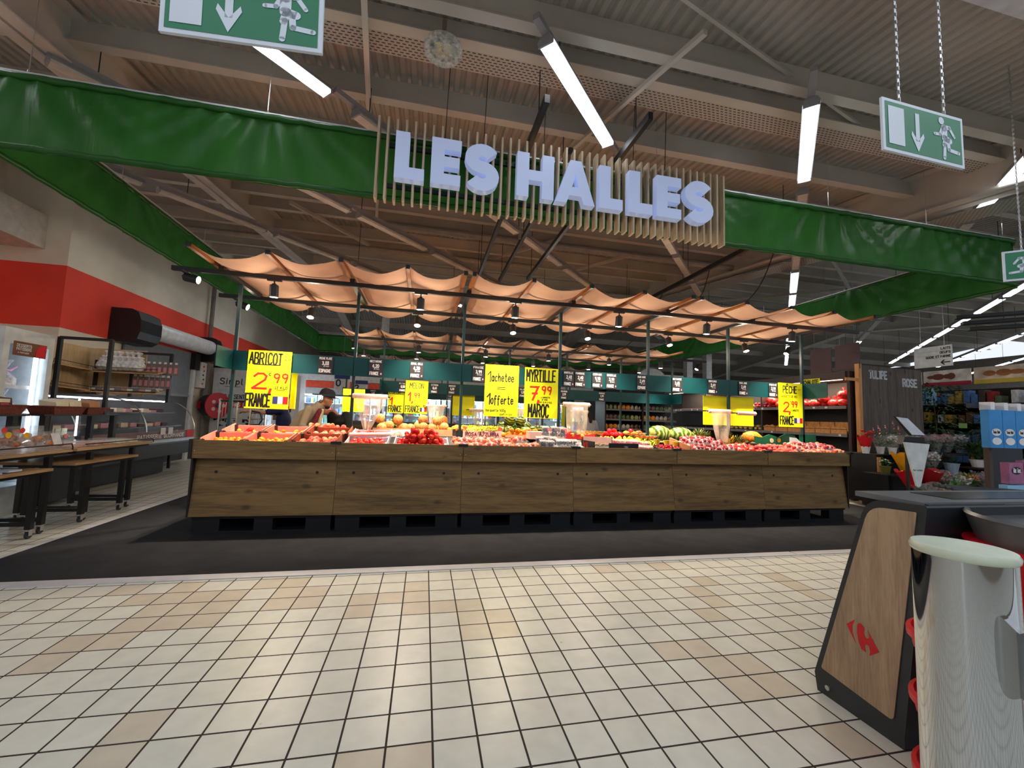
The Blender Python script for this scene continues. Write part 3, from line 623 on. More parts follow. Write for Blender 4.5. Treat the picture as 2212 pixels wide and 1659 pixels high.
exit_sign('green exit sign at the right edge, facing the checkouts', (5.23, .315, 2.98), .56, .28, (.75, -.66, 0), flip=True)

# round emergency lamp
t = thing('round_ceiling_lamp', 'round clear lamp with gold reflector hanging beside the cable tray', 'lamp', (-.11, 1.33, 4.66))
M().lathe([(.0, .1), (.06, .1), (.17, .05), (.175, .03), (.165, .0)], (-.11, 1.33, 4.68), 28).build('rim', film('lamp_glass', (.8, .85, .82), .5), t, True)
M().lathe([(0, .06), (.12, .05), (.12, .02)], (-.11, 1.33, 4.68), 24).build('body', mat('lamp_body', S(60, 60, 56), .4), t)
m = M()
for k in range(4):
    a = pi / 4 + k * pi / 2; m.ball((-.11 + .055 * cos(a), 1.33 + .055 * sin(a), 4.70), (.045, .045, .02), 10, 6)
m.build('reflector', mat('gold', (.85, .66, .18), .2, .9), t, True)
M().box(-.13, -.09, 1.325, 1.335, 4.74, 5.0).build('strap', steel, t)

# ---------------------------------------------------------------- market stalls
rafterw = wood('rafter_wood', S(150, 92, 40), S(108, 60, 22), 1.5, 'Y', .5, False)
awn = cloth('awning_cloth', S(246, 200, 168), .5, .85, .12, 2.0)
woodp = wood('stall_wood', S(142, 112, 66), S(98, 74, 40), 1.0, 'X', .5)
deckm = mat('stall_deck', S(30, 32, 34), .6)
palm = mat('pallet_plastic', S(16, 20, 28), .55)
def spot_proto():
    t = thing('track_spotlight', 'spot', 'spotlight', (0, 0, 0))
    M().box(-.085, .085, -.018, .018, -.02, .0).build('track_adapter', black, t)
    M().tube([(0, 0, -.02), (0, 0, -.07)], .009, 6).box(-.02, .02, -.02, .02, -.075, -.055).build('stem', black, t)
    b = M().lathe([(.0, -.07), (.045, -.07), (.052, -.08), (.052, -.225), (.046, -.225)], (0, 0, 0), 16).build('body', black, t, False)
    M().lathe([(0, -.2265), (.044, -.2265)], (0, 0, 0), 16).build('lens', emis('spot_lens', (1, .86, .68), 30), t)
    return t
SPOT = Proto(spot_proto()); NSP = [0]
def spot(x, y, z, tilt=0.0, az=0.0, label='', power=1.0, lamp=True):
    o = SPOT.put((x, y, z), 0, label, 'track spotlights under the stall canopies', rot=(0, 0, az))
    rx = tilt
    for ch in o.children:
        if ch.name.startswith(('body', 'lens')):
            ch.matrix_local = Matrix.Translation((0, 0, -.07)) @ Matrix.Rotation(rx, 4, 'X') @ Matrix.Translation((0, 0, .07))
    if lamp:
        ld = bpy.data.lights.new('spot_lamp', 'SPOT'); ld.energy = SPOT_W * power; ld.color = (1, .80, .60); ld.spot_size = radians(84); ld.spot_blend = .8; ld.shadow_soft_size = .04
        lo = bpy.data.objects.new('spot_lamp', ld); COL.objects.link(lo)
        lo.parent = o; lo.matrix_local = Matrix.Translation((0, 0, -.07)) @ Matrix.Rotation(rx, 4, 'X') @ Matrix.Translation((0, 0, -.17))
        sp = bpy.data.lights.new('added_fill_light', 'POINT'); sp.energy = SPOT_W * power * .06; sp.color = (1, .84, .66); sp.shadow_soft_size = .05  # added point light without a fixture, lifts the awning underside and roof
        so = bpy.data.objects.new('added_fill_light', sp); COL.objects.link(so); so.parent = o; so.matrix_local = Matrix.Translation((0, 0, -.30))
    return o
def canopy(row, yc, xr, xp, xrail, label):
    """row index, post line y, rafter x list (grouped in panels), post x list, rail x range"""
    t = thing('stall_canopy', label, 'canopy', ((xr[0][0] + xr[-1][-1]) / 2, yc, 1.0))
    zc = 3.21
    for x in xp:
        M().box(x - .02, x + .02, yc - .02, yc + .02, 1.137 if yc < 5 else 1.177, 3.16).build('post', dkteal, t)
        M().box(x - .03, x + .03, yc - .58, yc + .64, 3.13, 3.19).build('crossbeam', black, t)
    for yy in (yc - .55, yc + .62):
        M().box(xrail[0], xrail[1] + (0 if yy > yc else .1), yy - .022, yy + .022, 3.09, 3.145).build('rail', black, t)
    for panel in xr:
        for x in panel:
            M().box(x - .022, x + .022, yc - 1.12, yc + 1.27, zc, zc + .045).build('rafter', rafterw, t)
            M().box(x - .024, x + .024, yc - 1.13, yc - 1.10, zc - .002, zc + .05).build('rafter_cap', black, t)
        nb = len(panel) - 1; ph = random.uniform(0, 6)
        def cf(i, j, panel=panel, nb=nb, ph=ph):
            s = i * nb; k = min(int(s), nb - 1); f = s - k; x = panel[k] + (panel[k + 1] - panel[k]) * f
            sag = .135 * 4 * f * (1 - f) * (1 + .12 * sin(k * 2.3 + ph)) * (1 - .25 * sin(pi * j))
            return (x, yc - 1.10 + 2.35 * j, zc + .052 - sag + .006 * sin(x * 14 + j * 9 + ph) * f * (1 - f) * 4)
        M().grid(cf, nb * 12, 22).build('awning', awn, t, True)
    return t
P1 = [[-2.76, -1.96, -1.17, -.40, .31], [.42, 1.20, 2.0, 2.78, 3.54], [3.67, 4.42, 5.2, 5.98, 6.78]]
C1 = canopy(1, 4.0, P1, [-2.66 + 1.535 * k for k in range(7)], (-3.2, 7.05), 'first stall canopy of peach cloth over wooden rafters, nearest the camera')
P2 = [[-1.94, -1.17, -.42, .33], [.46, 1.25, 2.03, 2.85, 3.6], [3.72, 4.55, 5.35, 6.15]]
C2 = canopy(2, 8.0, P2, [-1.13 + 1.535 * k for k in range(6)], (-1.9, 7.1), 'second stall canopy of peach cloth, behind the nearest one')
P3 = [[-2.7, -1.94, -1.17, -.4, .33], [.46, 1.25, 2.03, 2.85, 3.6], [3.72, 4.55, 5.35]]
C3 = canopy(3, 12.0, P3, [-2.66 + 1.535 * k for k in range(6)], (-2.9, 6.4), 'farthest stall canopy of peach cloth, just above the header boards')
# header boards
for t, yc, x0, x1, wing in ((C1, 4.0, -2.66, 6.52, -2.66), (C2, 8.0, -1.13, 6.5, None), (C3, 12.0, -2.66, 5.0, None)):
    for k in range(int(round((x1 - x0) / 1.53))):
        a = x0 + k * 1.53
        M().box(a + .004, a + 1.526, yc - .05, yc - .035, 1.955, 2.22).build('header_board', teal, t)
    M().box(x0 - .012, x0, yc - .5, yc - .03, 1.96, 2.22).build('side_board', teal, t)
    M().box(x1, x1 + .012, yc - .5, yc - .03, 1.96, 2.22).build('side_board', teal, t)
    for k in range(int(round((x1 - x0) / 1.53))):
        if yc < 5 and k < 6:
            a = x0 + k * 1.53
# black steel beams from which the canopies hang
for x, y0, y1, z, lb in ((.86, 1.3, 6.3, 4.42, 'black suspension beam crossing above the letter S of the sign'), (1.95, 1.35, 6.4, 4.5, 'black suspension beam behind the first lit strip light'), (1.42, 2.2, 7, 4.6, 'short black suspension beam behind the slats of the sign'), (5.1, 2.6, 8.2, 4.45, 'black suspension beam with looped cables at the right of the sign')):
    t = thing('suspension_beam', lb, 'beam', (x, y0, z)); M().bar((x, y0, z), (x, y1, z), .05, .08).build('bar', black, t)
    w = M()
    for yy in (y0 + .3, (y0 + y1) / 2, y1 - .3): w.tube([(x, yy, z), (x, yy, zr(yy) - .15)], .006, 4, False)
    w.build('rod', black, t)
for i, (a, b, lb) in enumerate((((5.12, 3.0, 4.42), (4.42, 2.9, 3.26), 'black cable drooping onto the second rafter of the right awning'), ((5.12, 4.6, 4.42), (3.67, 3.1, 3.26), 'black cable drooping onto the end of the middle awning'), ((5.12, 6.2, 4.42), (4.6, 7.0, 3.26), 'black cable drooping onto the second canopy'))):
    a, b = Vector(a), Vector(b)
    tag(M().tube([a + (b - a) * (k / 10) + Vector((0, 0, -.18 * sin(pi * k / 10))) for k in range(11)], .008, 6).build('cable', black), lb, 'cable')
# black lines of wire above the front banner
for x, y, z in ((.35, 1.9, 4.2), (1.0, 1.9, 4.2), (2.05, 1.9, 4.2), (2.45, 1.9, 4.2), (-.05, 1.9, 4.2)):
    tag(M().tube([(x, y, z), (x + .02, y, zr(y) - .1)], .004, 5).build('suspension_wire', black), 'thin black suspension wire rising from the slat sign', 'wire', 'wires above the slat sign')
# spotlights
ff = [(-3.06, -1.2, 1.1), (-2.06, 0, 0), (-.24, 0, 0), (1.08, 0, 0), (2.68, 0, 0), (4.18, 0, 0), (5.79, 0, 0)]
names = ['at the left end, turned sideways', 'over the apricots', 'over the nectarine pile', 'over the offer sign', 'over the berry punnets', 'over the bagged fruit', 'over the peach sign']
for (x, tl, az), nm in zip(ff, names):
    spot(x, 3.45, 3.09, radians(-80) if tl else radians(6), radians(90) if tl else 0, 'black track spotlight on the front rail, ' + nm, lamp=not tl)
bb = [(-2.95, 1), (-1.91, 0), (-.3, 0), (1.29, 0), (2.64, 0), (4.25, 0), (5.89, 0), (6.95, 1)]
names = ['at the left end behind the first post', 'over the apricot crates', 'over the melons', 'over the grapes', 'over the lemons', 'over the pineapples', 'over the citrus box', 'at the right end, tilted outward']
for (x, tl), nm in zip(bb, names):
    spot(x, 4.62, 3.09, radians(-70 if tl and x < 0 else 35 if tl else -22), radians(90) if tl else 0, 'black track spotlight on the rear rail, ' + nm, lamp=not tl)
for (x, y, nm) in ((-1.73, 7.45, 'first'), (-.32, 7.45, 'second'), (1.24, 7.45, 'third'), (2.8, 7.45, 'fourth'), (4.4, 7.45, 'fifth'), (5.85, 7.45, 'sixth'), (7.0, 7.45, 'last, tilted')):
    spot(x, y, 3.09, radians(35) if nm.startswith('last') else 0, pi / 2 if nm.startswith('last') else 0, 'black track spotlight on the front rail of the second canopy, ' + nm + ' from the left', power=1.3, lamp=nm in ('second', 'fourth', 'sixth', 'first'))
for (x, y, nm) in ((-1.69, 8.62, 'first'), (-.39, 8.62, 'second'), (1.33, 8.62, 'third'), (2.72, 8.62, 'fourth'), (4.33, 8.62, 'fifth'), (5.89, 8.62, 'sixth')):
    spot(x, y, 3.09, 0, 0, 'black track spotlight on the rear rail of the second canopy, ' + nm + ' from the left', power=1.3, lamp=nm in ('third', 'fifth'))
# display units on pallets
fr = ['under the apricot crates, at the left end', 'under the white crate and the nectarines', 'under the offer and blueberry signs', 'under the cherries and the black box', 'under the bagged nectarines', 'under the peach sign, at the right end']
for k in range(6):
    a = -2.66 + k * 1.53; b = a + 1.526
    t = thing('display_unit', 'wood fronted display unit ' + fr[k], 'display unit', ((a + b) / 2, 4.0, .2), 'wood fronted display units of the front stall')
    for s in (1, -1):
        Y = lambda d: 4.0 - s * d
        lo, up = [], []
        m = M().hull([(a, Y(.80), .205), (b, Y(.80), .205), (b, Y(.78), .205), (a, Y(.78), .205)], [(a, Y(.72), .862), (b, Y(.72), .862), (b, Y(.70), .862), (a, Y(.70), .862)]); m.build('front_panel', woodp, t)
        M().box(a + .002, b - .002, min(Y(.85), Y(.825)), max(Y(.85), Y(.825)), .866, 1.072).build('rim_board', woodp, t)
        m = M()
        for hx in ((.22, 1.31) if k % 2 == 0 else (.2, 1.3)):
            m.tube([(a + hx, Y(.742), .70), (a + hx, Y(.735), .70)], .018, 14)
        m.build('finger_hole', black, t)
        m = M()
        for hx in (.03, 1.49):
            m.tube([(a + hx, Y(.851), .95), (a + hx, Y(.853), .95)], .005, 8)
        m.build('screw', steel, t)
        M().box(b - .06, b + .06, min(Y(.87), Y(.80)), max(Y(.87), Y(.80)), 1.055, 1.085).build('rim_bracket', black, t)
        m = M(); m.hull([(a, Y(.82), .96), (b, Y(.82), .96), (b, Y(.82), .975), (a, Y(.82), .975)], [(a, Y(.02), 1.12), (b, Y(.02), 1.12), (b, Y(.02), 1.135), (a, Y(.02), 1.135)]); m.build('sloping_shelf', deckm, t)
    M().box(a + .01, b - .01, 3.32, 4.68, .2, .95).build('carcass', black, t)
    if k in (0, 5):
        e = a - .02 if k == 0 else b; M().box(e, e + .02, 3.2, 4.8, .2, .86).build('end_panel', black, t); M().box(e - .005, e + .025, 3.13, 4.87, .86, 1.08).build('end_board', black, t)
    # pallet
    p = M()
    for yy in (3.26, 3.95, 4.6):
        for xx, w in ((a + .02, .28), (a + .66, .2), (a + 1.22, .28)): p.box(xx, xx + w, yy, yy + .14, .03, .17)
        p.box(a + .02, b - .02, yy, yy + .14, .006, .03)
    p.box(a + .02, b - .02, 3.24, 4.76, .17, .199)
    tag(p.build('plastic_pallet', palm), 'dark plastic pallet carrying the display unit ' + fr[k], 'pallet', 'pallets under the front stall')
# second and third stalls behind: the same display units
for (yc, x0, n, lb) in ((8.0, -1.13, 5, 'second stall'), (12.0, -2.66, 5, 'third stall')):
    for k in range(n):
        a = x0 + k * 1.53; b = a + 1.526
        t = thing('display_unit', 'wood fronted display unit of the %s' % lb, 'display unit', ((a + b) / 2, yc, 0), 'display units of the %s' % lb)
        M().box(a, b, yc - .85, yc - .82, .86, 1.07).build('rim_board', woodp, t)
        M().box(a + .01, b - .01, yc - .78, yc + .78, .01, .9).build('carcass', woodp, t)
        for s in (1, -1):
            M().hull([(a, yc - s * .82, .96), (b, yc - s * .82, .96), (b, yc - s * .82, .975), (a, yc - s * .82, .975)], [(a, yc, 1.16), (b, yc, 1.16), (b, yc, 1.175), (a, yc, 1.175)]).build('sloping_shelf', deckm, t)
# ---------------------------------------------------------------- price signs and boards
def card(name, label, cat, x0, x1, z0, z1, y, m_, group=None, tilt=0.0, parent=None, th=.004):
    t = thing(name, label, cat, ((x0 + x1) / 2, y, z0), group)
    m = M().hull([(x0, y, z0), (x1, y + tilt, z0), (x1, y + tilt + th, z0), (x0, y + th, z0)], [(x0, y, z1), (x1, y + tilt, z1), (x1, y + tilt + th, z1), (x0, y + th, z1)])
    global CARD; CARD = m.build('card', m_, t); return t
def flag(t, x, z, w, h, y):
    for k, mm in enumerate((blueflag, whiteflag, redflag)):
        M().quad((x + k * w / 3, y, z), (x + (k + 1) * w / 3, y, z), (x + (k + 1) * w / 3, y, z + h), (x + k * w / 3, y, z + h)).build('flag_stripe', mm, CARD)
def price(label, x0, x1, z0, z1, y, lines, fl=None, group=None):
    """lines: text, x offset, z offset, height, width or None, pen, material"""
    t = card('price_sign', label, 'sign', x0, x1, z0, z1, y, yellow, group)
    bl, rd = M(), M()
    for (tx, dx, dz, h, w, pen, c) in lines:
        strokes(bl if c == 'k' else rd, tx, (x0 + dx, y - .0015, z0 + dz), (1, 0, 0), (0, 0, 1), h, w, pen, .03, .1)
    bl.build('black_lettering', ink, CARD)
    if rd.v: rd.build('red_price', redink, CARD)
    if fl: flag(t, x0 + fl[0], z0 + fl[1], fl[2], fl[3], y - .002)
    return t
G = 'yellow price signs hanging from the header boards'
t = price('yellow apricot price sign, leftmost, reading 2,99 and FRANCE', -2.47, -1.93, 1.45, 2.235, 3.925, [('ABRICOT', .02, .60, .15, .40, .62, 'k'), ('-', .03, .535, .12, .38, .5, 'k'), ('CAT 1', .44, .71, .03, .08, .6, 'k'), ('CAL AA', .44, .66, .03, .09, .6, 'k'),
   ('2', .08, .27, .2, .17, .62, 'r'), (',', .28, .25, .16, .05, .9, 'r'), ('c', .27, .45, .05, .03, .9, 'k'), ('99', .33, .36, .12, .18, .75, 'r'), ('LE KILO', .36, .27, .035, .15, .8, 'k'), ('-', .36, .235, .04, .14, .6, 'k'), ('FRANCE', .01, .03, .165, .30, .62, 'k')], (.34, .07, .19, .1), G)
price('yellow price sign turned away, behind the apricot sign', -1.955, -1.88, 1.46, 1.965, 4.06, [(' ', .01, .01, .02, .02, .3, 'k')], None, G)
price('yellow offer sign reading 1 achetee = 1 offerte', .75, 1.27, 1.455, 2.235, 3.925, [('1', .04, .52, .16, .06, .4, 'k'), ('achetee', .1, .53, .12, .34, .62, 'k'), ('=', .19, .38, .1, .11, .4, 'k'), ('1', .04, .18, .16, .06, .55, 'k'), ('offerte', .1, .19, .12, .34, .62, 'k'), ('barquette 500g', .03, .075, .035, .3, .75, 'k'), ('definion', .24, .02, .03, .19, .75, 'k')], None, G)
price('yellow blueberry price sign reading MYRTILLE 7,99 MAROC', 1.365, 1.9, 1.45, 2.225, 3.925, [('MYRTILLE', .03, .57, .17, .46, .6, 'k'), ('-', .05, .50, .12, .42, .34, 'k'), ('7', .08, .28, .2, .13, .72, 'r'), (',', .2, .255, .16, .05, 1.0, 'r'), ("'", .22, .43, .06, .02, .9, 'k'), ('99', .27, .37, .12, .16, .8, 'r'), ('LA BARQUETTE', .26, .31, .022, .15, .8, 'k'), ('DE 500G', .28, .275, .022, .09, .8, 'k'), ('SOIT 15,98 LE KILO', .24, .235, .022, .2, .8, 'k'), ('MAROC', .07, .02, .19, .32, .6, 'k')], None, G)
price('yellow peach price sign, rightmost, reading 2,99 and FRANCE', 5.965, 6.475, 1.45, 2.225, 3.925, [('PE^CHE', .1, .60, .12, .29, .62, 'k'), ('CAT 1', .42, .655, .02, .06, .7, 'k'), ('BARQUETTE DE 1KG', .05, .52, .035, .34, .7, 'k'), ('2', .1, .27, .16, .12, .7, 'r'), (',', .21, .25, .14, .05, 1.0, 'r'), ("'", .24, .4, .05, .02, .9, 'k'), ('99', .27, .35, .1, .12, .85, 'r'), ('LA BARQUETTE', .25, .28, .03, .17, .7, 'k'), ('FRANCE', .03, .045, .14, .28, .62, 'k')], (.32, .07, .18, .09), G)
price('yellow melon price sign hanging over the melons, reading 1,99', -.59, -.06, 1.46, 2.25, 7.92, [('MELON', .1, .61, .12, .32, .55, 'k'), ('N 1 SANS DEFAUT', .1, .55, .025, .3, .6, 'k'), ('1', .07, .3, .2, .07, .75, 'r'), (',', .15, .27, .14, .05, 1.0, 'r'), ("'", .19, .45, .05, .02, .9, 'k'), ('99', .21, .38, .11, .13, .75, 'r'), ('LA PIECE', .2, .29, .04, .17, .7, 'k'), ('FRANCE', .02, .035, .15, .33, .55, 'k')], (.36, .05, .15, .1), G)
price('yellow sign half hidden by the melon price sign', -.98, -.52, 1.46, 2.0, 7.98, [('COEUR', .02, .45, .07, .26, .7, 'k'), ('1', .05, .2, .16, .06, .75, 'r'), (',', .13, .17, .14, .05, 1.0, 'r'), ('FRANCE', .02, .03, .14, .3, .6, 'k')], None, G)
for (a, b, z0, z1, y, lb) in ((4.57, 5.05, 1.44, 1.94, 4.07, 'back of a yellow sign behind the plastic bag roll, left of two'), (5.09, 5.58, 1.44, 1.94, 4.07, 'back of a yellow sign behind the plastic bag roll, right of two'),
                              (-1.98, -1.5, 1.45, 1.98, 7.9, 'plain yellow sign seen between the left post and the first bag roll'), (.55, 1.1, 1.45, 1.96, 8.1, 'plain yellow sign left of the offer sign, on the second stall'), (4.7, 5.1, 1.2, 2.0, 11.92, 'small yellow sign in front of the far glass cabinet')):
    price(lb, a, b, z0, z1, y, [(' ', .01, .01, .02, .02, .3, 'k')], None, 'backs of yellow signs')
boards = [(-1.59, -1.40, 'PECHE PLATE', '3,88', 'ESPAGNE', 0, 'left of the second post'), (-.92, -.73, 'NECTARINE', '4,20', 'FRANCE', 1, 'between the second post and the melon sign'), (-.35, -.16, 'ROYAL GALA', '4,20', 'FRANCE', 1, 'above the melon sign'), (.56, .74, 'FRAISE', '3,99', 'FRANCE', 1, 'touching the offer sign'),
          (1.99, 2.165, 'MYRTILLE', '2,48', 'FRANCE', 1, 'right of the blueberry sign'), (2.18, 2.355, 'FRAMBOISE', '2,40', 'FRANCE', 1, 'second board right of the blueberry sign'), (2.47, 2.65, 'CERISE', '9,90', 'FRANCE', 1, 'reading CERISE'), (2.71, 2.895, 'GROSEILLE', '3,99', 'FRANCE', 1, 'right of the cherry board'),
          (3.25, 3.42, 'PRUNE NOIRE', '2,49', 'ESPAGNE', 0, 'beside the fourth post'), (3.89, 4.08, 'NECTARINE', '3,65', 'FRANCE', 1, 'with bold white writing, right of the fourth post'), (4.57, 4.75, 'PECHE BLANCHE', '2,49', 'FRANCE', 1, 'above the left of two plain yellow signs'), (5.17, 5.35, 'PECHE JAUNE', '2,49', 'FRANCE', 1, 'above the right of two plain yellow signs'), (5.78, 5.96, 'PECHE', '2,99', 'FRANCE', 1, 'touching the peach price sign')]
for (a, b, l1, l2, l3, f, lb) in boards:
    t = card('chalk_board', 'small black price board ' + lb, 'price board', a, b, 1.962, 2.208, 3.935, slate, 'black price boards on the front header')
    m = M(); w = b - a; y = 3.9335
    strokes(m, l1, (a + .012, y, 2.165), (1, 0, 0), (0, 0, 1), .028, w - .03, .9); strokes(m, l2, (a + .05, y, 2.09), (1, 0, 0), (0, 0, 1), .045, .085, 1.0); strokes(m, 'LE KILO', (a + .07, y, 2.062), (1, 0, 0), (0, 0, 1), .013, .07, 1.0)
    strokes(m, l3, (a + .015, y, 1.985), (1, 0, 0), (0, 0, 1), .042, w * (.62 if f else .8), .85); m.build('chalk_lettering', chalk, CARD)
    if f: flag(t, b - .038, 1.99, .03, .026, y)
for (yc, lst, lb) in ((7.94, ((-.0, 'CITRON', '0,60'), (.42, 'ANANAS', '3,30'), (2.2, 'SALADE', '1,20'), (3.3, 'POIVRON', '2,99'), (4.35, 'MANGUE', '1,99'), (-.75, 'KIWI', '0,50')), 'second stall'), (11.94, ((-1.9, 'CAROTTE', '1,20'), (-1.2, 'POIREAU', '1,90'), (.6, 'TOMATE', '2,60'), (2.0, 'AIL', '1,00'), (3.6, 'OIGNON', '2,10')), 'third stall')):
    for (a, l1, l2) in lst:
        t = card('chalk_board', 'small black price board reading %s on the header of the %s' % (l1, lb), 'price board', a, a + .19, 1.962, 2.208, yc, slate, 'black price boards of the ' + lb)
        m = M(); strokes(m, l1, (a + .012, yc - .002, 2.15), (1, 0, 0), (0, 0, 1), .035, .16, .9); strokes(m, l2, (a + .05, yc - .002, 2.07), (1, 0, 0), (0, 0, 1), .05, .09, 1.1); strokes(m, 'FRANCE', (a + .02, yc - .002, 1.985), (1, 0, 0), (0, 0, 1), .04, .13, .9); m.build('chalk_lettering', chalk, CARD)
# bag rolls on arms of the posts
rollm = mat('roll_film', S(232, 208, 192), .5, var=.08, scale=30)
def bagroll(x0, x1, z, y, label, bag=None, post=None):
    t = thing('bag_roll', label, 'bag roll', ((x0 + x1) / 2, y, z), 'rolls of produce bags on the posts')
    M().tube([(x0 - .05, y, z), (x1 + .03, y, z)], .010, 8).build('spindle', black, t)
    M().tube([(x0, y, z), (x0 + .012, y, z), (x1 - .012, y, z), (x1, y, z)], [.03, .036, .036, .03], 14).build('roll', rollm, t, True)
    M().bar((post or x0 - .05, y, z), (post or x0 - .05, y + .17, z), .02).build('bracket', black, t)
    if bag:
        a, b, c, d, zb = bag
        def bf(i, j):
            k = j ** 1.2; xx = (a + (b - a) * i) * (1 - k) + (c + (d - c) * i) * k
            return (xx, y - .036 + .02 * sin(i * 9 + j * 4) * j + .012 * sin(i * 21) * j, z + .01 - (z - zb) * j + .02 * sin(i * 6) * j)
        M().grid(bf, 22, 18).build('hanging_bag', film('bag_film', S(250, 232, 210), .42, .3, .5, 4), t, True)
bagroll(-1.10, -.63, 1.672, 3.85, 'roll of clear bags on the second post, with a bag hanging over the melons', (-1.07, -.64, -.92, -.84, 1.19), -1.125)
bagroll(1.96, 2.40, 1.68, 3.85, 'roll of clear bags on the fourth post, with a bag hanging beside the blueberry sign', (2.0, 2.36, 2.02, 2.34, 1.24), 1.945)
bagroll(4.5, 4.93, 1.67, 3.85, 'roll of clear bags in front of a yellow sign back, bag hanging to the pineapples', (4.53, 4.9, 4.62, 4.86, 1.17))
bagroll(5.06, 5.42, 1.655, 3.85, 'roll of clear bags without a hanging bag, right of the sixth post', None, 5.04)
bagroll(2.0, 2.5, 1.66, 7.9, 'roll of clear bags on the second stall, behind the fourth post', (2.1, 2.45, 2.2, 2.35, 1.2))
bagroll(3.55, 4.05, 1.66, 7.9, 'thin roll of clear bags on the second stall, bag gathered to a point', (3.6, 4.0, 3.86, 3.94, 1.2), 3.5)
bagroll(-.1, .4, 1.66, 7.9, 'roll of clear bags right of the melon price sign', (-.05, .35, .02, .28, 1.2))
bagroll(.95, 1.45, 1.6, 7.9, 'roll of clear bags behind the offer sign', (1.0, 1.4, 1.1, 1.3, 1.15))
t = thing('roll_holder', 'black bar with no roll left on it, in front of the man', 'rack arm', (-1.5, 3.87, 1.66)); M().bar((-1.62, 3.85, 1.668), (-1.15, 3.85, 1.665), .02).bar((-1.15, 3.85, 1.665), (-1.13, 3.99, 1.665), .02).build('bar', dkteal, t)

# ---------------------------------------------------------------- produce
def fmat(name, c1, c2, scale=14, rough=.4, lo=.4, hi=.6, rnd=.12, bump=0.0, wave=None, spec=.4):
    m, nt, b = newmat(name); N, L = nt.nodes, nt.links
    tc = N.new('ShaderNodeTexCoord'); oi = N.new('ShaderNodeObjectInfo'); ad = N.new('ShaderNodeVectorMath'); ad.operation = 'MULTIPLY_ADD'; ad.inputs[0].default_value = (9, 5, 3)
    L.new(oi.outputs['Random'], ad.inputs[1]); L.new(tc.outputs['Object'], ad.inputs[2])
    if wave:
        n = N.new('ShaderNodeTexWave'); n.inputs['Scale'].default_value = wave; n.inputs['Distortion'].default_value = 5; n.inputs['Detail'].default_value = 2; n.inputs['Detail Scale'].default_value = 2; L.new(tc.outputs['Object'], n.inputs[0])
    else:
        n = N.new('ShaderNodeTexNoise'); n.inputs['Scale'].default_value = scale; n.inputs['Detail'].default_value = 2; L.new(ad.outputs[0], n.inputs['Vector'])
    cr = N.new('ShaderNodeValToRGB'); cr.color_ramp.elements[0].position = lo; cr.color_ramp.elements[1].position = hi; cr.color_ramp.elements[0].color = rgb(c1); cr.color_ramp.elements[1].color = rgb(c2)
    L.new(n.outputs[0] if not wave else n.outputs[1], cr.inputs[0]); hs = N.new('ShaderNodeHueSaturation'); L.new(cr.outputs[0], hs.inputs['Color'])
    mr = N.new('ShaderNodeMapRange'); mr.inputs[3].default_value = 1 - rnd; mr.inputs[4].default_value = 1 + rnd; L.new(oi.outputs['Random'], mr.inputs[0]); L.new(mr.outputs[0], hs.inputs['Value'])
    L.new(hs.outputs[0], b.inputs['Base Color']); b.inputs['Roughness'].default_value = rough; b.inputs['Specular IOR Level'].default_value = spec
    if bump:
        v = N.new('ShaderNodeTexVoronoi'); v.inputs['Scale'].default_value = bump; L.new(tc.outputs['Object'], v.inputs['Vector']); bp = N.new('ShaderNodeBump'); bp.inputs['Strength'].default_value = .4; bp.inputs['Distance'].default_value = .004; L.new(v.outputs[0], bp.inputs['Height']); L.new(bp.outputs[0], b.inputs['Normal'])
    return m
def stone(m, r, n=14):   # stone fruit: a seam and a stalk hollow
    prof = []
    n0 = len(m.v); m.ball((0, 0, r * .95), r, n, 10)
    for i in range(n0, len(m.v)):
        x, y, z = m.v[i]; zz = (z - r * .95) / r; a = atan2(y, x); k = 1 - .10 * math.exp(-(a / .35) ** 2) * (1 - zz * zz); d = .22 * math.exp(-((1 - zz) / .12) ** 1) if zz > 0.5 else 0
        m.v[i] = (x * k, y * k, z - d * r)
    return m
def fruit(name, cat, r, ma, shape=None):
    m = M(); (shape or stone)(m, r); o = m.build(name, ma, smooth=True, org=(0, 0, 0)); tag(o, name, cat); return Proto(o)
apri = fruit('apricot', 'apricot', .027, fmat('apricot_skin', S(250, 130, 10), S(255, 176, 30), 20, .5))
nect = fruit('nectarine', 'nectarine', .036, fmat('nectarine_skin', S(190, 10, 20), S(240, 90, 40), 16, .25, .45, .75))
peach = fruit('peach', 'peach', .037, fmat('peach_skin', S(206, 70, 70), S(244, 160, 110), 16, .7, .4, .65))
rpeach = fruit('peach', 'peach', .034, fmat('red_peach_skin', S(190, 44, 50), S(232, 110, 84), 16, .6, .4, .65))
plum = fruit('peach', 'peach', .034, fmat('dark_peach_skin', S(120, 20, 40), S(200, 60, 70), 16, .5, .4, .65))
orang = fruit('orange', 'orange', .046, fmat('orange_skin', S(255, 130, 6), S(255, 160, 30), 30, .45, bump=160), lambda m, r: m.ball((0, 0, r), (r, r, r * .95), 16, 10))
lemon = fruit('lemon', 'lemon', .03, fmat('lemon_skin', S(255, 206, 10), S(255, 225, 60), 30, .4, bump=160), lambda m, r: m.lathe([(0, 0), (r * .25, .004), (r * .8, r * .6), (r, r * 1.15), (r * .8, r * 1.7), (r * .25, r * 2.3), (0, r * 2.4)], (0, 0, 0), 12))
melon = fruit('melon', 'melon', .075, fmat('melon_skin', S(186, 128, 64), S(214, 160, 92), 30, .6, bump=60), lambda m, r: m.ball((0, 0, r * .93), (r, r, r * .93), 18, 12))
mango = fruit('mango', 'mango', .05, fmat('mango_skin', S(210, 170, 60), S(196, 90, 40), 10, .35), lambda m, r: m.ball((0, 0, r * .8), (r * 1.35, r, r * .8), 14, 10))
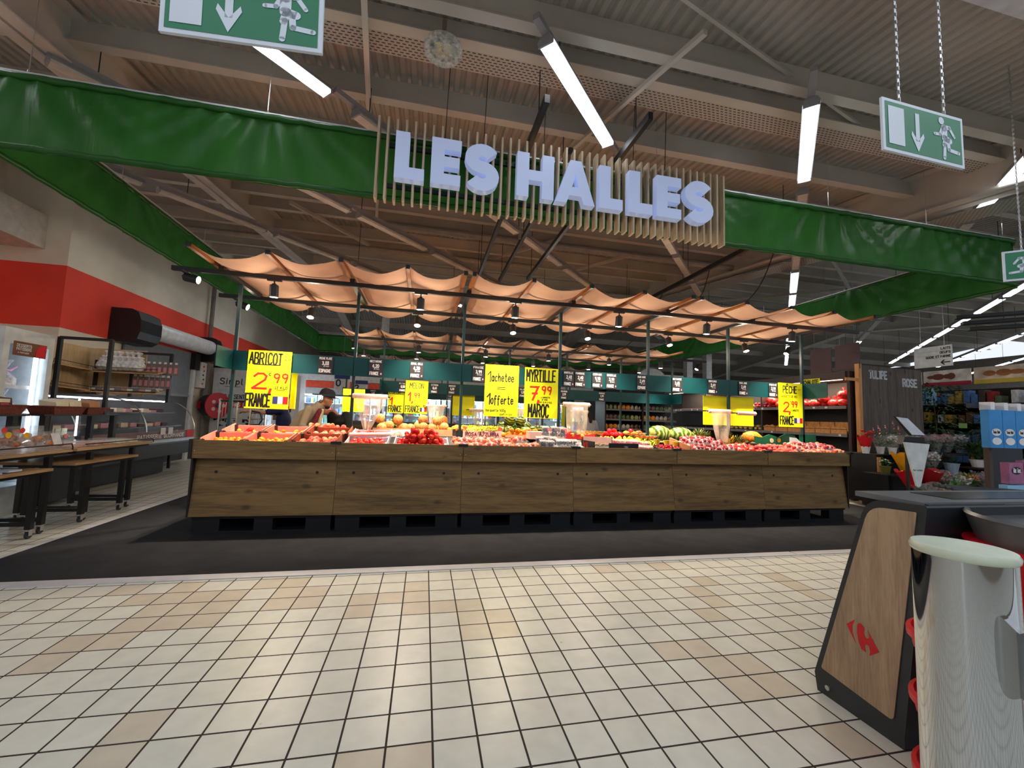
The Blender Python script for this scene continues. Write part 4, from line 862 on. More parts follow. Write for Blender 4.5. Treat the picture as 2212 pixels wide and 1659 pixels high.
avoc = fruit('avocado', 'avocado', .04, fmat('avocado_skin', S(50, 60, 30), S(30, 34, 24), 20, .5), lambda m, r: m.ball((0, 0, r * .8), (r * 1.3, r * .9, r * .85), 12, 8))
def wmelon(m, r): m.ball((0, 0, r * .95), (r, r, r * .95), 20, 14)
wsm = fruit('small_watermelon', 'watermelon', .095, fmat('watermelon_rind', S(40, 66, 24), S(150, 160, 90), 8, .35, .35, .75, wave=7), wmelon)
wbig = fruit('large_watermelon', 'watermelon', .155, fmat('watermelon_rind_pale', S(70, 110, 36), S(196, 200, 110), 5, .3, .35, .65, wave=4), lambda m, r: m.ball((0, 0, r * .9), (r * 1.5, r, r * .9), 24, 14))
zs = lambda y: (.978 + .2 * (y - 3.18)) if y < 4 else (1.142 - .2 * (y - 4))
TL = atan2(.2, 1)
def at_shelf(x, y, h, back=False):
    s = 1 if not back else -1
    return (x, y - sin(TL) * h * s, zs(y) + cos(TL) * h)
def crate(x0, y0, w, d, h, inner, outer, label, tabs=True, back=False, base=0.0, group=None):
    t = thing('fruit_crate', label, 'crate', at_shelf(x0, y0, 0, back), group); o = Vector(t.location)
    rx = TL if not back else -TL
    def loc(m): return m
    ORG[t.name] = Vector((0, 0, 0)); e = .008
    M().box(0, w, 0, d, .002, .010).box(0, w, 0, e, .01, h * .78).box(0, w, d - e, d, .01, h * .78).build('body', inner, t)
    M().box(0, e, 0, d, .01, h).box(w - e, w, 0, d, .01, h).build('end_panel', inner, t)
    m = M()
    for xx in (0, w):
        for yy in (0, d):
            sx, sy = (1 if xx == 0 else -1), (1 if yy == 0 else -1); a = xx + sx * .001; b = yy + sy * .0; k = .045
            m.hull([(a, b, .01), (a + sx * k, b, .01), (a, b + sy * k, .01), (a, b + sy * .001, .01)], [(a, b, h * .86), (a + sx * k, b, h * .86), (a, b + sy * k, h * .86), (a, b + sy * .001, h * .86)])
    m.build('corner_block', outer, t)
    t.rotation_euler = (rx, 0, 0)
    return t
def fill(P, x0, y0, w, d, h0, n, label, group, layers=1, r=.03, back=False, heap=0.0, sc=(.92, 1.08)):
    pts = []
    for l in range(layers):
        ins = r * (.9 + l * (1.0 if layers > 2 else .4)); off = r * (l % 2); y = y0 + ins + off * .6; row = 0; cand = []
        while y < y0 + d - ins + .001:
            x = x0 + ins + off + (r if row % 2 else 0)
            while x < x0 + w - ins + .001: cand.append((x + random.uniform(-.14, .14) * r, y + random.uniform(-.14, .14) * r, l)); x += 2.04 * r
            y += 1.78 * r; row += 1
        if l == layers - 1 and layers < 3: cand = [c for c in cand if random.random() < .6]
        pts += cand
    if len(pts) > n: pts = sorted(pts, key=lambda p: (p[2], random.random()))[:n]
    for (x, y, lv) in pts:
        u = 1 - abs((x - x0) / w - .5) * 1.6
        P.put(at_shelf(x, y, h0 + lv * r * 1.5 + heap * u * .5, back), label=label, group=group, rot=(random.uniform(-.7, .7), random.uniform(-.7, .7), random.uniform(0, 6.28)), scale=random.uniform(*sc))
pink = mat('pink_crate', S(244, 160, 146), .6); crk = mat('black_crate', S(24, 24, 28), .45); brownc = mat('brown_crate', S(160, 84, 56), .7); whc = mat('white_crate', S(214, 218, 232), .55); kraft = mat('kraft', S(190, 140, 100), .75); dgreen = mat('green_box', S(12, 96, 62), .5)
for i, (x0, y0, w) in enumerate(((-2.60, 3.2, .45), (-2.14, 3.2, .46), (-2.56, 3.6, .45), (-2.08, 3.6, .46))):
    nm = ('leftmost pink lined apricot crate at the front edge', 'second pink lined apricot crate at the front edge', 'pink lined crate behind the leftmost apricot crate', 'pink lined crate behind the second apricot crate')[i]
    crate(x0, y0, w, .37, .115, pink, crk, nm, group='apricot crates')
    fill(apri, x0 + .02, y0 + .02, w - .04, .33, .012, 26 if i < 2 else 14, 'orange apricot lying in the ' + nm, 'apricots in the ' + nm, 2, .027)
fill(nect, -2.56, 3.62, .4, .3, .03, 3, 'red nectarine among the apricots of the left rear crate', 'nectarines among the apricots', 1, .036)
crate(-1.64, 3.2, .5, .37, .12, brownc, crk, 'brown peach crate with black ends, left of the unit bracket'); fill(peach, -1.62, 3.22, .46, .33, .012, 20, 'pink peach in the brown crate beside the white crate', 'peaches in the brown crate', 2, .037)
crate(-1.58, 3.6, .5, .36, .12, brownc, crk, 'brown peach crate behind the front brown crate'); fill(peach, -1.56, 3.62, .46, .32, .012, 18, 'pale peach in the rear brown crate', 'peaches in the rear brown crate', 2, .037)
crate(-1.05, 3.2, .5, .37, .09, whc, whc, 'white crate of red nectarines under the hanging bag'); fill(nect, -1.03, 3.22, .46, .33, .012, 26, 'red nectarine in the white crate under the hanging bag', 'nectarines in the left white crate', 2, .034)
crate(-1.05, 3.6, .5, .37, .09, whc, whc, 'white crate behind the left white crate'); fill(nect, -1.03, 3.62, .46, .33, .012, 24, 'nectarine in the rear white crate', 'nectarines in the rear white crate', 2, .034)
tag(M().tube([(-1.05, 3.5, 1.155), (-.55, 3.62, 1.165)], .026, 12).build('plastic_roll', rollm), 'pale roll of bags lying on the white nectarine crate', 'bag roll')
crate(-.47, 3.2, .68, .38, .09, whc, whc, 'white crate of heaped dark red nectarines'); fill(nect, -.42, 3.22, .58, .34, .02, 95, 'shiny dark red nectarine in the heaped pile', 'heaped nectarines', 5, .036)
m = M().grid(lambda i, j: (-.72 + .55 * i, 3.6 + .36 * j, 1.12 + .07 * i * (1 - i) * 4 * .5 + .05 * sin(i * 7 + j * 5) * .5 + .03 * sin(i * 15 + j * 11) + .06 * i), 20, 14)
tag(m.build('paper_wrap', film('wrap_film', S(250, 236, 220), .8, .3, .6, 20), smooth=True), 'crumpled pale wrapping between the white crates', 'wrapping')
# melons
for (x0, lb) in ((-.95, 'left'), (-.35, 'right')):
    crate(x0 + .08, 3.99 - .02, .62, .36, .13, kraft, crk, 'black melon tray, %s of two, behind the nectarines' % lb, back=True)
mz = [(-.76, 4.1), (-.6, 4.12), (-.43, 4.1), (-.7, 4.26), (-.5, 4.25), (-.26, 4.1), (-.1, 4.13), (.06, 4.11), (.2, 4.14), (-.2, 4.27), (-.02, 4.28), (.14, 4.27)]
for (x, y) in mz: melon.put((x, y, 1.20), label='tan netted melon in the black tray under the melon price sign', group='melons', rot=(random.random(), random.random(), random.random() * 6))
for (x, y) in ((-.5, 4.17), (.06, 4.2), (.2, 4.3), (-.72, 4.18), (-.12, 4.2)): melon.put((x, y, 1.31 if x != -.5 else 1.32), label='tan melon lying on top of the others', group='melons on top', rot=(random.random(), random.random(), random.random() * 6))
fill(orang, .24, 4.02, .26, .34, .06, 12, 'orange in the small black tray left of the grapes', 'oranges left of the grapes', 3, .042)
crate(.22, 3.99, .3, .36, .08, crk, crk, 'small black tray of oranges left of the grapes', back=True)
# grapes crate
t = thing('grape_crate', 'pale pink crate of yellow grapes printed ROSA AZZURRA', 'crate', (.75, 3.95, 1.12))
M().box(.46, 1.05, 3.98, 3.99, 1.13, 1.235).build('front_board', mat('pale_pink', S(244, 190, 180), .6), t); M().box(.46, 1.05, 3.99, 4.3, 1.13, 1.14).box(.46, .47, 3.99, 4.3, 1.14, 1.25).box(1.04, 1.05, 3.99, 4.3, 1.14, 1.25).build('body', kraft, t)
M().box(.465, .52, 3.982, 4.03, 1.235, 1.29).box(.99, 1.045, 3.982, 4.03, 1.235, 1.29).build('corner_block', mat('coral_block', S(236, 96, 60), .6), t)
m = M(); strokes(m, 'ROSA AZZURRA', (.5, 3.977, 1.155), (1, 0, 0), (0, 0, 1), .05, .5, .8); m.build('lettering', mat('maroon_print', S(120, 20, 40), .6), t)
gm = fmat('grape_skin', S(226, 220, 40), S(244, 240, 110), 20, .25)
m = M()
for k in range(46): m.ball((random.gauss(0, .055), random.gauss(0, .04), random.uniform(.0, .06)), .0125, 7, 5)
m.tube([(0, 0, .05), (.01, .01, .09)], .003, 5)
o = tag(m.build('grape_bunch', gm, smooth=True, org=(0, 0, 0)), 'g', 'grapes'); GP = Proto(o)
for k in range(12): GP.put((.56 + .39 * ((k * .37) % 1), 4.05 + .06 * (k % 4), 1.20 + .02 * (k % 3)), random.random() * 6, 'bunch of yellow green grapes in the printed crate', 'grape bunches')
# small watermelons and oranges behind the offer sign
for (x, y, z) in ((1.12, 4.3, 1.13), (1.3, 4.34, 1.13), (1.48, 4.3, 1.13), (1.66, 4.33, 1.13), (1.2, 4.5, 1.14), (1.4, 4.52, 1.16), (1.6, 4.5, 1.14), (1.27, 4.42, 1.27), (1.47, 4.42, 1.28), (1.1, 4.5, 1.2), (1.75, 4.45, 1.16)):
    wsm.put((x, y, z + .09), label='small dark green striped watermelon in the heap behind the oranges', group='small watermelons', rot=(random.random() * 2, random.random() * 2, random.random() * 6))
crate(1.03, 3.99, .72, .22, .06, kraft, crk, 'low tray of oranges before the small watermelons', back=True)
fill(orang, 1.05, 4.0, .68, .2, .01, 20, 'orange in the low tray before the small watermelons', 'oranges before the watermelons', 2, .044)
# bagged fruit: a clear bag round a few nectarines
def bagged(name, fm, r, n=6, w=.1, filmm=None):
    t = thing(name, 'bag', 'bag of fruit', (0, 0, 0)); ORG[t.name] = Vector((0, 0, 0))
    for k in range(n): M().ball(((k % 3 - 1) * r * 1.9 + random.uniform(-.006, .006), (k // 3 - .5) * r * 1.9, r + .012 + (.01 if k % 2 else 0)), r, 10, 7).build('fruit', fm, t, True)
    def bf(i, j):
        a = 2 * pi * i; rr_ = 1 + .10 * sin(5 * a + 1) * (1 - j) + .12 * sin(9 * a); ph = pi * .5 * j
        if j > .97: return (.02 * cos(a), .02 * sin(a), r * 2.6)
        return (w * rr_ * cos(a) * (cos(ph * .95)) ** .5, w * .75 * rr_ * sin(a) * (cos(ph * .95)) ** .5, r * 2.45 * j ** .7 + .006 * sin(7 * a + j * 9))
    M().grid(bf, 26, 8).build('clear_bag', filmm or film('crinkled_film', (1, .97, .97), .42, .12, 1.0, 34), t, True)
    return Proto(t)
BG1 = bagged('bagged_nectarines', bpy.data.materials['nectarine_skin'], .034)
BG2 = bagged('bagged_peaches', bpy.data.materials['peach_skin'], .034)
BG3 = bagged('bagged_plums', bpy.data.materials['dark_peach_skin'], .032)
def bags(P, xs, ys, label, group, h=.0, back=False):
    for y in ys:
        for x in xs:
            c = P.put(at_shelf(x + random.uniform(-.012, .012), y, h + random.uniform(0, .03), back), label=label, group=group, rot=(random.uniform(-.2, .2) + TL, random.uniform(-.2, .2), random.uniform(-.5, .5)))
bags(BG2, (.36, .56, .77, .98), (3.27, 3.43), 'crinkled bag of pale red fruit beside the heaped nectarines', 'bags of fruit under the offer sign', .02)
bags(BG2, (.42, .64, .9), (3.36,), 'crinkled bag of fruit on top, under the offer sign', 'top bags under the offer sign', .05)
bags(BG2, (1.15, 1.33), (3.27,), 'crinkled bag of orange red fruit left of the blueberry punnets', 'bags left of the blueberries', .02)
bags(BG2, (1.18,), (3.45,), 'bag of fruit with a twisted white corner', 'twisted bag', .06)
# punnets
def punnet(name, bm_, h=.07, lid=True, n=60, w=.09, d=.06, br=.0085):
    t = thing(name, 'p', 'punnet', (0, 0, 0)); ORG[t.name] = Vector((0, 0, 0))
    m = M()
    for k in range(n): m.ball((random.uniform(-w * .85, w * .85), random.uniform(-d * .85, d * .85), random.uniform(.012, h * .85)), br, 6, 4)
    tag(m.build('berries', bm_, t, True), kind='stuff')
    M().hull([(-w * .9, -d * .9, 0), (w * .9, -d * .9, 0), (w * .9, d * .9, 0), (-w * .9, d * .9, 0)], [(-w, -d, h), (w, -d, h), (w, d, h), (-w, d, h)]).build('clear_tub', clear, t)
    if lid: M().box(-w * 1.04, w * 1.04, -d * 1.04, d * 1.04, h, h + .008).build('lid', clear, t)
    return Proto(t)
PB = punnet('blueberry_punnet', fmat('blueberry', S(24, 26, 60), S(60, 66, 110), 40, .5)); PTALL = punnet('blueberry_pot', bpy.data.materials['blueberry'], .14, True, 110, .05, .05)
PR = punnet('raspberry_punnet', fmat('raspberry', S(196, 30, 60), S(236, 90, 110), 40, .5))
for (x, y, z, k) in ((1.50, 3.5, 0, 1), (1.60, 3.55, 0, 1), (1.70, 3.5, 0, 1), (1.62, 3.64, .12, 1), (1.75, 3.64, .12, 1), (1.86, 3.6, .12, 1), (1.5, 3.32, 0, 1), (1.6, 3.3, 0, 1)):
    PTALL.put(at_shelf(x, y, z + .0), label='tall clear pot of blueberries with red rimmed lid under the blueberry sign' if z else 'tall clear pot of dark blueberries at the front, under the blueberry sign', group='tall blueberry pots' + (' stacked' if z else ''), rot=(TL, 0, random.uniform(-.2, .2)))
tag(M().box(1.42, 1.95, 3.7, 3.96, 1.14, 1.25).build('pale_carton', mat('pale_carton', S(244, 200, 186), .7)), 'pale pink carton behind the blueberry pots', 'carton')
for (x, y, z) in ((1.72, 3.3, 0), (1.86, 3.3, 0), (1.99, 3.32, 0), (1.78, 3.32, .08), (1.92, 3.33, .08), (2.03, 3.48, 0), (1.82, 3.45, .05)):
    PB.put(at_shelf(x, y, z), label='low clear punnet of blueberries piled right of the tall pots', group='low blueberry punnets', rot=(TL, 0, random.uniform(-.3, .3)))
# red edged crates with oranges behind
crate(2.02, 4.0, .55, .36, .1, mat('red_crate', S(232, 30, 40), .5), bpy.data.materials['red_crate'], 'red edged crate behind the hanging bag', back=True); fill(orang, 2.05, 4.02, .5, .3, .02, 14, 'orange in the red edged crate', 'oranges in the red crate', 2, .044, True)
# black box with VG
t = thing('cherry_box', 'black carton box printed VG in red and white, open to the side', 'box', (2.35, 3.3, 1.05))
for (a, b, c, d, z0, z1) in ((2.22, 2.235, 3.24, 3.72, 1.0, 1.15), (2.24, 2.72, 3.7, 3.71, 1.08, 1.2), (2.45, 2.9, 3.24, 3.255, 1.05, 1.135), (2.24, 2.9, 3.24, 3.7, 1.0, 1.05)): M().box(a, b, c, d, z0, z1).build('side', crk, t)
m = M(); strokes(m, 'VG', (2.218, 3.62, 1.06), (0, -1, 0), (0, 0, 1), .06, .16, 1.3); m.build('lettering', redink, t)
M().box(2.245, 2.7, 3.695, 3.699, 1.09, 1.2).build('inner_paper', mat('pink_paper', S(240, 190, 180), .7), t)
m = M()
for k in range(90):
    x, y = random.uniform(2.26, 2.55), random.uniform(3.4, 3.66); a = random.random() * 6; m.tube([(x, y, 1.08 + random.random() * .03), (x + .04 * cos(a), y + .04 * sin(a), 1.10 + random.random() * .03)], .0012, 3, False)
tag(m.build('straw', mat('straw', S(226, 196, 140), .8), t), kind='stuff')
for (x, y, z) in ((2.75, 3.32, 0), (2.92, 3.34, 0), (3.06, 3.32, 0), (2.8, 3.48, .02), (2.96, 3.5, .03), (3.1, 3.47, .02), (2.68, 3.45, .05), (2.86, 3.4, .06)):
    PR.put(at_shelf(x, y, z + .02), label='clear punnet of raspberries beside the black box', group='raspberry punnets', rot=(TL, 0, random.uniform(-.4, .4)))
fill(lemon, 2.5, 3.72, .8, .24, .02, 26, 'yellow lemon in the row behind the black box', 'lemons', 2, .033)
fill(mango, 3.0, 4.05, .5, .3, .1, 8, 'mango in the row behind the lemons', 'mangoes', 2, .055, True)
redp = fruit('red_pepper', 'pepper', .045, fmat('red_pepper_skin', S(210, 12, 24), S(232, 40, 50), 12, .2), lambda m, r: m.lathe([(0, 0), (r * .6, .004), (r * .9, r * .5), (r, r * 1.3), (r * .7, r * 1.7), (r * .15, r * 1.6), (.004, r * 1.95)], (0, 0, 0), 9))
fill(redp, 2.75, 4.02, .75, .3, .06, 26, 'glossy red pepper in the heap behind the lemons', 'red peppers', 2, .045, True)
# yellow cartons, cherries
yel = mat('lime_carton', S(220, 232, 40), .6)
for i, (x, y) in enumerate(((3.1, 3.5), (3.22, 3.44), (3.28, 3.54), (3.18, 3.6))):
    m = M(); z = zs(y) + .02; c = (x, y, z)
    for a in range(4):
        an = a * pi / 2 + i; m.quad((x, y, z), (x + .05 * cos(an), y + .05 * sin(an), z + .10), (x + .05 * cos(an + .9), y + .05 * sin(an + .9), z + .11), (x + .01, y, z + .02))
    tag(m.build('lime_paper_tray', yel), 'folded lime yellow paper tray beside the raspberry punnets', 'paper tray', 'lime paper trays')
cherry = fruit('cherry', 'cherry', .0135, fmat('cherry_skin', S(110, 4, 20), S(180, 20, 40), 20, .18))
crate(3.3, 3.2, .42, .4, .05, crk, crk, 'flat black cherry tray beside the fifth bracket'); fill(cherry, 3.31, 3.21, .4, .38, .03, 120, 'dark red cherry in the flat black tray', 'cherries', 3, .0135, heap=.05)
for (x, y) in ((3.42, 3.62), (3.56, 3.58), (3.66, 3.5)):
    tag(M().lathe([(0, 0), (.03, 0), (.05, .09), (.048, .09), (.028, .005)], (x, y, zs(y) + .03), 12).build('paper_cone', mat('cone_paper', S(220, 200, 60), .6)), 'yellow printed paper cup standing among the cherries', 'paper cup', 'paper cups among the cherries')
# big watermelons, cut pieces
for (x, y, z, rz, lb) in ((3.84, 4.25, 1.12, .2, 'large pale green watermelon, left of the pair in front of the pineapples'), (4.28, 4.3, 1.1, -.1, 'large green watermelon, right of the pair in front of the pineapples'), (4.62, 4.42, 1.08, .1, 'pale watermelon half hidden behind the pineapple leaves')):
    wbig.put((x, y, z), rz, lb, 'large watermelons', scale=1.0 if x < 4.4 else .8)
flesh = mat('melon_flesh', S(236, 96, 84), .4)
for (x, y, z, lb) in ((3.28, 4.06, 1.2, 'cut watermelon slice wrapped in film, left of the large watermelons'), (3.42, 3.98, 1.17, 'second cut watermelon slice lying on a board')):
    t = thing('cut_watermelon', lb, 'watermelon', (x, y, z)); M().lathe([(0, 0), (.15, 0), (.152, .02), (0, .02)], (x, y, z + .03), 20, 1.3, .9).build('flesh', flesh, t); M().lathe([(0, -.06), (.1, -.04), (.16, .028), (.157, .03), (0, .025)], (x, y, z + .03), 20, 1.3, .9).build('rind', bpy.data.materials['watermelon_rind_pale'], t, True)
tag(M().box(3.2, 3.85, 3.75, 3.96, 1.13, 1.15).build('board', kraft), 'pale board under the cut watermelon', 'board')
# pineapples
pf = fmat('pineapple_skin', S(150, 96, 30), S(196, 150, 60), 40, .6, bump=45); pl = fmat('pineapple_leaf', S(70, 96, 50), S(150, 160, 90), 20, .5)
def pine():
    t = thing('pineapple', 'p', 'pineapple', (0, 0, 0)); M().lathe([(0, 0), (.045, .0), (.062, .05), (.065, .1), (.055, .16), (.03, .185), (0, .19)], (0, 0, 0), 14).build('fruit', pf, t, True)
    m = M()
    for k in range(38):
        a = k * 2.4; e = .2 + .95 * (k / 38); m.leaf((0.012 * cos(a), .012 * sin(a), .18), (cos(a) * cos(e), sin(a) * cos(e), sin(e)), .11 + .06 * (k / 38), .022)
    m.build('leaf_crown', pl, t); return Proto(t)
PP = pine()
for (x, y, z, lb) in ((4.42, 3.98, 1.08, 'pineapple with dark leaves before the right large watermelon'), (4.55, 4.12, 1.08, 'second pineapple, leaves touching the first'), (4.95, 3.98, 1.06, 'tall pineapple left of the hanging bag'), (5.12, 3.9, 1.0, 'low pineapple leaves under the hanging bag'), (4.7, 4.2, 1.05, 'pineapple standing behind the others')): PP.put((x, y, z), random.random() * 6, lb, 'pineapples')
# bags to the right
bags(BG3, (3.86, 4.05, 4.24, 4.43), (3.28, 3.46, 3.64), 'shiny bag of pink nectarines right of the cherries', 'bags of pink nectarines', .02)
bags(BG1, (4.60, 4.78), (3.28, 3.46), 'shiny bag of red nectarines before the pineapples', 'bags of red nectarines', .02)
bags(BG3, (3.95, 4.16, 4.38), (3.52, 3.7), 'bag of pink nectarines on the upper layer', 'upper bags of pink nectarines', .07)
tag(M().hull([(3.7, 3.22, 1.0), (3.78, 3.2, 1.0), (3.78, 3.7, 1.1), (3.7, 3.72, 1.1)], [(3.7, 3.22, 1.12), (3.705, 3.2, 1.12), (3.705, 3.7, 1.22), (3.7, 3.72, 1.22)]).build('kraft_side', kraft), 'brown carton side between the cherries and the bagged nectarines', 'carton')
fill(rpeach, 4.75, 3.2, .5, .6, .0, 44, 'loose red peach right of the bagged nectarines', 'loose red peaches, left part', 2, .034, heap=.03)
fill(plum, 5.0, 3.3, .3, .3, .05, 6, 'loose dark peach among the red ones', 'dark peaches', 2, .034)
fill(rpeach, 5.25, 3.2, .55, .55, .0, 54, 'loose red peach under the citrus box', 'loose red peaches, right part', 2, .034, heap=.04)
fill(avoc, 4.95, 3.6, .35, .2, .05, 8, 'dark avocado behind the loose peaches', 'avocados', 1, .045)
bags(BG2, (5.86, 6.04, 6.22, 6.40), (3.28, 3.46, 3.62), 'shiny bag of peaches at the right end of the stall', 'bags of peaches at the right end', .02)
bags(BG3, (5.95, 6.13, 6.31), (3.36, 3.52), 'dark shiny bag on top at the right end of the stall', 'top bags at the right end', .065)
# green citrus box and orange net
t = thing('citrus_box', 'torn green printed citrus box in front of the peach sign', 'box', (6.1, 4.0, 1.15))
m = M(); pts = [(5.55, 1.12), (5.55, 1.27), (5.7, 1.25), (5.86, 1.31), (6.05, 1.26), (6.2, 1.33), (6.4, 1.30), (6.42, 1.12)]
m.poly(pts, (0, 4.02, 0), (1, 0, 0), (0, 0, 1), (0, .01, 0)); m.build('front_side', dgreen, t)
M().poly([(6.45, 1.12), (6.45, 1.32), (6.8, 1.33), (6.82, 1.12)], (0, 3.98, 0), (1, 0, 0), (0, 0, 1), (0, .01, 0)).build('side_flap', dgreen, t)
for (x, z, c) in ((5.9, 1.2, S(240, 210, 170)), (6.05, 1.21, S(250, 190, 60)), (6.62, 1.25, S(210, 180, 90))): M().tube([(x, 4.018, z), (x, 4.014, z)], .04, 14).build('printed_fruit', mat('print%d' % int(x * 100), c, .6), t)
M().poly([(6.22, 1.13), (6.22, 1.27), (6.36, 1.26), (6.5, 1.16), (6.45, 1.12)], (0, 3.96, 0), (1, 0, 0), (0, 0, 1), (0, .004, 0)).build('white_label', white, t)
netm = fmat('orange_net', S(226, 110, 10), S(250, 160, 40), 30, .5, bump=80)
tag(M().ball((5.72, 4.28, 1.22), (.2, .14, .13), 18, 12, .05).build('net_of_oranges', netm, smooth=True), 'orange net bag bulging behind the green citrus box', 'net bag')
ban = mat('banana_skin', S(244, 206, 50), .45)
for k in range(4):
    m = M(); a0 = -.5 + .05 * k; m.tube([(4.98 + .05 * k + .07 * sin(a0 + j * .25), 4.05, 1.12 + .022 * j) for j in range(8)], [.006, .013, .017, .018, .018, .016, .011, .005], 8); tag(m.build('banana', ban, smooth=True), 'yellow banana standing in the bunch behind the sixth post', 'banana', 'bananas behind the sixth post')
# second stall produce, seen in the gap
lett = fmat('lettuce', S(60, 130, 30), S(160, 200, 70), 20, .6)
def lettuce():
    m = M()
    for k in range(40):
        a = k * 2.4; e = .1 + 1.3 * k / 40; m.leaf((0, 0, .02), (cos(a) * cos(e), sin(a) * cos(e), sin(e)), .12, .09)
    o = m.build('lettuce', lett, org=(0, 0, 0)); return Proto(tag(o, 'l', 'lettuce'))
LT = lettuce()
zs2 = lambda y: 1.0 + .22 * (y - 7.2)
for k in range(16): LT.put((2.0 + .11 * (k % 5) + random.uniform(0, .05), 7.3 + .14 * (k // 5), 1.06 + .05 * (k // 5)), random.random() * 6, 'green lettuce heaped on the second stall, behind the fourth post', 'lettuces on the second stall')
for k in range(8): LT.put((-1.05 + .13 * (k % 4), 7.3 + .14 * (k // 4), 1.1), random.random() * 6, 'green lettuce on the second stall beside the second post', 'lettuces left on the second stall')
tom = fruit('tomato', 'tomato', .038, fmat('tomato_skin', S(214, 20, 20), S(240, 60, 30), 14, .2), lambda m, r: m.ball((0, 0, r * .85), (r, r, r * .85), 12, 8))
for k in range(60): tom.put((2.6 + .07 * (k % 12) + random.uniform(0, .02), 7.25 + .08 * (k // 12), 1.06 + .022 * (k // 12)), random.random() * 6, 'red tomato heaped on the second stall', 'tomatoes on the second stall')
for k in range(50): lemon.put((.7 + .065 * (k % 10), 7.25 + .08 * (k // 10), 1.08 + .02 * (k // 10)), random.random() * 6, 'lemon on the second stall behind the offer sign', 'lemons on the second stall')
for k in range(36): orang.put((-.4 + .1 * (k % 9), 7.25 + .1 * (k // 9), 1.06 + .022 * (k // 9)), random.random() * 6, 'orange on the second stall behind the melons', 'oranges on the second stall')
for k in range(30): mango.put((3.6 + .12 * (k % 10), 7.25 + .1 * (k // 10), 1.06 + .022 * (k // 10)), random.random() * 6, 'mango on the second stall behind the large watermelons', 'mangoes on the second stall')
for k in range(20): melon.put((-.35 + .16 * (k % 5), 5.0 - .55 + .16 * (k // 5) * .2, 1.0), random.random() * 6, 'melon', 'melons') if False else None
tag(M().box(-1.75, -1.18, 4.1, 4.6, 1.12, 1.2).build('peach_carton', kraft), 'brown carton behind the rear peach crate', 'carton')
fill(peach, -1.72, 4.12, .5, .4, .1, 22, 'yellow peach in the carton behind the brown crates', 'peaches in the rear carton', 1, .037, True)
# ---------------------------------------------------------------- bakery corner on the left
oak = wood('table_oak', S(196, 160, 118), S(160, 124, 86), 1.6, 'Y', .5, False)
def caster(t, x, y):
    c = M().tube([(x - .012, y, .035), (x + .012, y, .035)], .035, 14).build('caster_wheel', mat('rubber', S(50, 52, 56), .6), t)
    M().box(x - .02, x - .016, y - .02, y + .02, .03, .09).box(x + .016, x + .02, y - .02, y + .02, .03, .09).box(x - .025, x + .025, y - .03, y + .03, .086, .095).build('caster_fork', steel, t)
def table(label, x0, x1, y0, y1, h, legs=None):
    t = thing('bakery_table', label, 'table', ((x0 + x1) / 2, (y0 + y1) / 2, 0), 'nesting bakery tables on castors')
    M().box(x0, x1, y0, y1, h - .028, h).build('table_top', oak, t)
    M().box(x0 + .03, x1 - .03, y0 + .03, y1 - .03, h - .06, h - .03).build('apron', black, t)
    ya, yb = legs or (y0 + .2, y1 - .2)
    for yy in (ya, yb):
        for xx in (x0 + .1, x1 - .08):
            M().box(xx - .025, xx + .025, yy - .025, yy + .025, .095, h - .03).build('leg', black, t); caster(t, xx, yy)
        M().box(x0 + .1, x1 - .08, yy - .022, yy + .022, .13, .17).build('foot_rail', black, t)
    return t
table('high bakery table nearest the left edge, carrying the plastic cake boxes', -4.95, -4.1, 2.1, 3.62, .90, (2.45, 3.42))
table('low bakery table tucked under the nearest high one', -4.85, -4.05, 1.9, 3.32, .72, (2.2, 3.22))
table('high bakery table behind the first, carrying flat clear boxes', -4.95, -4.1, 3.68, 5.06, .90, (4.0, 4.76))
table('low bakery table tucked under the second high one', -4.8, -4.06, 3.62, 4.7, .74, (3.9, 4.55))
for (ya, yb, lb) in ((2.6, 3.62, 'first'), (3.8, 5.15, 'second')):
    t = thing('raised_shelf', 'black raised shelf standing on the %s bakery table, baskets on it' % lb, 'shelf', (-4.68, (ya + yb) / 2, .9), 'raised shelves on the bakery tables')
    M().box(-4.95, -4.55, ya, yb, 1.27, 1.29).build('shelf_board', black, t)
    for yy in (ya + .1, yb - .12):
        for xx in (-4.9, -4.62): M().box(xx - .03, xx + .03, yy - .03, yy + .03, .9, 1.27).build('upright', black, t)
wick = mat('wicker', S(116, 52, 38), .6, var=.4, scale=60, bump=1.0, bscale=90)
def basket(x, y, z, w, d, h, lb):
    t = thing('wicker_basket', lb, 'basket', (x, y, z), 'dark wicker baskets on the raised shelves')
    M().hull([(x - w * .42, y - d * .42, z), (x + w * .42, y - d * .42, z), (x + w * .42, y + d * .42, z), (x - w * .42, y + d * .42, z)], [(x - w / 2, y - d / 2, z + h), (x + w / 2, y - d / 2, z + h), (x + w / 2, y + d / 2, z + h), (x - w / 2, y + d / 2, z + h)]).build('woven_body', wick, t)
    M().tube([(x - w / 2, y - d / 2, z + h), (x + w / 2, y - d / 2, z + h), (x + w / 2, y + d / 2, z + h), (x - w / 2, y + d / 2, z + h), (x - w / 2, y - d / 2, z + h)], .01, 6).build('rim', wick, t)
basket(-4.72, 3.3, 1.29, .3, .62, .1, 'dark wicker basket at the left edge of the picture')
basket(-4.72, 4.2, 1.29, .3, .5, .095, 'dark wicker basket on the second shelf, nearer of two')
basket(-4.72, 4.66, 1.29, .3, .38, .09, 'dark wicker basket on the second shelf, farther of two')
cream = mat('cream_label', S(232, 224, 190), .6); choc = mat('chocolate', S(70, 36, 26), .6); pinkl = mat('pink_label', S(236, 60, 110), .6)
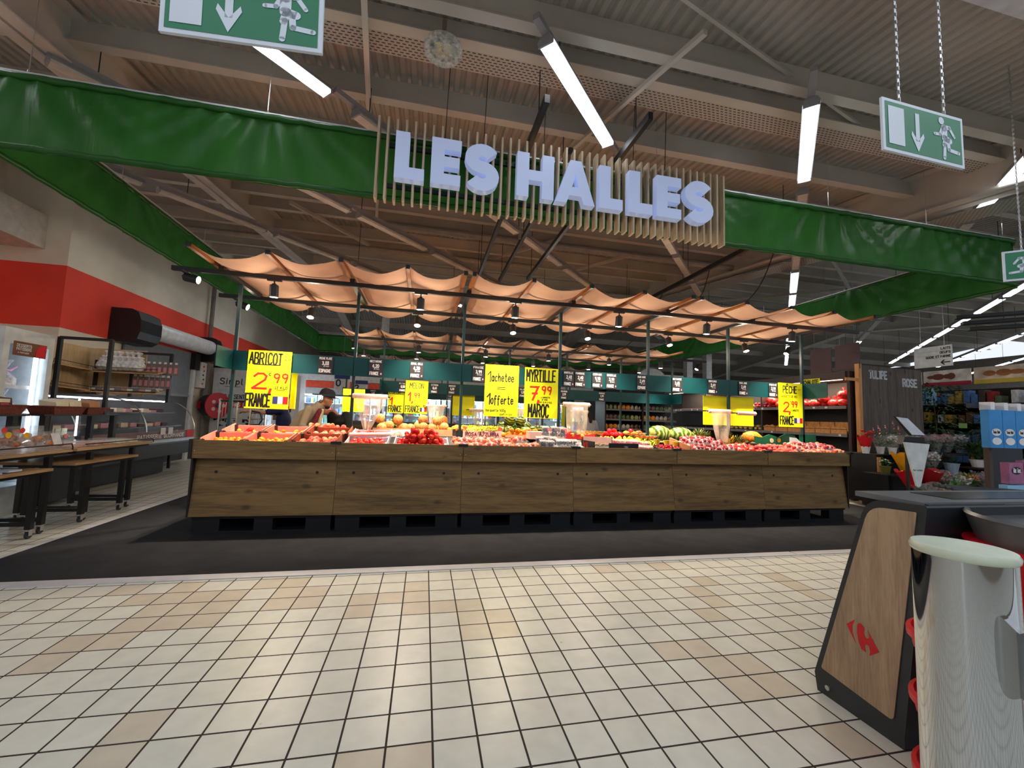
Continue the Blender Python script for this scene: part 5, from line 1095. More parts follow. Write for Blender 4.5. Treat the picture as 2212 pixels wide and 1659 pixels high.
for i, (y, c, lb) in enumerate(((3.12, choc, 'brown'), (3.36, choc, 'brown with a cream label'), (4.1, cream, 'cream'), (4.3, cream, 'second cream'), (4.62, kraft, 'tan'))):
    t = thing('biscuit_packet', 'slanted %s biscuit packet standing in a wicker basket' % lb, 'packet', (-4.7, y, 1.36)); M().hull([(-4.78, y - .08, 1.38), (-4.6, y - .08, 1.38), (-4.6, y + .1, 1.38), (-4.78, y + .1, 1.38)], [(-4.78, y - .1, 1.46), (-4.6, y - .1, 1.44), (-4.6, y + .08, 1.47), (-4.78, y + .08, 1.49)]).build('wrapper', c, t)
    if i == 1:
        M().box(-4.599, -4.596, y - .06, y + .06, 1.42, 1.46).build('cream_label', cream, t); M().box(-4.599, -4.596, y - .04, y + .05, 1.385, 1.41).build('pink_label', pinkl, t)
pastry = fmat('pastry_crust', S(214, 130, 50), S(130, 66, 26), 30, .5, .4, .65); pastry2 = fmat('glazed_pastry', S(190, 110, 60), S(80, 40, 22), 30, .4, .4, .65)
boxm = film('rigid_clear', (.96, .97, 1), .16, .05, .15, 8)
def croissant(m, c, r, rz):
    pts = []; rs = []
    for k in range(9):
        a = -1.2 + 2.4 * k / 8; pts.append((c[0] + cos(a + rz) * r * 1.6, c[1] + sin(a + rz) * r * 1.6, c[2] + .01)); rs.append(r * (.25 + .75 * sin(pi * (k + .3) / 8.6)) * (1 + .12 * (k % 2)))
    m.tube(pts, rs, 8)
def cakebox(x, y, z, w, d, h, n, pm, lb, labelq=False, stick=False):
    t = thing('pastry_box', lb, 'pastry box', (x, y, z), 'clear boxes of pastries on the first table')
    M().hull([(x - w / 2, y - d / 2, z), (x + w / 2, y - d / 2, z), (x + w / 2, y + d / 2, z), (x - w / 2, y + d / 2, z)], [(x - w * .42, y - d * .44, z + h), (x + w * .42, y - d * .44, z + h), (x + w * .42, y + d * .44, z + h), (x - w * .42, y + d * .44, z + h)]).build('clear_box', boxm, t)
    for k in range(n):
        m = M(); croissant(m, (x + random.uniform(-.3, .3) * w, y + random.uniform(-.36, .36) * d, z + .03 + random.uniform(0, .6) * h), random.uniform(.022, .032), random.random() * 6); m.build('pastry', pm, t, True)
    if labelq: M().hull([(x + w * .47, y - .05, z + h * .3), (x + w * .49, y - .05, z + h * .3), (x + w * .49, y + .06, z + h * .25), (x + w * .47, y + .06, z + h * .25)], [(x + w * .45, y - .10, z + h * .95), (x + w * .46, y - .10, z + h * .95), (x + w * .46, y + .01, z + h * .95), (x + w * .45, y + .01, z + h * .95)]).build('white_label', white, t)
    if stick: M().tube([(x + w * .455, y + .1, z + h * .75), (x + w * .46, y + .1, z + h * .75)], .022, 14).build('round_sticker', mat('pink_sticker', S(240, 130, 140), .5), t)
cakebox(-4.25, 3.44, .905, .26, .5, .2, 11, pastry, 'clear box of golden pastries with a round pink sticker', True, True)
cakebox(-4.25, 2.9, .905, .26, .52, .2, 22, pastry2, 'clear box packed with brown biscuits at the left edge', False)
cakebox(-4.55, 3.42, .905, .3, .5, .26, 10, pastry, 'clear box of golden puff pastries behind the front boxes')
cakebox(-4.55, 2.85, .905, .3, .5, .24, 10, pastry, 'clear box of pastries behind the brown biscuits')
for (y, z, lbx) in ((2.83, 1.13, 'left'), (3.02, 1.12, 'right')):
    t = thing('price_tag', 'small red and yellow tag on the brown biscuits, %s of two' % lbx, 'tag', (-4.13, y, z)); M().tube([(-4.14, y, z + .02), (-4.135, y, z + .02)], .028, 12).build('red_disc', mat('tag_red', S(230, 60, 60), .5), t); M().tube([(-4.125, y + .03, z - .03), (-4.12, y + .03, z - .03)], .03, 12).build('yellow_disc', mat('tag_yellow', S(250, 190, 30), .5), t)
for k, y in enumerate((3.85, 4.1, 4.35, 4.6, 4.85)):
    t = thing('flat_pastry_box', 'flat clear pastry box lying on the second bakery table', 'pastry box', (-4.4, y, .9), 'flat clear boxes on the second table'); M().box(-4.55, -4.2, y - .11, y + .11, .905, .95 + .02 * (k % 2)).build('clear_box', boxm, t)
    M().box(-4.52, -4.23, y - .09, y + .09, .908, .93).build('pastry', pastry if k < 3 else cream, t)
tag(M().tube([(-4.07, 2.2, .97), (-4.07, 3.55, .97), (-4.07, 3.57, .93), (-4.07, 3.57, .9)], .007, 6).build('wire_guard', black), 'black wire guard along the edge of the first bakery table', 'wire guard')
tag(M().tube([(-4.07, 3.75, .95), (-4.07, 5.0, .95), (-4.07, 5.02, .9)], .007, 6).build('wire_guard', black), 'black wire guard along the edge of the second bakery table', 'wire guard')
for k, (y, z) in enumerate(((2.45, .755), (2.75, .752), (2.95, .76))): tag(M().box(-4.3, -4.1, y - .07, y + .07, z - .03, z - .012).build('clear_tray', mat('pale_tray', S(200, 215, 235), .3)), 'pale plastic tray on the low nearest table', 'tray', 'pale trays on the low table')
# upright chilled cabinet with dessert banner
frm = mat('fridge_frame', S(206, 212, 214), .4)
t = thing('upright_fridge', 'upright glass fridge with DESSERTS PATISSIERS banner, at the left edge', 'fridge', (-5.55, 4.37, 0))
M().box(-5.9, -5.3, 4.02, 4.04, .1, 2.36).box(-5.9, -5.3, 4.70, 4.72, .1, 2.36).box(-5.9, -5.3, 4.02, 4.72, 2.3, 2.36).box(-5.9, -5.86, 4.02, 4.72, .1, 2.36).box(-5.9, -5.25, 4.02, 4.72, 0, .35).build('body', frm, t)
M().box(-5.3, -5.22, 4.02, 4.10, .35, 2.36).box(-5.3, -5.22, 4.64, 4.72, .35, 2.36).box(-5.3, -5.22, 4.10, 4.64, 2.16, 2.36).build('door_frame', frm, t)
M().box(-5.225, -5.22, 4.1, 4.64, .35, 2.16).build('glass', film('fridge_glass', (.8, .9, 1), .08, .05, .05, 5), t)
M().box(-5.34, -5.31, 4.585, 4.62, .4, 2.14).build('led_strip', emis('fridge_led', (.75, .88, 1), 4.5), t)
M().box(-5.86, -5.855, 4.04, 4.7, .36, 2.3).build('back_panel', mat('fridge_inner', S(110, 140, 170), .5), t)
for z in (1.62, 1.28, .95, .62): M().box(-5.85, -5.36, 4.05, 4.58, z, z + .012).box(-5.36, -5.34, 4.05, 4.58, z - .02, z + .025).build('shelf', white, t)
M().box(-5.219, -5.215, 4.14, 4.6, 2.02, 2.2).build('banner', mat('dessert_banner', S(120, 70, 40), .5), t)
m = M(); strokes(m, 'DESSERTS', (-5.213, 4.18, 2.135), (0, 1, 0), (0, 0, 1), .032, .2, 1.0); strokes(m, 'PATISSIERS', (-5.213, 4.18, 2.09), (0, 1, 0), (0, 0, 1), .032, .2, 1.0); strokes(m, 'A PARTAGER', (-5.213, 4.2, 2.05), (0, 1, 0), (0, 0, 1), .018, .15, .9); m.build('lettering', white, t)
m = M(); m.poly([(4.44, 2.03), (4.59, 2.03), (4.59, 2.19), (4.5, 2.19), (4.45, 2.12)], (-5.213, 0, 0), (0, 1, 0), (0, 0, 1), (.002, 0, 0)); m.build('cake_picture', redflag, t)
cakem = mat('bag_cake', S(190, 170, 150), .5, var=.4, scale=20); bow = mat('pink_bow', S(214, 130, 190), .4)
for (y, z, ribbon) in ((4.16, 1.635, redflag), (4.4, 1.635, bow), (4.2, 1.295, None), (4.42, 1.295, None), (4.3, .965, None)):
    t = thing('wrapped_cake', 'cake in a clear bag %s inside the dessert fridge' % ('tied with a ribbon' if ribbon else 'lying on a lower shelf'), 'cake', (-5.5, y, z), 'wrapped cakes in the fridge, ' + ('top shelf' if ribbon else 'lower shelves'))
    M().box(-5.6, -5.42, y - .09, y + .09, z, z + .1).build('cake', cakem, t); M().lathe([(.11, 0), (.12, .1), (.03, .2), (.025, .22), (.08, .34)], (-5.5, y, z), 12).build('clear_bag', film('gift_film', (.9, .9, 1), .4, .1, .8, 30), t, True)
    if ribbon: M().tube([(-5.47, y - .1, z + .25), (-5.45, y - .02, z + .2), (-5.45, y + .02, z + .2), (-5.46, y + .12, z + .26), (-5.45, y + .02, z + .19)], .012, 6).build('ribbon', ribbon, t)
# black shelving with bags
t = thing('bakery_shelving', 'black metal bakery shelving with sloping boards, beige panel behind', 'shelving', (-5.2, 5.6, 0))
for (x, y, z, zb) in ((-5.22, 4.8, 2.37, 0), (-4.60, 4.8, 2.37, 1.292), (-5.2, 6.28, 2.37, 1.58), (-4.62, 6.28, 2.37, 1.5), (-5.75, 5.3, 2.2, 1.6), (-5.75, 6.3, 2.2, 1.6)): M().box(x - .022, x + .022, y - .022, y + .022, zb, z).build('upright', black, t)
M().box(-5.22, -4.6, 4.78, 4.82, 2.34, 2.38).box(-5.2, -4.6, 6.26, 6.3, 2.34, 2.38).build('top_bar', black, t)
pb = wood('beige_panel', S(214, 190, 150), S(190, 164, 124), 1.0, 'Z', .6, False)
M().box(-6.4, -5.1, 6.44, 6.46, 1.6, 2.42).box(-5.98, -5.96, 5.2, 6.44, 1.6, 2.42).build('back_panel', pb, t)
for z in (2.0, 1.66):
    M().hull([(-5.95, 5.25, z + .1), (-5.6, 5.25, z + .02), (-5.6, 6.3, z - .03), (-5.95, 6.3, z)], [(-5.95, 5.25, z + .12), (-5.6, 5.25, z + .04), (-5.6, 6.3, z - .01), (-5.95, 6.3, z + .02)]).build('shelf_board', oak, t)
    M().hull([(-5.8, 6.0, z - .03), (-4.66, 6.0, z - .03), (-4.66, 6.42, z + .06), (-5.8, 6.42, z + .06)], [(-5.8, 6.0, z - .01), (-4.66, 6.0, z - .01), (-4.66, 6.42, z + .08), (-5.8, 6.42, z + .08)]).build('shelf_board', oak, t)
    w = M(); w.tube([(-5.6, 5.25, z + .04), (-5.6, 5.25, z + .1), (-5.6, 6.0, z + .06), (-5.6, 6.0, z), (-4.66, 6.0, z), (-4.66, 6.0, z + .06), (-5.6, 6.0, z + .06)], .005, 5)
    w.build('wire_guard', black, t)
wbag = film('white_bag', (1, 1, 1), .9, .3, .5, 20)
for k in range(13):
    x, y, z = -5.55 + .09 * (k % 7), 6.12 + .1 * (k // 7) + random.uniform(-.03, .03), 2.03 + .09 * (k // 7); m = M().ball((x, y, z + .07), (.09, .1, .085), 12, 8, .14); m.tube([(x, y, z + .14), (x + .01, y, z + .17), (x + .03, y - .02, z + .23)], [.02, .015, .05], 7)
    tag(m.build('bread_bag', wbag, smooth=True), 'white crinkled bag of rolls heaped on the top bakery shelf', 'bread bag', 'white bread bags on the top shelf')
for k in range(11):
    x = -5.6 + .1 * k * .9; t = thing('pastry_tray', 'clear packet of small cakes on the lower bakery shelf', 'packet', (x, 6.1, 1.67), 'cake packets on the lower shelf'); M().box(x - .045, x + .045, 6.02, 6.2, 1.67, 1.74).build('clear_box', boxm, t); M().box(x - .04, x + .04, 6.03, 6.19, 1.675, 1.71).build('cakes', (cream, choc, pastry)[k % 3], t)
for r, z in enumerate((1.98, 1.74)):
    for k in range(7):
        x = -5.02 + .085 * k - .1 * r; t = thing('hanging_pouch', 'small pouch with a pink print hanging on the %s row beside the bakery shelving' % ('upper', 'lower')[r], 'pouch', (x, 6.24, z), 'hanging pouches, %s row' % ('upper', 'lower')[r])
        M().box(x - .035, x + .035, 6.235, 6.25, z, z + .2).build('pouch', mat('pouch_brown', S(120, 106, 104), .4), t); M().box(x - .022, x + .022, 6.232, 6.235, z + .04, z + .14).build('pink_print', mat('pouch_pink', S(214, 140, 146), .5), t); M().box(x - .02, x + .02, 6.23, 6.234, z + .2, z + .235).build('price_ticket', white, t)
# low chilled case with LED edge
t = thing('low_chiller', 'dark open chiller with a bright LED edge, behind the second bakery table', 'chiller', (-5.5, 5.0, 0)); M().box(-5.95, -5.15, 4.76, 5.26, .05, .95).box(-5.95, -5.9, 4.76, 5.26, .95, 1.5).build('body', mat('chiller_dark', S(44, 48, 54), .4), t); M().box(-5.2, -5.185, 5.2, 5.22, .9, 1.5).build('led_strip', bpy.data.materials['fridge_led'], t); M().box(-5.19, -5.18, 4.76, 5.26, .95, 1.5).build('glass', bpy.data.materials['fridge_glass'], t)
for k in range(4): tag(M().box(-5.8, -5.3, 4.79 + .11 * k, 4.88 + .11 * k, .96, 1.06).build('food_tray', cream), 'shallow food tray inside the low chiller', 'tray', 'trays in the low chiller')
# curved glass counter
t = thing('curved_glass_counter', 'dark patisserie counter with a big curved glass front and steel edge', 'counter', (-5.85, 7.0, 0))
M().box(-6.35, -5.6, 5.5, 8.2, .02, .42).build('plinth', mat('plinth', S(20, 20, 22), .5), t)
def sweep(m, prof, y0, y1):
    n0 = len(m.v)
    for (x, z) in prof: m.v.append((x, y0, z)); m.v.append((x, y1, z))
    for i in range(len(prof) - 1): m.f.append([n0 + 2 * i, n0 + 2 * i + 2, n0 + 2 * i + 3, n0 + 2 * i + 1]); m.mi.append(m.cur)
m = M(); sweep(m, [(-5.6, .42), (-5.45, .45), (-5.30, .58), (-5.26, .70)], 5.34, 8.6); m.build('lower_curve', mat('counter_grey', S(120, 122, 122), .3), t, True)
M().box(-6.4, -5.27, 5.34, 8.6, .42, .72).build('tub', mat('tub', S(50, 52, 54), .4), t)
M().box(-5.3, -5.25, 5.34, 8.6, .70, .76).build('steel_edge', steel, t)
M().box(-5.29, -5.265, 5.34, 8.6, .76, .93).build('printed_band', mat('band_brown', S(120, 84, 74), .4), t)
m = M(); strokes(m, 'PATISSERIE GOURMANDE', (-5.262, 6.7, .80), (0, 1, 0), (0, 0, 1), .07, 1.5, 1.0); m.build('lettering', white, t)
m = M(); m.box(-5.263, -5.26, 8.3, 8.55, .77, .92); m.build('red_picture', redflag, t)
gp = [(-5.27 - .62 * (1 - cos(a)), .93 + .62 * sin(a)) for a in [k * (pi / 2) / 12 for k in range(13)]]
m = M(); sweep(m, gp, 5.34, 8.6); m.build('curved_glass', film('counter_glass', (.7, .75, .8), .04, .03, .05, 4), t, True)
for yy in (5.34, 6.95, 8.6): M().tube([(x, yy, z) for x, z in gp], .012, 6).build('glass_edge', steel, t)
M().box(-6.4, -6.36, 5.34, 8.6, .72, 1.6).box(-6.4, -5.85, 5.34, 8.6, 1.55, 1.6).build('back_and_roof', mat('counter_dark', S(30, 28, 32), .4), t)
for z in (1.0, 1.28): M().box(-6.35, -5.5 - (z - 1) * .6, 5.4, 8.55, z, z + .015).build('glass_shelf', mat('shelf_dark', S(40, 38, 44), .2), t)
M().box(-5.92, -5.88, 5.4, 8.55, 1.52, 1.545).build('tube_light', emis('pinkish_tube', (1, .86, .96), 7), t)
for k in range(24):
    y = 5.5 + .25 * (k % 12); z = 1.015 if k < 12 else 1.295; tag(M().box(-5.95 - (.0 if k < 12 else .1), -5.72 - (.0 if k < 12 else .1), y, y + .18, z, z + random.uniform(.04, .08)).build('cake_tray', (cream, mat('pink_cream', S(214, 150, 160), .5), choc)[k % 3]), 'small tray of cakes inside the curved glass counter', 'cake tray', 'cake trays in the counter')
for y in (7.35, 7.6): tag(M().box(-5.25, -5.245, y, y + .15, .86, 1.0).build('price_card', white), 'small white price card on the edge of the counter', 'price card', 'price cards on the counter edge')
tag(M().box(-6.48, -6.1, 8.75, 9.9, .1, .45).build('low_cabinet', black), 'low black cabinet printed NERGECO at the foot of the shutter', 'cabinet')
m = M(); strokes(m, 'NERGECO', (-6.095, 9.0, .28), (0, 1, 0), (0, 0, 1), .09, .75, 1.1); o = m.build('lettering', white, bpy.data.objects['low_cabinet'])
tag(M().box(-5.9, -5.85, 8.9, 8.95, 0, .62).build('post', black), 'short black post beside the glass counter', 'post')
# roller shutter
t = thing('roller_shutter', 'rapid roller shutter with black housings and grey curtain on the red wall', 'shutter', (-6.3, 9.3, 0))
m = M()
def rbox(m, y0, y1):
    pr = [(-6.48, 2.72), (-6.1, 2.72), (-5.98, 2.8), (-5.94, 2.95), (-5.94, 3.2), (-6.0, 3.36), (-6.12, 3.42), (-6.48, 3.42)]
    m.poly([(x, z) for x, z in pr], (0, y0, 0), (1, 0, 0), (0, 0, 1), (0, y1 - y0, 0))
rbox(m, 7.6, 8.3); m.build('housing_near', mat('shutter_black', S(20, 21, 23), .45), t); m = M(); rbox(m, 10.9, 11.1); m.build('housing_far', MATS['shutter_black'], t)
m = M().tube([(-6.2, 8.3, 3.12), (-6.2, 10.9, 3.12)], .2, 24); m.build('drum_cover', mat('drum_white', S(232, 236, 244), .3), t, True)
M().box(-6.46, -6.42, 8.0, 10.8, 1.75, 2.9).build('curtain', mat('curtain_grey', S(120, 126, 136), .5, bump=.3, bscale=4), t)
M().box(-6.45, -6.40, 8.0, 10.8, 1.7, 1.76).build('curtain_bar', mat('bar_grey', S(140, 146, 154), .4), t)
M().box(-6.46, -6.43, 8.0, 10.8, .1, 1.7).build('lower_curtain', mat('curtain_dark', S(80, 82, 88), .4), t)
M().box(-6.5, -6.36, 10.55, 10.68, 0, 2.75).build('guide_rail', white, t); M().box(-6.5, -6.3, 10.5, 10.75, 2.45, 2.9).build('motor', MATS['shutter_black'], t)
t = thing('control_box', 'white control box with red and black buttons beside the shutter', 'control box', (-6.4, 11.0, 2.0)); M().box(-6.5, -6.32, 10.85, 11.15, 1.98, 2.7).build('box', white, t)
for k, c in enumerate((redflag, redflag, ink, ink, redflag)): M().tube([(-6.32, 10.98 + .03 * (k % 2), 2.58 - .12 * k), (-6.3, 10.98 + .03 * (k % 2), 2.58 - .12 * k)], .022, 8).build('button', c, t)
t = thing('hose_reel', 'red fire hose reel with black hose beside the pipe', 'hose reel', (-6.2, 11.1, 1.5)); 
M().tube([(-6.15, 10.95, 1.5), (-6.15, 11.3, 1.5)], .30, 24).build('hose', mat('hose_black', S(40, 40, 42), .6, bump=1, bscale=12), t, True)
M().tube([(-6.15, 10.9, 1.5), (-6.15, 10.93, 1.5)], .37, 28).build('front_disc', mat('reel_red', S(186, 20, 40), .35), t); M().tube([(-6.15, 10.885, 1.5), (-6.15, 10.9, 1.5)], .07, 14).build('hub', black, t)
for k in range(5): a = k * 2 * pi / 5; M().tube([(-6.15 + .17 * cos(a), 10.888, 1.5 + .17 * sin(a)), (-6.15 + .17 * cos(a), 10.899, 1.5 + .17 * sin(a))], .055, 10).build('disc_opening', mat('opening', S(216, 180, 180), .5), t)
M().box(-6.5, -6.15, 11.18, 11.24, 1.4, 1.6).build('wall_arm', MATS['reel_red'], t); t.rotation_euler = (0, 0, radians(62)); t.location.x += .1
# white banner fridge printed Simply
t = thing('banner_cabinet', 'white cabinet side printed Simpl and LES ESSENTIELS A PETITS PRIX, behind the first post', 'cabinet', (-5.65, 11.6, 0))
M().box(-6.28, -5.1, 11.5, 12.2, 0, 2.62).build('side_panel', mat('cabinet_white', S(206, 208, 216), .5), t); M().box(-6.3, -5.08, 11.48, 12.22, 2.62, 2.9).build('top_band', black, t)
m = M(); strokes(m, 'Simpl', (-6.1, 11.495, 2.15), (1, 0, 0), (0, 0, 1), .17, .62, .7, .05); strokes(m, '-', (-6.0, 11.495, 2.03), (1, 0, 0), (0, 0, 1), .1, .5, .5); strokes(m, 'LES ESSENTIELS', (-6.1, 11.495, 1.72), (1, 0, 0), (0, 0, 1), .12, .95, .7); m.build('black_lettering', ink, t)
M().box(-6.2, -5.1, 11.494, 11.499, 1.46, 1.64).build('red_band', mat('band_red', S(196, 24, 44), .5), t); m = M(); strokes(m, 'A PETITS PRIX', (-6.1, 11.490, 1.5), (1, 0, 0), (0, 0, 1), .1, .95, 1.1); m.build('white_lettering', white, t)
m = M()
for k in range(26): x = -6.2 + random.random() * .95; z = .85 + random.random() * .3; m.box(x, x + random.uniform(.04, .12), 11.492, 11.496, z, z + random.uniform(.03, .1))
m.build('printed_bottles', ink, t)
for (y, lb, fridge) in ((12.6, 'tall white fridge standing behind the Simpl cabinet', 1),):
    t = thing('tall_fridge', lb, 'fridge', (-4.7, y, 0)); M().box(-5.0, -4.2, y, y + .6, 0, 2.6).build('body', white, t); M().box(-4.95, -4.55, y - .01, y, 1.1, 2.5).build('brown_picture', mat('brown_print', S(110, 70, 50), .5), t)
# ---------------------------------------------------------------- vegetable shelving on the right
dkb = mat('dark_brown_board', S(58, 40, 38), .5)
t = thing('vegetable_shelving', 'long dark brown vegetable shelving behind the peach sign', 'shelving', (8.9, 7.5, 0))
M().box(8.5, 9.3, 4.70, 4.76, 0, 2.66).build('end_panel', dkb, t); M().box(8.46, 9.3, 4.76, 11.4, 2.5, 2.66).build('top_board', mat('brown_fascia', S(70, 52, 52), .5), t); M().box(9.2, 9.25, 4.76, 11.4, 0, 2.5).build('back', mat('very_dark', S(22, 16, 16), .6), t)
lip = mat('shelf_lip', S(120, 112, 112), .4)
for z in (1.90, 1.31, .62):
    M().hull([(8.5, 4.78, z), (9.2, 4.78, z + .08), (9.2, 11.4, z + .08), (8.5, 11.4, z)], [(8.5, 4.78, z + .02), (9.2, 4.78, z + .10), (9.2, 11.4, z + .10), (8.5, 11.4, z + .02)]).build('shelf_board', dkb, t); M().box(8.485, 8.5, 4.78, 11.4, z - .03, z + .035).build('shelf_lip', lip, t)
for y in (7.0, 9.2): M().box(8.52, 9.2, y, y + .04, 0, 2.5).build('divider', dkb, t)
M().box(8.55, 9.2, 4.78, 11.4, .02, .3).build('plinth', black, t)
for k in range(22):
    y = 4.9 + .29 * k; z = 1.90 if k % 3 else 1.31; tag(M().box(8.478, 8.484, y, y + .05, z - .015, z + .025).build('shelf_ticket', white), 'small white price ticket on the lip of the vegetable shelving', 'ticket', 'tickets on the vegetable shelving')
rednet = fmat('red_net', S(200, 10, 30), S(250, 70, 60), 30, .3, .35, .6, bump=70); netp = M().ball((0, 0, .08), (.13, .11, .085), 14, 9, .13)
netp.tube([(.0, 0, .14), (0, 0, .18), (.02, .0, .22)], [.03, .015, .03], 6)
o = tag(netp.build('net_of_onions', rednet, smooth=True, org=(0, 0, 0)), 'n', 'net bag'); NP = Proto(o)
for k in range(18):
    NP.put((8.64 + .15 * (k % 2), 4.92 + .13 * k * .9, 1.93 + .1 * (k % 3 == 1)), random.random() * 6, 'bright red net bag heaped on the top vegetable shelf', 'red net bags on the top shelf', scale=random.uniform(.9, 1.15))
NP.put((8.66, 4.95, 2.1), 1, 'topmost red net bag, against the end panel of the shelving')
for k in range(4): NP.put((8.66, 4.95 + .24 * k, .66), random.random() * 6, 'red net bag on the lowest vegetable shelf, by the end panel', 'red net bags on the lowest shelf')
oni = fruit('onion', 'onion', .04, fmat('onion_skin', S(190, 140, 90), S(226, 190, 150), 16, .4), lambda m, r: m.lathe([(0, 0), (r * .7, r * .15), (r, r * .8), (r * .7, r * 1.45), (r * .15, r * 1.7), (.003, r * 2.1)], (0, 0, 0), 10))
shal = fruit('shallot', 'shallot', .035, fmat('shallot_skin', S(150, 30, 60), S(200, 70, 90), 16, .4), lambda m, r: m.ball((0, 0, r), (r * 1.3, r, r), 10, 7))
for k in range(44): oni.put((8.58 + .09 * (k % 3), 7.35 + .075 * (k // 3) + random.uniform(0, .03), 1.94 + .06 * (k % 2)), 0, 'tan onion heaped on the top vegetable shelf', 'tan onions on the top shelf')
for k in range(24): shal.put((8.58 + .09 * (k % 3), 6.85 + .06 * (k // 3), 1.94 + .06 * (k % 2)), 0, 'dark pink shallot beside the tan onions', 'shallots on the top shelf')
pot = fruit('potato', 'potato', .04, fmat('potato_skin', S(214, 180, 110), S(240, 210, 150), 16, .6), lambda m, r: m.ball((0, 0, r * .9), (r * 1.4, r, r * .9), 10, 7))
for k in range(60): pot.put((8.58 + .1 * (k % 3), 6.6 + .085 * (k // 3) + random.uniform(0, .03), 1.35 + .06 * (k % 2)), random.random() * 6, 'pale potato on the middle vegetable shelf', 'potatoes on the middle shelf')
wcr = mat('orange_wood', S(214, 150, 84), .6, var=.2, scale=20)
for k in range(6):
    y = 4.82 + .36 * k; t = thing('wooden_basket', 'orange lit wooden crate on the middle vegetable shelf', 'crate', (8.75, y, 1.33), 'orange lit wooden crates')
    M().poly([(0, 0), (.34, 0), (.34, .1), (.26, .15), (.17, .13), (.08, .16), (0, .11)], (8.53, y, 1.345), (0, 1, 0), (0, 0, 1), (.015, 0, 0)).build('front_slat', wcr, t); M().box(8.55, 9.1, y, y + .34, 1.36, 1.375).box(9.08, 9.1, y, y + .34, 1.375, 1.6).build('body', wcr, t); M().tube([(8.525, y, 1.44), (8.52, y + .34, 1.44)], .005, 5).build('wire', black, t)
pl2 = bpy.data.lights.new('shelf_lamp', 'AREA'); pl2.shape = 'RECTANGLE'; pl2.size = .05; pl2.size_y = 6.2; pl2.energy = 220; pl2.color = (1, .78, .56)
lo = bpy.data.objects.new('shelf_lamp', pl2); COL.objects.link(lo); lo.location = (8.55, 8.05, 2.49); lo.rotation_euler = (0, radians(-12), 0)
t = thing('shelf_light', 'warm strip light under the top board of the vegetable shelving', 'strip light', (8.55, 8.05, 2.5)); M().box(8.53, 8.57, 4.9, 11.2, 2.49, 2.5).build('diffuser', emis('warm_strip', (1, .8, .6), 3), t)
price('small yellow sign reading ECHALOTE on the top board, beside the last post', 0, 0.01, 0, .01, 0, [(' ', 0, 0, .01, .01, .1, 'k')]) if False else None
t = thing('shelf_sign', 'small yellow sign reading ECHALOTE beside the last post', 'sign', (8.43, 5.6, 2.42))
M().box(8.435, 8.44, 5.30, 5.77, 2.41, 2.555).build('card', yellow, t); m = M(); strokes(m, 'ECHALOTE', (8.432, 5.74, 2.44), (0, -1, 0), (0, 0, 1), .085, .4, 1.0); m.build('lettering', ink, t)
t = thing('dark_panel_sign', 'dark green sign hanging inside the vegetable shelving', 'sign', (8.6, 5.7, 2.1)); M().box(8.6, 8.61, 5.3, 5.7, 2.08, 2.38).build('board', mat('green_board', S(14, 60, 44), .5), t)
for (y0, y1, z0, z1, lb) in ((5.16, 5.66, 2.64, 3.24, 'left'), (4.56, 5.07, 2.70, 3.25, 'right')):
    t = thing('maroon_banner', 'plain maroon panel hanging above the vegetable shelving, %s of two' % lb, 'panel', (8.6, (y0 + y1) / 2, z0), 'maroon panels'); M().box(8.59, 8.61, y0, y1, z0, z1).build('board', mat('maroon_board', S(84, 62, 68), .6), t); w = M()
    for yy in (y0 + .1, y1 - .1): w.tube([(8.6, yy, z1), (8.6, yy, 5.2)], .004, 4)
    w.build('wire', steel, t)
# wooden board TULIPE ROSE
grw = wood('grey_planks', S(112, 104, 100), S(84, 78, 74), 1.2, 'Z', .7, True)
t = thing('plank_screen', 'grey plank screen lettered TULIPE and ROSE behind the flower stand', 'screen', (9.4, 4.6, 0))
for k in range(7):
    a = 8.64 + k * .232; M().box(a + .003, a + .228, 4.58, 4.61, .1, 2.78 - .004 * k).build('plank', grw, t)
M().box(8.56, 8.64, 4.56, 4.64, 0, 2.80).build('edge_batten', wood('pale_batten', S(222, 168, 110), S(190, 132, 80), 1.2, 'Z', .6, False), t)
m = M(); strokes(m, 'TULIPE', (8.86, 4.577, 2.52), (1, 0, 0), (0, 0, 1), .15, .46, 1.1); strokes(m, 'ROSE', (9.74, 4.577, 2.39), (1, 0, 0), (0, 0, 1), .15, .38, 1.1)
for (w_, x, z, n) in (('TULIPE', 8.86, 2.52, 6), ('ROSE', 9.74, 2.39, 4)):
    for k in range(n):
        for zz in (z, z + .15): m.box(x + k * .078 - .008, x + k * .078 + .03, 4.5765, 4.577, zz - .006, zz + .006)
m.build('white_lettering', mat('lettering_white', S(206, 212, 222), .6), t)
M().box(8.25, 8.56, 4.57, 4.6, 2.44, 2.5).build('batten', MATS['pale_batten'], t)
# flower stand
t = thing('flower_stand', 'black stepped flower stand on small wheels, right of the market', 'stand', (9.2, 4.0, 0))
M().box(8.1, 9.9, 3.95, 4.5, .98, 1.0).box(8.1, 8.14, 3.95, 4.5, .1, .98).box(8.2, 9.9, 4.46, 4.5, .1, .98).build('top_tier', black, t); M().box(7.75, 11.2, 3.5, 3.95, .66, .68).box(7.75, 7.79, 3.5, 3.95, .1, .66).box(11.16, 11.2, 3.5, 3.95, .1, .66).build('middle_tier', black, t); M().box(7.65, 10.2, 2.9, 3.5, .3, .32).box(7.8, 9.9, 3.46, 3.5, .1, .66).build('low_tier', black, t); M().box(8.12, 8.2, 3.93, 3.95, .2, .95).build('pale_batten', MATS['pale_batten'], t)
caster(t, 8.2, 4.0); caster(t, 7.8, 3.3)
M().box(9.9, 11.3, 4.0, 4.5, 1.0, 1.02).box(10.2, 11.2, 3.7, 4.0, .77, .80).build('rear_shelf', MATS['dark_brown_board'], t)
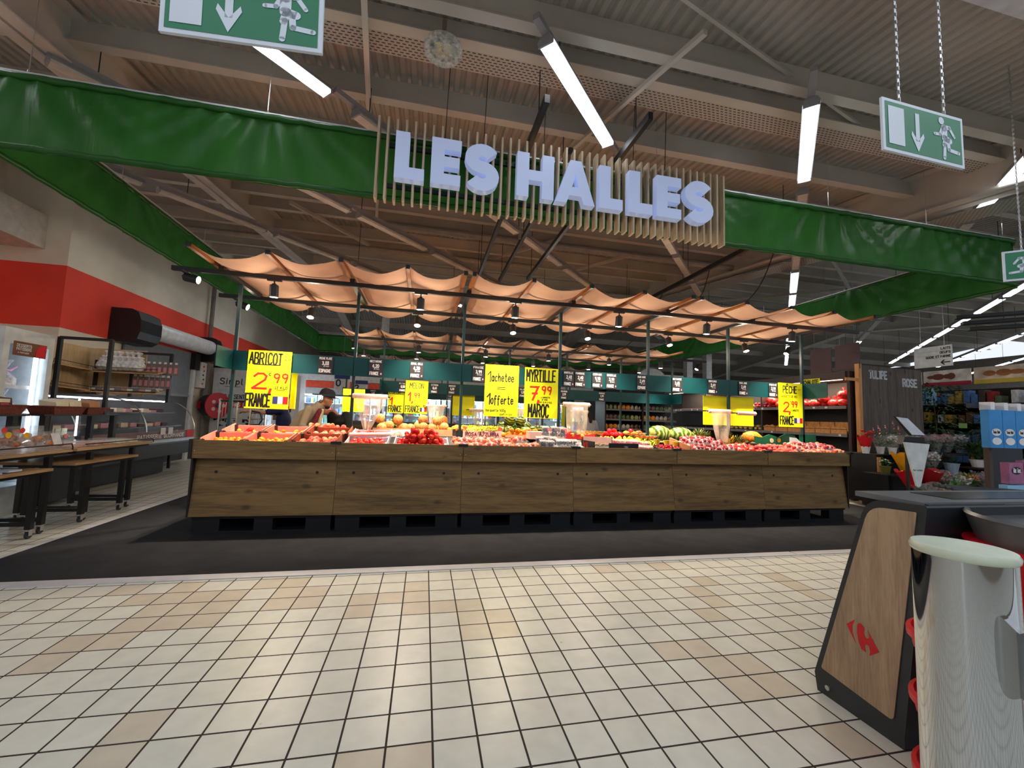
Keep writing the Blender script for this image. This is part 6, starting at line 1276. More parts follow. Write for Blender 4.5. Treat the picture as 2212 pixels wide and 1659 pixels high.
leafd = fmat('dark_leaf', S(30, 60, 26), S(60, 96, 50), 20, .5); leafm = fmat('mid_leaf', S(44, 90, 34), S(90, 140, 60), 20, .5)
def plant(x, y, z, label, petals, ph=.3, fh=.25, wrap=None, pot=white, pr=.07, potH=.12, nf=24, spread=.1, big=.024, leafmat=None, nl=40, cat='flowers', group=None, spike=False):
    t = thing('potted_flowers' if pot else 'bouquet', label, cat, (x, y, z), group)
    if pot: M().lathe([(pr * .72, 0), (pr, potH), (pr * 1.06, potH), (pr * 1.06, potH + .012), (pr * .9, potH + .01)], (x, y, z), 16).build('pot', pot, t)
    zb = z + (potH if pot else .02)
    m = M()
    for k in range(nl):
        a = random.random() * 6.28; e = random.uniform(.2, 1.3); m.leaf((x + .02 * cos(a), y + .02 * sin(a), zb + random.random() * fh * .6), (cos(a) * cos(e), sin(a) * cos(e), sin(e)), random.uniform(.08, .16) * (spread / .1), .03 * (spread / .1))
    m.build('leaves', leafmat or leafm, t)
    if petals:
        m = M()
        for k in range(nf):
            a = random.random() * 6.28; rr_ = spread * sqrt(random.random()); c = (x + rr_ * cos(a), y + rr_ * sin(a), zb + fh * (.6 + .4 * random.random()) - rr_ * .3)
            if spike: 
                for q in range(5): m.leaf((c[0], c[1], c[2] + q * .035), (cos(q * 2.4), sin(q * 2.4), 1.3), .06, .025)
            else:
                for q in range(5): m.leaf(c, (cos(q * 1.257 + a), sin(q * 1.257 + a), .5), big * 1.5, big * 1.2)
                m.ball((c[0], c[1], c[2] + big * .2), big * .5, 6, 4)
        m.build('blossoms', petals, t)
    if wrap:
        wm_, h0, r0_, r1_ = wrap
        def wf(i, j):
            a = 2 * pi * i; q = 1 + .06 * sin(6 * a) + .1 * sin(3 * a + 1) * j; r_ = (r0_ + (r1_ - r0_) * j) * q; return (x + r_ * cos(a), y + r_ * sin(a), zb + h0 * j + .03 * j * sin(4 * a))
        M().grid(wf, 28, 6).build('wrap', wm_, t, True)
    return t
def pet(n, c1, c2): return fmat('petal_' + n, S(*c1), S(*c2), 30, .6)
pr_, pw_, po_, py_, pp_, pk_ = pet('red', (200, 20, 30), (230, 60, 50)), pet('white', (226, 228, 230), (250, 250, 248)), pet('orange', (250, 110, 30), (250, 160, 60)), pet('yellow', (250, 176, 0), (255, 210, 40)), pet('purple', (150, 80, 150), (200, 140, 190)), pet('pink', (226, 110, 130), (244, 180, 190))
cello = film('cellophane', (.93, .94, .97), .16, .08, 1.0, 22)
redw = mat('red_wrap', S(200, 14, 30), .45); yw = mat('mustard_wrap', S(224, 156, 20), .5); redw2 = mat('dark_red_wrap', S(150, 12, 26), .5)
plant(8.14, 4.15, 1.0, 'red anthurium in a red wrap and white pot, left end of the flower stand', pr_, wrap=(redw, .2, .07, .12), nf=5, big=.05, fh=.34, nl=26)
plant(8.49, 4.15, 1.0, 'pink bromeliad in a white speckled pot beside the red wrap', pk_, nf=4, spike=True, fh=.38, nl=44, wrap=(cello, .2, .07, .12), spread=.12)
plant(9, 4.3, 1.0, 'second pink bromeliad with tall spikes before the planks', pk_, nf=4, spike=True, fh=.42, nl=50, spread=.14, pot=MATS['dark_brown_board'])
plant(8.6, 4.02, 1.0, 'white flowers in clear wrap above the mustard bouquet', pw_, nf=46, fh=.24, spread=.13, wrap=(cello, .24, .08, .16), nl=20)
plant(8.99, 4.1, 1.0, 'dark leafy plant with orange blossoms behind the price plate', po_, nf=8, fh=.25, spread=.12, pot=black)
plant(8.42, 3.7, .68, 'bouquet in mustard yellow dotted wrap on the middle tier', pw_, pot=None, wrap=(yw, .34, .05, .17), nf=14, fh=.36, nl=16)
plant(8, 3.72, .68, 'small plant with white blossom in an olive pot', pw_, pot=mat('olive_pot', S(96, 100, 30), .5), pr=.08, nf=10, fh=.14, nl=20)
plant(7.86, 3.25, .5, 'bouquet in red and yellow wrap left of the white cone', py_, pot=None, wrap=(redw, .26, .05, .17), nf=14, fh=.28, nl=10, big=.03)
plant(8.38, 3.3, .5, 'dark red wrapped bouquet with cream flowers right of the white cone', pw_, pot=None, wrap=(redw2, .28, .06, .2), nf=18, fh=.3, nl=12, spread=.14)
plant(8.61, 3.3, .45, 'pink bouquet in clear wrap right of the dark red one', pk_, pot=None, wrap=(cello, .3, .06, .2), nf=22, fh=.34, spread=.15)
plant(8.85, 3.2, .42, 'bouquet of small pale flowers in clear film near the marigolds', pw_, pot=None, wrap=(cello, .3, .06, .22), nf=30, fh=.3, spread=.16)
plant(7.98, 3.05, .32, 'twiggy bouquet in clear film just above the checkout', pr_, pot=None, wrap=(cello, .26, .08, .24), nf=14, fh=.2, spread=.16, nl=20)
plant(8.4, 3.02, .36, 'bright orange and yellow marigolds just above the checkout', py_, pot=None, wrap=(cello, .14, .1, .2), nf=44, fh=.24, spread=.2, big=.03, nl=26)
plant(9.1, 3.2, .44, 'orange blossoms right of the marigolds', po_, pot=black, nf=16, fh=.2, spread=.14)
for (x, y, z, p, lb) in ((9.95, 4.2, 1.02, pk_, 'peach and pink bouquet in clear film, behind the price plate'), (9.75, 4.3, 1.02, pp_, 'purple bouquet in clear film before the planks'), (10.26, 4.2, 1.03, pk_, 'cream and pink bouquet in clear film right of the purple one'), (10.67, 4.25, 1.03, pw_, 'wispy white bouquet in tall clear film'), (9.2, 3.8, .7, pw_, 'crumpled film bouquet with grey flowers on the middle tier'), (9.45, 4.3, 1.02, pw_, 'silver film bouquet behind the price plate'), (9.66, 3.3, .4, pp_, 'small lilac flowers at the right of the lowest tier')):
    plant(x, y, z, lb, p, pot=None, wrap=(cello, .34, .05, .17), nf=24, fh=.38, spread=.13, leafmat=leafd)
plant(9.53, 3.7, .7, 'plant in a pale blue bucket on the middle tier', None, pot=mat('blue_pot', S(150, 168, 190), .5), pr=.11, potH=.17, fh=.2, leafmat=leafd, nl=36)
for (x, lb) in ((10.45, 'left'), (10.75, 'right')): plant(x, 3.85, .8, 'leafy plant in a white pot beside the blue boxes, %s of two' % lb, None, pot=white, pr=.11, potH=.13, fh=.4, leafmat=leafd, nl=60, spread=.2, cat='plant')
for (x, y, z, h, r, n, lb) in ((11.02, 4.85, 1.0, 1.5, .6, 700, 'tall dark bushy weeping fig right of the plank screen'), (12.0, 4.4, .9, 1.0, .5, 300, 'drooping dark palm like plant right of the weeping fig'), (11.3, 4.2, 1.0, .55, .35, 160, 'low dark foliage plant with broad leaves under the fig')):
    t = thing('potted_tree', lb, 'plant', (x, y, 0)); M().lathe([(.13, 0), (.17, .3), (.16, .3)], (x, y, z - .3), 16).build('pot', MATS['dark_brown_board'], t); M().box(x - .2, x + .2, y - .18, y + .18, 0, z - .3).build('plinth', black, t)
    m = M().tube([(x, y, z), (x + .02, y, z + h * .4), (x, y + .02, z + h * .8)], [.018, .014, .006], 7)
    for k in range(14): a = k * 2.4; m.tube([(x, y, z + h * (.2 + .04 * k)), (x + r * .7 * cos(a), y + r * .7 * sin(a), z + h * (.34 + .04 * k))], .004, 4, False)
    m.build('branches', mat('bark', S(90, 74, 50), .8), t); m = M()
    for k in range(n):
        a = random.random() * 6.28; q = random.random(); rr_ = r * sqrt(random.random()) * (1 - .55 * abs(q - .4)); m.leaf((x + rr_ * cos(a), y + rr_ * sin(a), z + h * (.12 + .88 * q)), (cos(a), sin(a), random.uniform(-.9, .6)), random.uniform(.08, .13), .045)
    m.build('leaves', leafd, t)
t = thing('plant_label', 'small green ticket among the dark plants', 'ticket', (10.7, 4.2, 1.55)); M().box(10.6, 10.82, 4.19, 4.2, 1.55, 1.65).build('card', mat('green_ticket', S(130, 170, 90), .5), t)
# paper cone holder on a pole
t = thing('cone_dispenser', 'white tapering paper cone hanging from a black holder with a slanted white plate above', 'dispenser', (6.4, 2.2, 0))
M().hull([(6.22, 2.2, 1.27), (6.62, 2.2, 1.27), (6.62, 2.28, 1.27), (6.22, 2.28, 1.27)], [(6.26, 2.2, 1.37), (6.6, 2.2, 1.37), (6.6, 2.28, 1.37), (6.26, 2.28, 1.37)]).build('holder', black, t)
M().poly([(6.2, 1.30), (6.64, 1.28), (6.45, .72), (6.41, .70), (6.38, .72)], (0, 2.185, 0), (1, 0, 0), (0, 0, 1), (0, -.02, 0)).build('paper_cone', mat('cone_white', S(214, 220, 224), .6), t)
m = M(); strokes(m, 'Pour vos fleurs', (6.33, 2.163, .92), (1, 0, 0), (0, 0, 1), .02, .16, .9); m.build('lettering', mat('grey_print', S(120, 124, 130), .6), t)
M().hull([(6.36, 2.2, 1.39), (6.62, 2.2, 1.39), (6.62, 2.22, 1.39), (6.36, 2.22, 1.39)], [(6.27, 2.32, 1.65), (6.5, 2.32, 1.63), (6.5, 2.34, 1.63), (6.27, 2.34, 1.65)]).build('plate_back', black, t)
M().hull([(6.38, 2.19, 1.40), (6.605, 2.19, 1.40), (6.605, 2.198, 1.40), (6.38, 2.198, 1.40)], [(6.285, 2.31, 1.64), (6.49, 2.31, 1.625), (6.49, 2.318, 1.625), (6.285, 2.318, 1.64)]).build('slanted_plate', mat('plate_white', S(216, 224, 234), .4), t)
M().box(6.42, 6.45, 2.29, 2.32, 0, 1.3).box(6.25, 6.62, 2.15, 2.46, 0, .02).build('pole', black, t)
# aisle sign
t = thing('aisle_sign', 'white hanging aisle sign reading LAITS, OEUFS, SUCRE ET FARINE with an arrow', 'sign', (10, 4.2, 2.77)); M().box(9.99, 10.01, 3.88, 4.52, 2.77, 3.19).build('panel', mat('sign_white', S(226, 232, 238), .5), t)
m = M(); 
for tx, z, w_ in (('LAITS', 3.11, .15), ('OEUFS', 3.03, .17), ('SUCRE ET FARINE', 2.95, .41)): strokes(m, tx, (9.988, 3.9 + w_, z), (0, -1, 0), (0, 0, 1), .04, w_, 1.3)
m.build('lettering', mat('dark_print', S(40, 50, 60), .6), t)
m = M(); m.poly([(3.91, 2.86), (4.03, 2.86), (3.99, 2.90), (4.02, 2.90), (4.07, 2.85), (4.02, 2.80), (3.99, 2.80), (4.03, 2.84), (3.91, 2.84)], (9.988, 0, 0), (0, 1, 0), (0, 0, 1), (-.001, 0, 0)); m.build('arrow', ink, t); M().box(9.9885, 9.989, 3.95, 4.48, 3.088, 3.091).box(9.9885, 9.989, 3.95, 4.48, 3.008, 3.011).build('ruled_line', grey, t)
w = M()
for yy in (4.0, 4.4): w.tube([(10, yy, 3.19), (10, yy, 5.2)], .004, 4)
w.build('wire', steel, t)
# three black slats
t = thing('slatted_canopy', 'three long black slats hanging at the right edge above the aisle sign', 'slats', (9.3, 2.2, 3.3)); u = Vector((1, -1, 0)).normalized()
for k in range(3): a = Vector((8.55, 2.95, 3.38)) + Vector((.12, .12, -.0)) * k * 1.0 + Vector((0, 0, -.075 * k)) + u * .12 * k; M().bar(a, a + u * 4.2, .14, .05).build('slat', mat('slat_black', S(12, 12, 14), .4), t)
w = M()
for q in (.6, 3.2): p = Vector((8.67, 3.07, 3.35)) + u * q; w.tube([p, (p.x, p.y, 5.0)], .005, 4)
w.build('wire', black, t)
# grocery shelving at the right
t = thing('grocery_shelving', 'long grocery shelving with printed header boards, right of the plank screen', 'shelving', (12.4, 5, 0))
M().box(12.7, 12.75, -1, 9, 0, 2.5).build('back', MATS['very_dark'], t)
for z in (.3, .75, 1.2, 1.65, 2.1): M().box(12.1, 12.7, -1, 9, z, z + .03).build('shelf_board', black, t)
hdr = [(5.7, 7.6, S(176, 30, 60), S(226, 214, 206)), (4.75, 5.66, S(176, 24, 60), S(230, 220, 214)), (3.75, 4.7, S(206, 180, 60), S(222, 200, 180)), (2.6, 3.7, S(50, 90, 50), S(226, 226, 218)), (1.2, 2.55, S(60, 90, 60), S(220, 224, 216))]
for i, (a, b, c1, c2) in enumerate(hdr):
    M().box(11.98, 12.0, a, b, 2.62, 2.93).build('header_board', mat('header_pale%d' % i, c2, .5, var=.3, scale=5), t); M().box(11.975, 11.98, a, b, 2.56, 2.65).build('header_stripe', mat('header_stripe%d' % i, c1, .5), t)
    m = M()
    for k in range(4): y = random.uniform(a + .1, b - .15); m.ball((11.978, y, 2.78), (.004, random.uniform(.06, .14), random.uniform(.04, .08)), 10, 6)
    m.build('header_picture', mat('header_pic%d' % i, (S(150, 60, 40), S(120, 60, 40), S(170, 110, 60), S(80, 60, 40), S(150, 170, 170))[i], .6), t)
pal = [S(190, 170, 140), S(120, 80, 60), S(206, 210, 214), S(90, 130, 190), S(150, 40, 40), S(70, 64, 60), S(200, 160, 70), S(90, 110, 80)]
GRO = [Proto(tag(M().box(-.1, .1, -.055, .055, 0, .27).build('grocery_packet', mat('packet%d' % i, c, .5, var=.3, scale=14), org=(0, 0, 0)), 'g', 'packet')) for i, c in enumerate(pal)]
for r, z in enumerate((.33, .78, 1.23, 1.68, 2.13)):
    y = 1.2
    while y < 8.8:
        w_ = random.uniform(.115, .15)
        if random.random() < .85: GRO[random.randrange(8)].put((12.25, y, z), random.uniform(-.05, .05), 'packet of groceries on shelf row %s of the grocery shelving' % ('lowest', 'second', 'middle', 'fourth', 'top')[r], 'grocery packets, %s row' % ('lowest', 'second', 'middle', 'fourth', 'top')[r], scale=(1, 1, random.uniform(.6, 1.15)))
        y += w_
for k in range(3): tag(M().box(11.85, 12.05, 5.5 + .13 * k - .05, 5.55 + .13 * k, 2.1, 2.5).build('water_pack', mat('water_blue', S(130, 176, 210), .3)), 'pale blue pack of water bottles beside the plank screen', 'bottle pack', 'blue water packs')
# confectionery rack with blue boxes
t = thing('sweets_rack', 'dark sweets rack at the right edge under the blue boxes', 'rack', (5.2, .75, 0)); M().box(4.93, 4.97, .62, .66, 0, 1.72).build('upright', MATS['dark_brown_board'], t); M().box(5.5, 6.0, .95, .97, .2, 1.72).box(4.97, 5.7, .62, .97, .84, .86).box(4.97, 5.7, .62, .97, .4, .42).box(4.75, 5.7, .64, .66, 1.68, 1.72).build('back_and_shelves', mat('navy_dark', S(26, 34, 50), .5), t)
bluec = mat('blue_carton', S(30, 130, 200), .45)
for k in range(4):
    a = 4.825 + .165 * k; t = thing('blue_carton', 'bright blue hanging carton with two white oval labels, %s in the row' % ('first', 'second', 'third', 'fourth')[k], 'carton', (a + .08, .58, 1.32), 'blue cartons on the sweets rack')
    M().box(a + .003, a + .162, .55, .61, 1.325, 1.665).build('carton', bluec, t); M().box(a + .05, a + .1, .56, .64, 1.665, 1.735).build('white_hook', white, t)
    for z in (1.465, 1.385): M().add([(a + .082, .5485, z)] + [(a + .082 + .058 * cos(q * pi / 10), .5485, z + .033 * sin(q * pi / 10)) for q in range(20)], [(0, 1 + q, 1 + (q + 1) % 20) for q in range(20)]).build('oval_label', white, t)
    m = M(); strokes(m, 'Toux Net', (a + .04, .548, 1.455), (1, 0, 0), (0, 0, 1), .022, .085, 1.1); m.build('lettering', ink, t)
tic = mat('pink_pouch', S(150, 90, 130), .4, var=.3, scale=12)
for (x, z, lb) in ((5.22, 1.0, 'front pink sweets pouch with a dark oval label'), (5.42, 1.02, 'second pink sweets pouch at the right edge')):
    t = thing('sweets_pouch', lb, 'pouch', (x, .6, z)); M().box(x - .09, x + .09, .6, .66, z, z + .19).build('pouch', tic, t); M().add([(x, .597, z + .12)] + [(x + .06 * cos(q * pi / 8), .597, z + .12 + .035 * sin(q * pi / 8)) for q in range(16)], [(0, 1 + q, 1 + (q + 1) % 16) for q in range(16)]).build('oval_label', ink, t); m = M(); strokes(m, 'tic tac', (x - .045, .596, z + .105), (1, 0, 0), (0, 0, 1), .035, .09, 1.2); m.build('lettering', white, t)
tag(M().box(5.06, 5.5, .58, .64, .87, .99).build('blue_pouch', mat('pale_blue_pouch', S(130, 180, 216), .4)), 'pale blue packet below the pink sweets pouch', 'packet')
t = thing('black_handrail', 'bundle of black tubes above the right end of the checkout', 'handrail', (4.4, .2, 1.0))
for k in range(4): M().tube([(4.02 + .03 * k, .35 + .06 * k, 1.0 + .0 * k), (4.7, .12 + .05 * k, .99), (5.6, -.2 + .05 * k, .99)], .014, 7).build('tube', black, t)

# ---------------------------------------------------------------- checkout
anth = mat('anthracite', S(40, 46, 50), .4); greyt = mat('grey_top', S(104, 108, 112), .35)
oakp = wood('checkout_oak', S(176, 152, 124), S(142, 118, 94), 1.3, 'Z', .5, False, 14)
t = thing('checkout_counter', 'checkout end with a wood panel, dark rounded frame and red emblem', 'checkout', (2.1, -.45, 0))
def rounded(pts, r, n=5):
    out = []; N_ = len(pts)
    for i, p in enumerate(pts):
        p = Vector(p); a = Vector(pts[i - 1]); b = Vector(pts[(i + 1) % N_]); rr_ = r[i] if isinstance(r, (list, tuple)) else r
        if rr_ <= 0: out.append(tuple(p)); continue
        A = p + (a - p).normalized() * rr_; B = p + (b - p).normalized() * rr_
        for k in range(n + 1): q = k / n; out.append(tuple(A * (1 - q) ** 2 + p * 2 * q * (1 - q) + B * q * q))
    return out
outer = rounded([(-.16, .09), (-.47, 1.10), (-.73, 1.115), (-.715, 1.0), (-.60, .05), (-.60, .0), (-.175, .0)], [0, .085, .012, .03, .0, .0, 0])
inner = rounded([(-.205, .135), (-.485, 1.065), (-.69, 1.08), (-.675, .97), (-.56, .10)], [.012, .07, .008, .03, .025])
M().poly(outer, (2.10, 0, 0), (0, 1, 0), (0, 0, 1), (.9, 0, 0)).build('frame', anth, t)
M().poly(inner, (2.094, 0, 0), (0, 1, 0), (0, 0, 1), (.005, 0, 0)).build('wood_panel', oakp, t)
# emblem: arrow at the left, letter shape cut arrow at the right
em = mat('emblem_red', S(196, 14, 24), .4)
cx_, cz_ = -.428, .405
E = lambda pts: [(cx_ + a * -1, cz_ + b) for a, b in pts]
s_ = .0012
def empts(px): return [(cx_ + (p[0] - 430) * -.00038 - .006, cz_ + .003 - (p[1] - 450) * .00047 + (p[0] - 430) * .00009 - (p[0] - 430) * .000315 * -.0) for p in px]
L_ = [(222, 350), (332, 285), (300, 360), (302, 430), (340, 530)]
R_ = [(380, 312), (415, 308), (462, 350), (448, 395), (462, 435), (490, 450), (515, 435), (515, 395), (500, 365), (632, 550), (512, 615), (520, 570), (508, 520), (480, 505), (456, 525), (468, 592), (410, 570), (375, 500), (360, 410), (365, 340)]
for pts, nm in ((L_, 'emblem_arrow'), (R_, 'emblem_letter')):
    M().poly(empts(pts), (2.0925, 0, 0), (0, 1, 0), (0, 0, 1), (.0012, 0, 0)).build(nm, em, t)
M().box(2.12, 4.2, -.70, -.40, 1.10, 1.125).build('top_surface', greyt, t); M().box(2.4, 4.1, -.64, -.46, 1.125, 1.128).build('belt', mat('belt', S(30, 34, 34), .25), t); M().box(2.13, 2.6, -.715, -.70, 1.02, 1.12).build('apron', mat('apron_grey', S(66, 72, 78), .4), t); M().box(3.0, 4.2, -.62, -.3, 0, 1.1).build('body', anth, t)
M().tube([(2.09, -.24, .05), (2.10, -.24, .05)], .013, 12).build('bolt_cap', steel, t)
t = thing('bagging_tray', 'grey oval bagging tray beside the checkout, glossy inside', 'tray', (2.6, -1.05, 1.0))
def ring(prof, m, sx=.49, sy=.39, c=(2.6, -1.05)):
    m.lathe(prof, (c[0], c[1], 0), 40, sx, sy); return m
ring([(.94, .99), (1.0, 1.085), (1.02, 1.10), (1.0, 1.112), (.97, 1.105), (.94, 1.07), (.2, 1.065), (.0, 1.065)], M()).build('dish', mat('dish_grey', S(84, 88, 92), .3), t, True)
ring([(.94, 1.066), (.2, 1.068), (0, 1.068)], M(), .47, .37).build('glass_inlay', mat('inlay', S(90, 100, 116), .08), t)
ring([(.86, .2), (.90, .95), (.97, .985), (.95, .995), (.5, .995)], M(), .52, .42).build('red_pedestal', mat('red_plastic', S(200, 16, 34), .35), t, True)
for k, z in enumerate((.60, .36, .10)):
    t = thing('shopping_basket', 'red shopping basket in the stack behind the chrome post, %s' % ('topmost', 'middle', 'lowest')[k], 'basket', (1.97, -.93, z), 'stacked red baskets')
    c = (1.97, -.93)
    M().lathe([(0, -.155 if k < 2 else -.085), (.15, -.16 if k < 2 else -.09), (.185, 0), (.21, .0), (.215, .03), (.2, .035), (.18, -.02), (.15, -.14 if k < 2 else -.07), (0, -.14 if k < 2 else -.07)], (c[0], c[1], z), 28, .85, .7).build('body', MATS['red_plastic'], t, True)
    M().lathe([(.205, .04), (.235, .045), (.235, .07), (.215, .075), (.20, .06)], (c[0], c[1], z), 28, .85, .7, cap=False).build('rim', MATS['red_plastic'], t, True)
# chrome post with pale cap, chrome rail
t = thing('chrome_post', 'mirror chrome barrier post with a pale green glowing cap', 'barrier post', (.772, -1.64, 0))
M().lathe([(.061, 0), (.061, 1.245)], (.772, -1.64, 0), 64).build('tube', chrome, t, True)
M().lathe([(.060, 1.244), (.063, 1.247), (.064, 1.253), (.061, 1.259), (.05, 1.2595), (.0, 1.2575)], (.772, -1.64, 0), 64).build('cap', mat('cap_plastic', S(206, 216, 196), .25, var=.05, scale=30), t, True)
t = thing('chrome_rail', 'mirror chrome guard rail leaving the barrier post to the right', 'guard rail', (.9, -1.8, 1.05))
p0, p1 = Vector((.765, -1.735, 1.105)), Vector((1.35, -2.0, 1.085)); M().tube([p0, p0 + (p1 - p0) * .03, p1], [.050, .054, .054], 48).build('tube', chrome, t, True)
d = (p1 - p0).normalized(); M().tube([p0 - d * .006, p0 + d * .016], .057, 48).build('collar', chrome, t)
M().tube([(p1.x, p1.y, 0), (p1.x, p1.y, p1.z)], .04, 20).build('far_post', chrome, t)
# ---------------------------------------------------------------- far end of the shop
cin = mat('cabinet_inside', S(214, 222, 226), .5); cf_ = mat('cabinet_frame', S(190, 196, 200), .4)
led = emis('cabinet_led', (.86, .94, 1), 22.0)
def cabinet():
    t = thing('glass_door_cabinet', 'c', 'cabinet', (0, 0, 0)); ORG[t.name] = Vector((0, 0, 0))
    M().box(-.95, .95, .0, .8, 0, .25).box(-.95, .95, 0, .8, 2.1, 2.35).box(-.95, -.9, 0, .8, .25, 2.1).box(.9, .95, 0, .8, .25, 2.1).build('body', cf_, t)
    M().box(-.9, .9, .75, .8, .25, 2.1).build('back', cin, t)
    for z in (.6, .98, 1.36, 1.74): M().box(-.9, .9, .12, .74, z, z + .02).build('shelf', white, t)
    for x in (-.93, -.31, .31, .93): M().box(x - .02, x + .02, -.02, .0, .2, 2.15).build('door_frame', cf_, t)
    M().box(-.88, .88, .04, .07, 2.05, 2.09).build('tube_light', led, t)
    for x in (-.3, .3): M().box(x - .012, x + .012, .02, .035, .3, 2.05).build('led_edge', led, t)
    return Proto(t)
CAB = cabinet()
pk = [S(226, 228, 232), S(150, 196, 220), S(110, 170, 150), S(210, 90, 90), S(196, 206, 120), S(90, 120, 180)]
PKP = [Proto(tag(M().box(-.05, .05, -.06, .06, 0, .2).build('food_packet', mat('fpacket%d' % i, c, .5), org=(0, 0, 0)), 'p', 'packet')) for i, c in enumerate(pk)]
xs = [-3.9, -1.95, 0.0, 1.95, 3.9, 5.85]
nm = ['behind the man with the cap', 'behind the melon sign', 'behind the grapes', 'behind the offer sign', 'behind the blueberry sign', 'behind the large watermelons']
for x, n_ in zip(xs, nm):
    CAB.put((x, 15, 0), 0, 'bright glass door cabinet of chilled food ' + n_, 'far glass door cabinets')
    for r, z in enumerate((1.0, 1.38, 1.76)):
        for k in range(13):
            if random.random() < .9: PKP[random.randrange(6)].put((x - .82 + .135 * k, 15.22, z), 0, 'small packet in the glass cabinet ' + n_, 'packets in the cabinet ' + n_, scale=(1, 1, random.uniform(.6, 1.3)))
for y in (13.6, 15.7, 17.8):
    CAB.put((-5.6, y, 0), pi / 2, 'glass door cabinet along the red wall, seen between the posts on the left', 'cabinets along the red wall')
    for z in (1.0, 1.38, 1.76):
        for k in range(12): PKP[random.randrange(6)].put((-5.85, y - .8 + .14 * k, z), 0, 'small packet in a cabinet along the red wall', 'packets along the red wall', scale=(1.4, 1, random.uniform(.6, 1.3)))
tag(M().box(-6.4, 7.2, 14.98, 15.02, 2.36, 2.62).build('orange_fascia', mat('orange_fascia', S(236, 80, 50), .5)), 'orange red fascia above the far glass cabinets', 'fascia')
tag(M().box(-6.4, 7.2, 14.97, 15.01, 2.63, 2.9).build('white_fascia', white), 'white fascia above the orange one', 'fascia')
for (x, z, lb) in ((-2.95, 2.45, 'white and blue offer poster reading 0, right of the apricot sign'), (-2.35, 2.3, 'white and blue offer poster reading 2, above the cap')):
    t = thing('offer_poster', lb, 'poster', (x, 12.8, z)); M().box(x - .25, x + .25, 12.8, 12.81, z - .25, z + .25).build('sheet', white, t); M().box(x - .25, x + .25, 12.795, 12.8, z + .12, z + .25).build('blue_band', mat('poster_blue', S(40, 70, 150), .5), t); m = M(); strokes(m, lb.split('reading ')[1][0], (x - .18, 12.793, z - .12), (1, 0, 0), (0, 0, 1), .2, .13, 1.0); m.build('numeral', mat('dark_blue', S(30, 40, 80), .5), t)
    M().tube([(x, 12.8, z + .25), (x, 12.8, 5.5)], .004, 4).build('wire', steel, t)
t = thing('salad_cabinet', 'dark open cabinet of bagged salads behind the pineapples', 'cabinet', (8.2, 13.4, 0)); M().box(6.95, 10.2, 14.1, 14.15, 0, 2.7).box(6.95, 7.0, 13.2, 14.1, 0, 2.7).box(6.95, 10.2, 13.2, 14.1, 2.62, 2.7).box(8.6, 8.66, 13.2, 14.1, 0, 2.7).build('body', MATS['very_dark'], t)
for z in (.7, 1.12, 1.5, 1.9, 2.28): M().box(7, 10.2, 13.3, 14.1, z, z + .03).box(7, 10.2, 13.28, 13.3, z - .02, z + .05).build('shelf', lip, t)
M().box(7.05, 10.1, 13.5, 13.54, 2.58, 2.61).build('tube_light', emis('salad_tube', (1, .95, .85), 4), t)
SB = [Proto(tag(M().ball((0, 0, .09), (.09, .04, .1), 10, 7, .1).build('salad_bag', mat('salad%d' % i, c, .35, var=.3, scale=30), smooth=True, org=(0, 0, 0)), 's', 'salad bag')) for i, c in enumerate((S(80, 110, 60), S(150, 160, 110), S(226, 140, 30), S(180, 176, 160), S(110, 80, 70)))]
for r, z in enumerate((.73, 1.15, 1.53, 1.93, 2.31)):
    for k in range(16): SB[(k // 3 + r * 2) % 5].put((7.12 + .19 * k, 13.42, z), random.uniform(-.4, .4), 'bag of salad in the dark cabinet behind the pineapples', 'salad bags in the dark cabinet')
for (x, z, w_, h_, c, lb) in ((5.2, 3.0, 1.0, .35, redflag, 'red hanging sign above the third header'), (8.9, 3.3, 1.2, .7, white, 'white oval sign above the right end of the header'), (9.9, 3.2, .9, .45, white, 'white rectangular sign right of the oval one')):
    t = thing('hanging_sign', lb, 'sign', (x, 13, z)); 
    if 'oval' in lb and 'rect' not in lb: M().poly([(x + .6 * cos(q * pi / 16), z + .35 * sin(q * pi / 16)) for q in range(32)], (0, 13, 0), (1, 0, 0), (0, 0, 1), (0, .02, 0)).build('panel', c, t)
    else: M().box(x - w_ / 2, x + w_ / 2, 13, 13.02, z - h_ / 2, z + h_ / 2).build('panel', c, t)
    M().tube([(x, 13.0, z + h_ / 2), (x, 13.0, 6.3)], .006, 4).build('wire', steel, t)

# ---------------------------------------------------------------- people
def body(name, parts, ma, parent=None, vox=.011, sm=6):
    m = M()
    for p in parts:
        if p[0] == 'b': m.ball(p[1], p[2], 14, 10)
        else: m.tube(p[1], p[2], 12); [m.ball(q, r_ * .985, 12, 8) for q, r_ in zip(p[1], p[2])]
    o = m.build(name, ma, parent, True); r = o.modifiers.new('skin', 'REMESH'); r.mode = 'VOXEL'; r.voxel_size = vox; r.use_smooth_shade = True
    s = o.modifiers.new('soften', 'SMOOTH'); s.factor = .6; s.iterations = sm; return o
skin = mat('skin', S(206, 146, 118), .55, var=.06, scale=20)
def hand(c, d, up=(0, 0, 1), s=1.0):
    c, d, up = Vector(c), Vector(d).normalized(), Vector(up); sd = d.cross(up).normalized(); up = sd.cross(d).normalized(); out = [('t', [c, c + d * .045 * s, c + d * .085 * s], [.026 * s, .036 * s, .03 * s])]
    for k, l in enumerate((.062, .074, .07, .054)):
        b = c + d * .08 * s + sd * (k - 1.5) * .019 * s; m1 = b + d * l * .55 * s - up * .012 * s; e = m1 + d * l * .4 * s - up * .03 * s; out.append(('t', [b, m1, e], [.0105 * s, .0095 * s, .008 * s]))
    b = c + d * .03 * s + sd * -.03 * s; out.append(('t', [b, b + (d * .4 - sd * .5) * .06 * s, b + (d * .9 - sd * .55) * .075 * s], [.013 * s, .011 * s, .009 * s])); return out
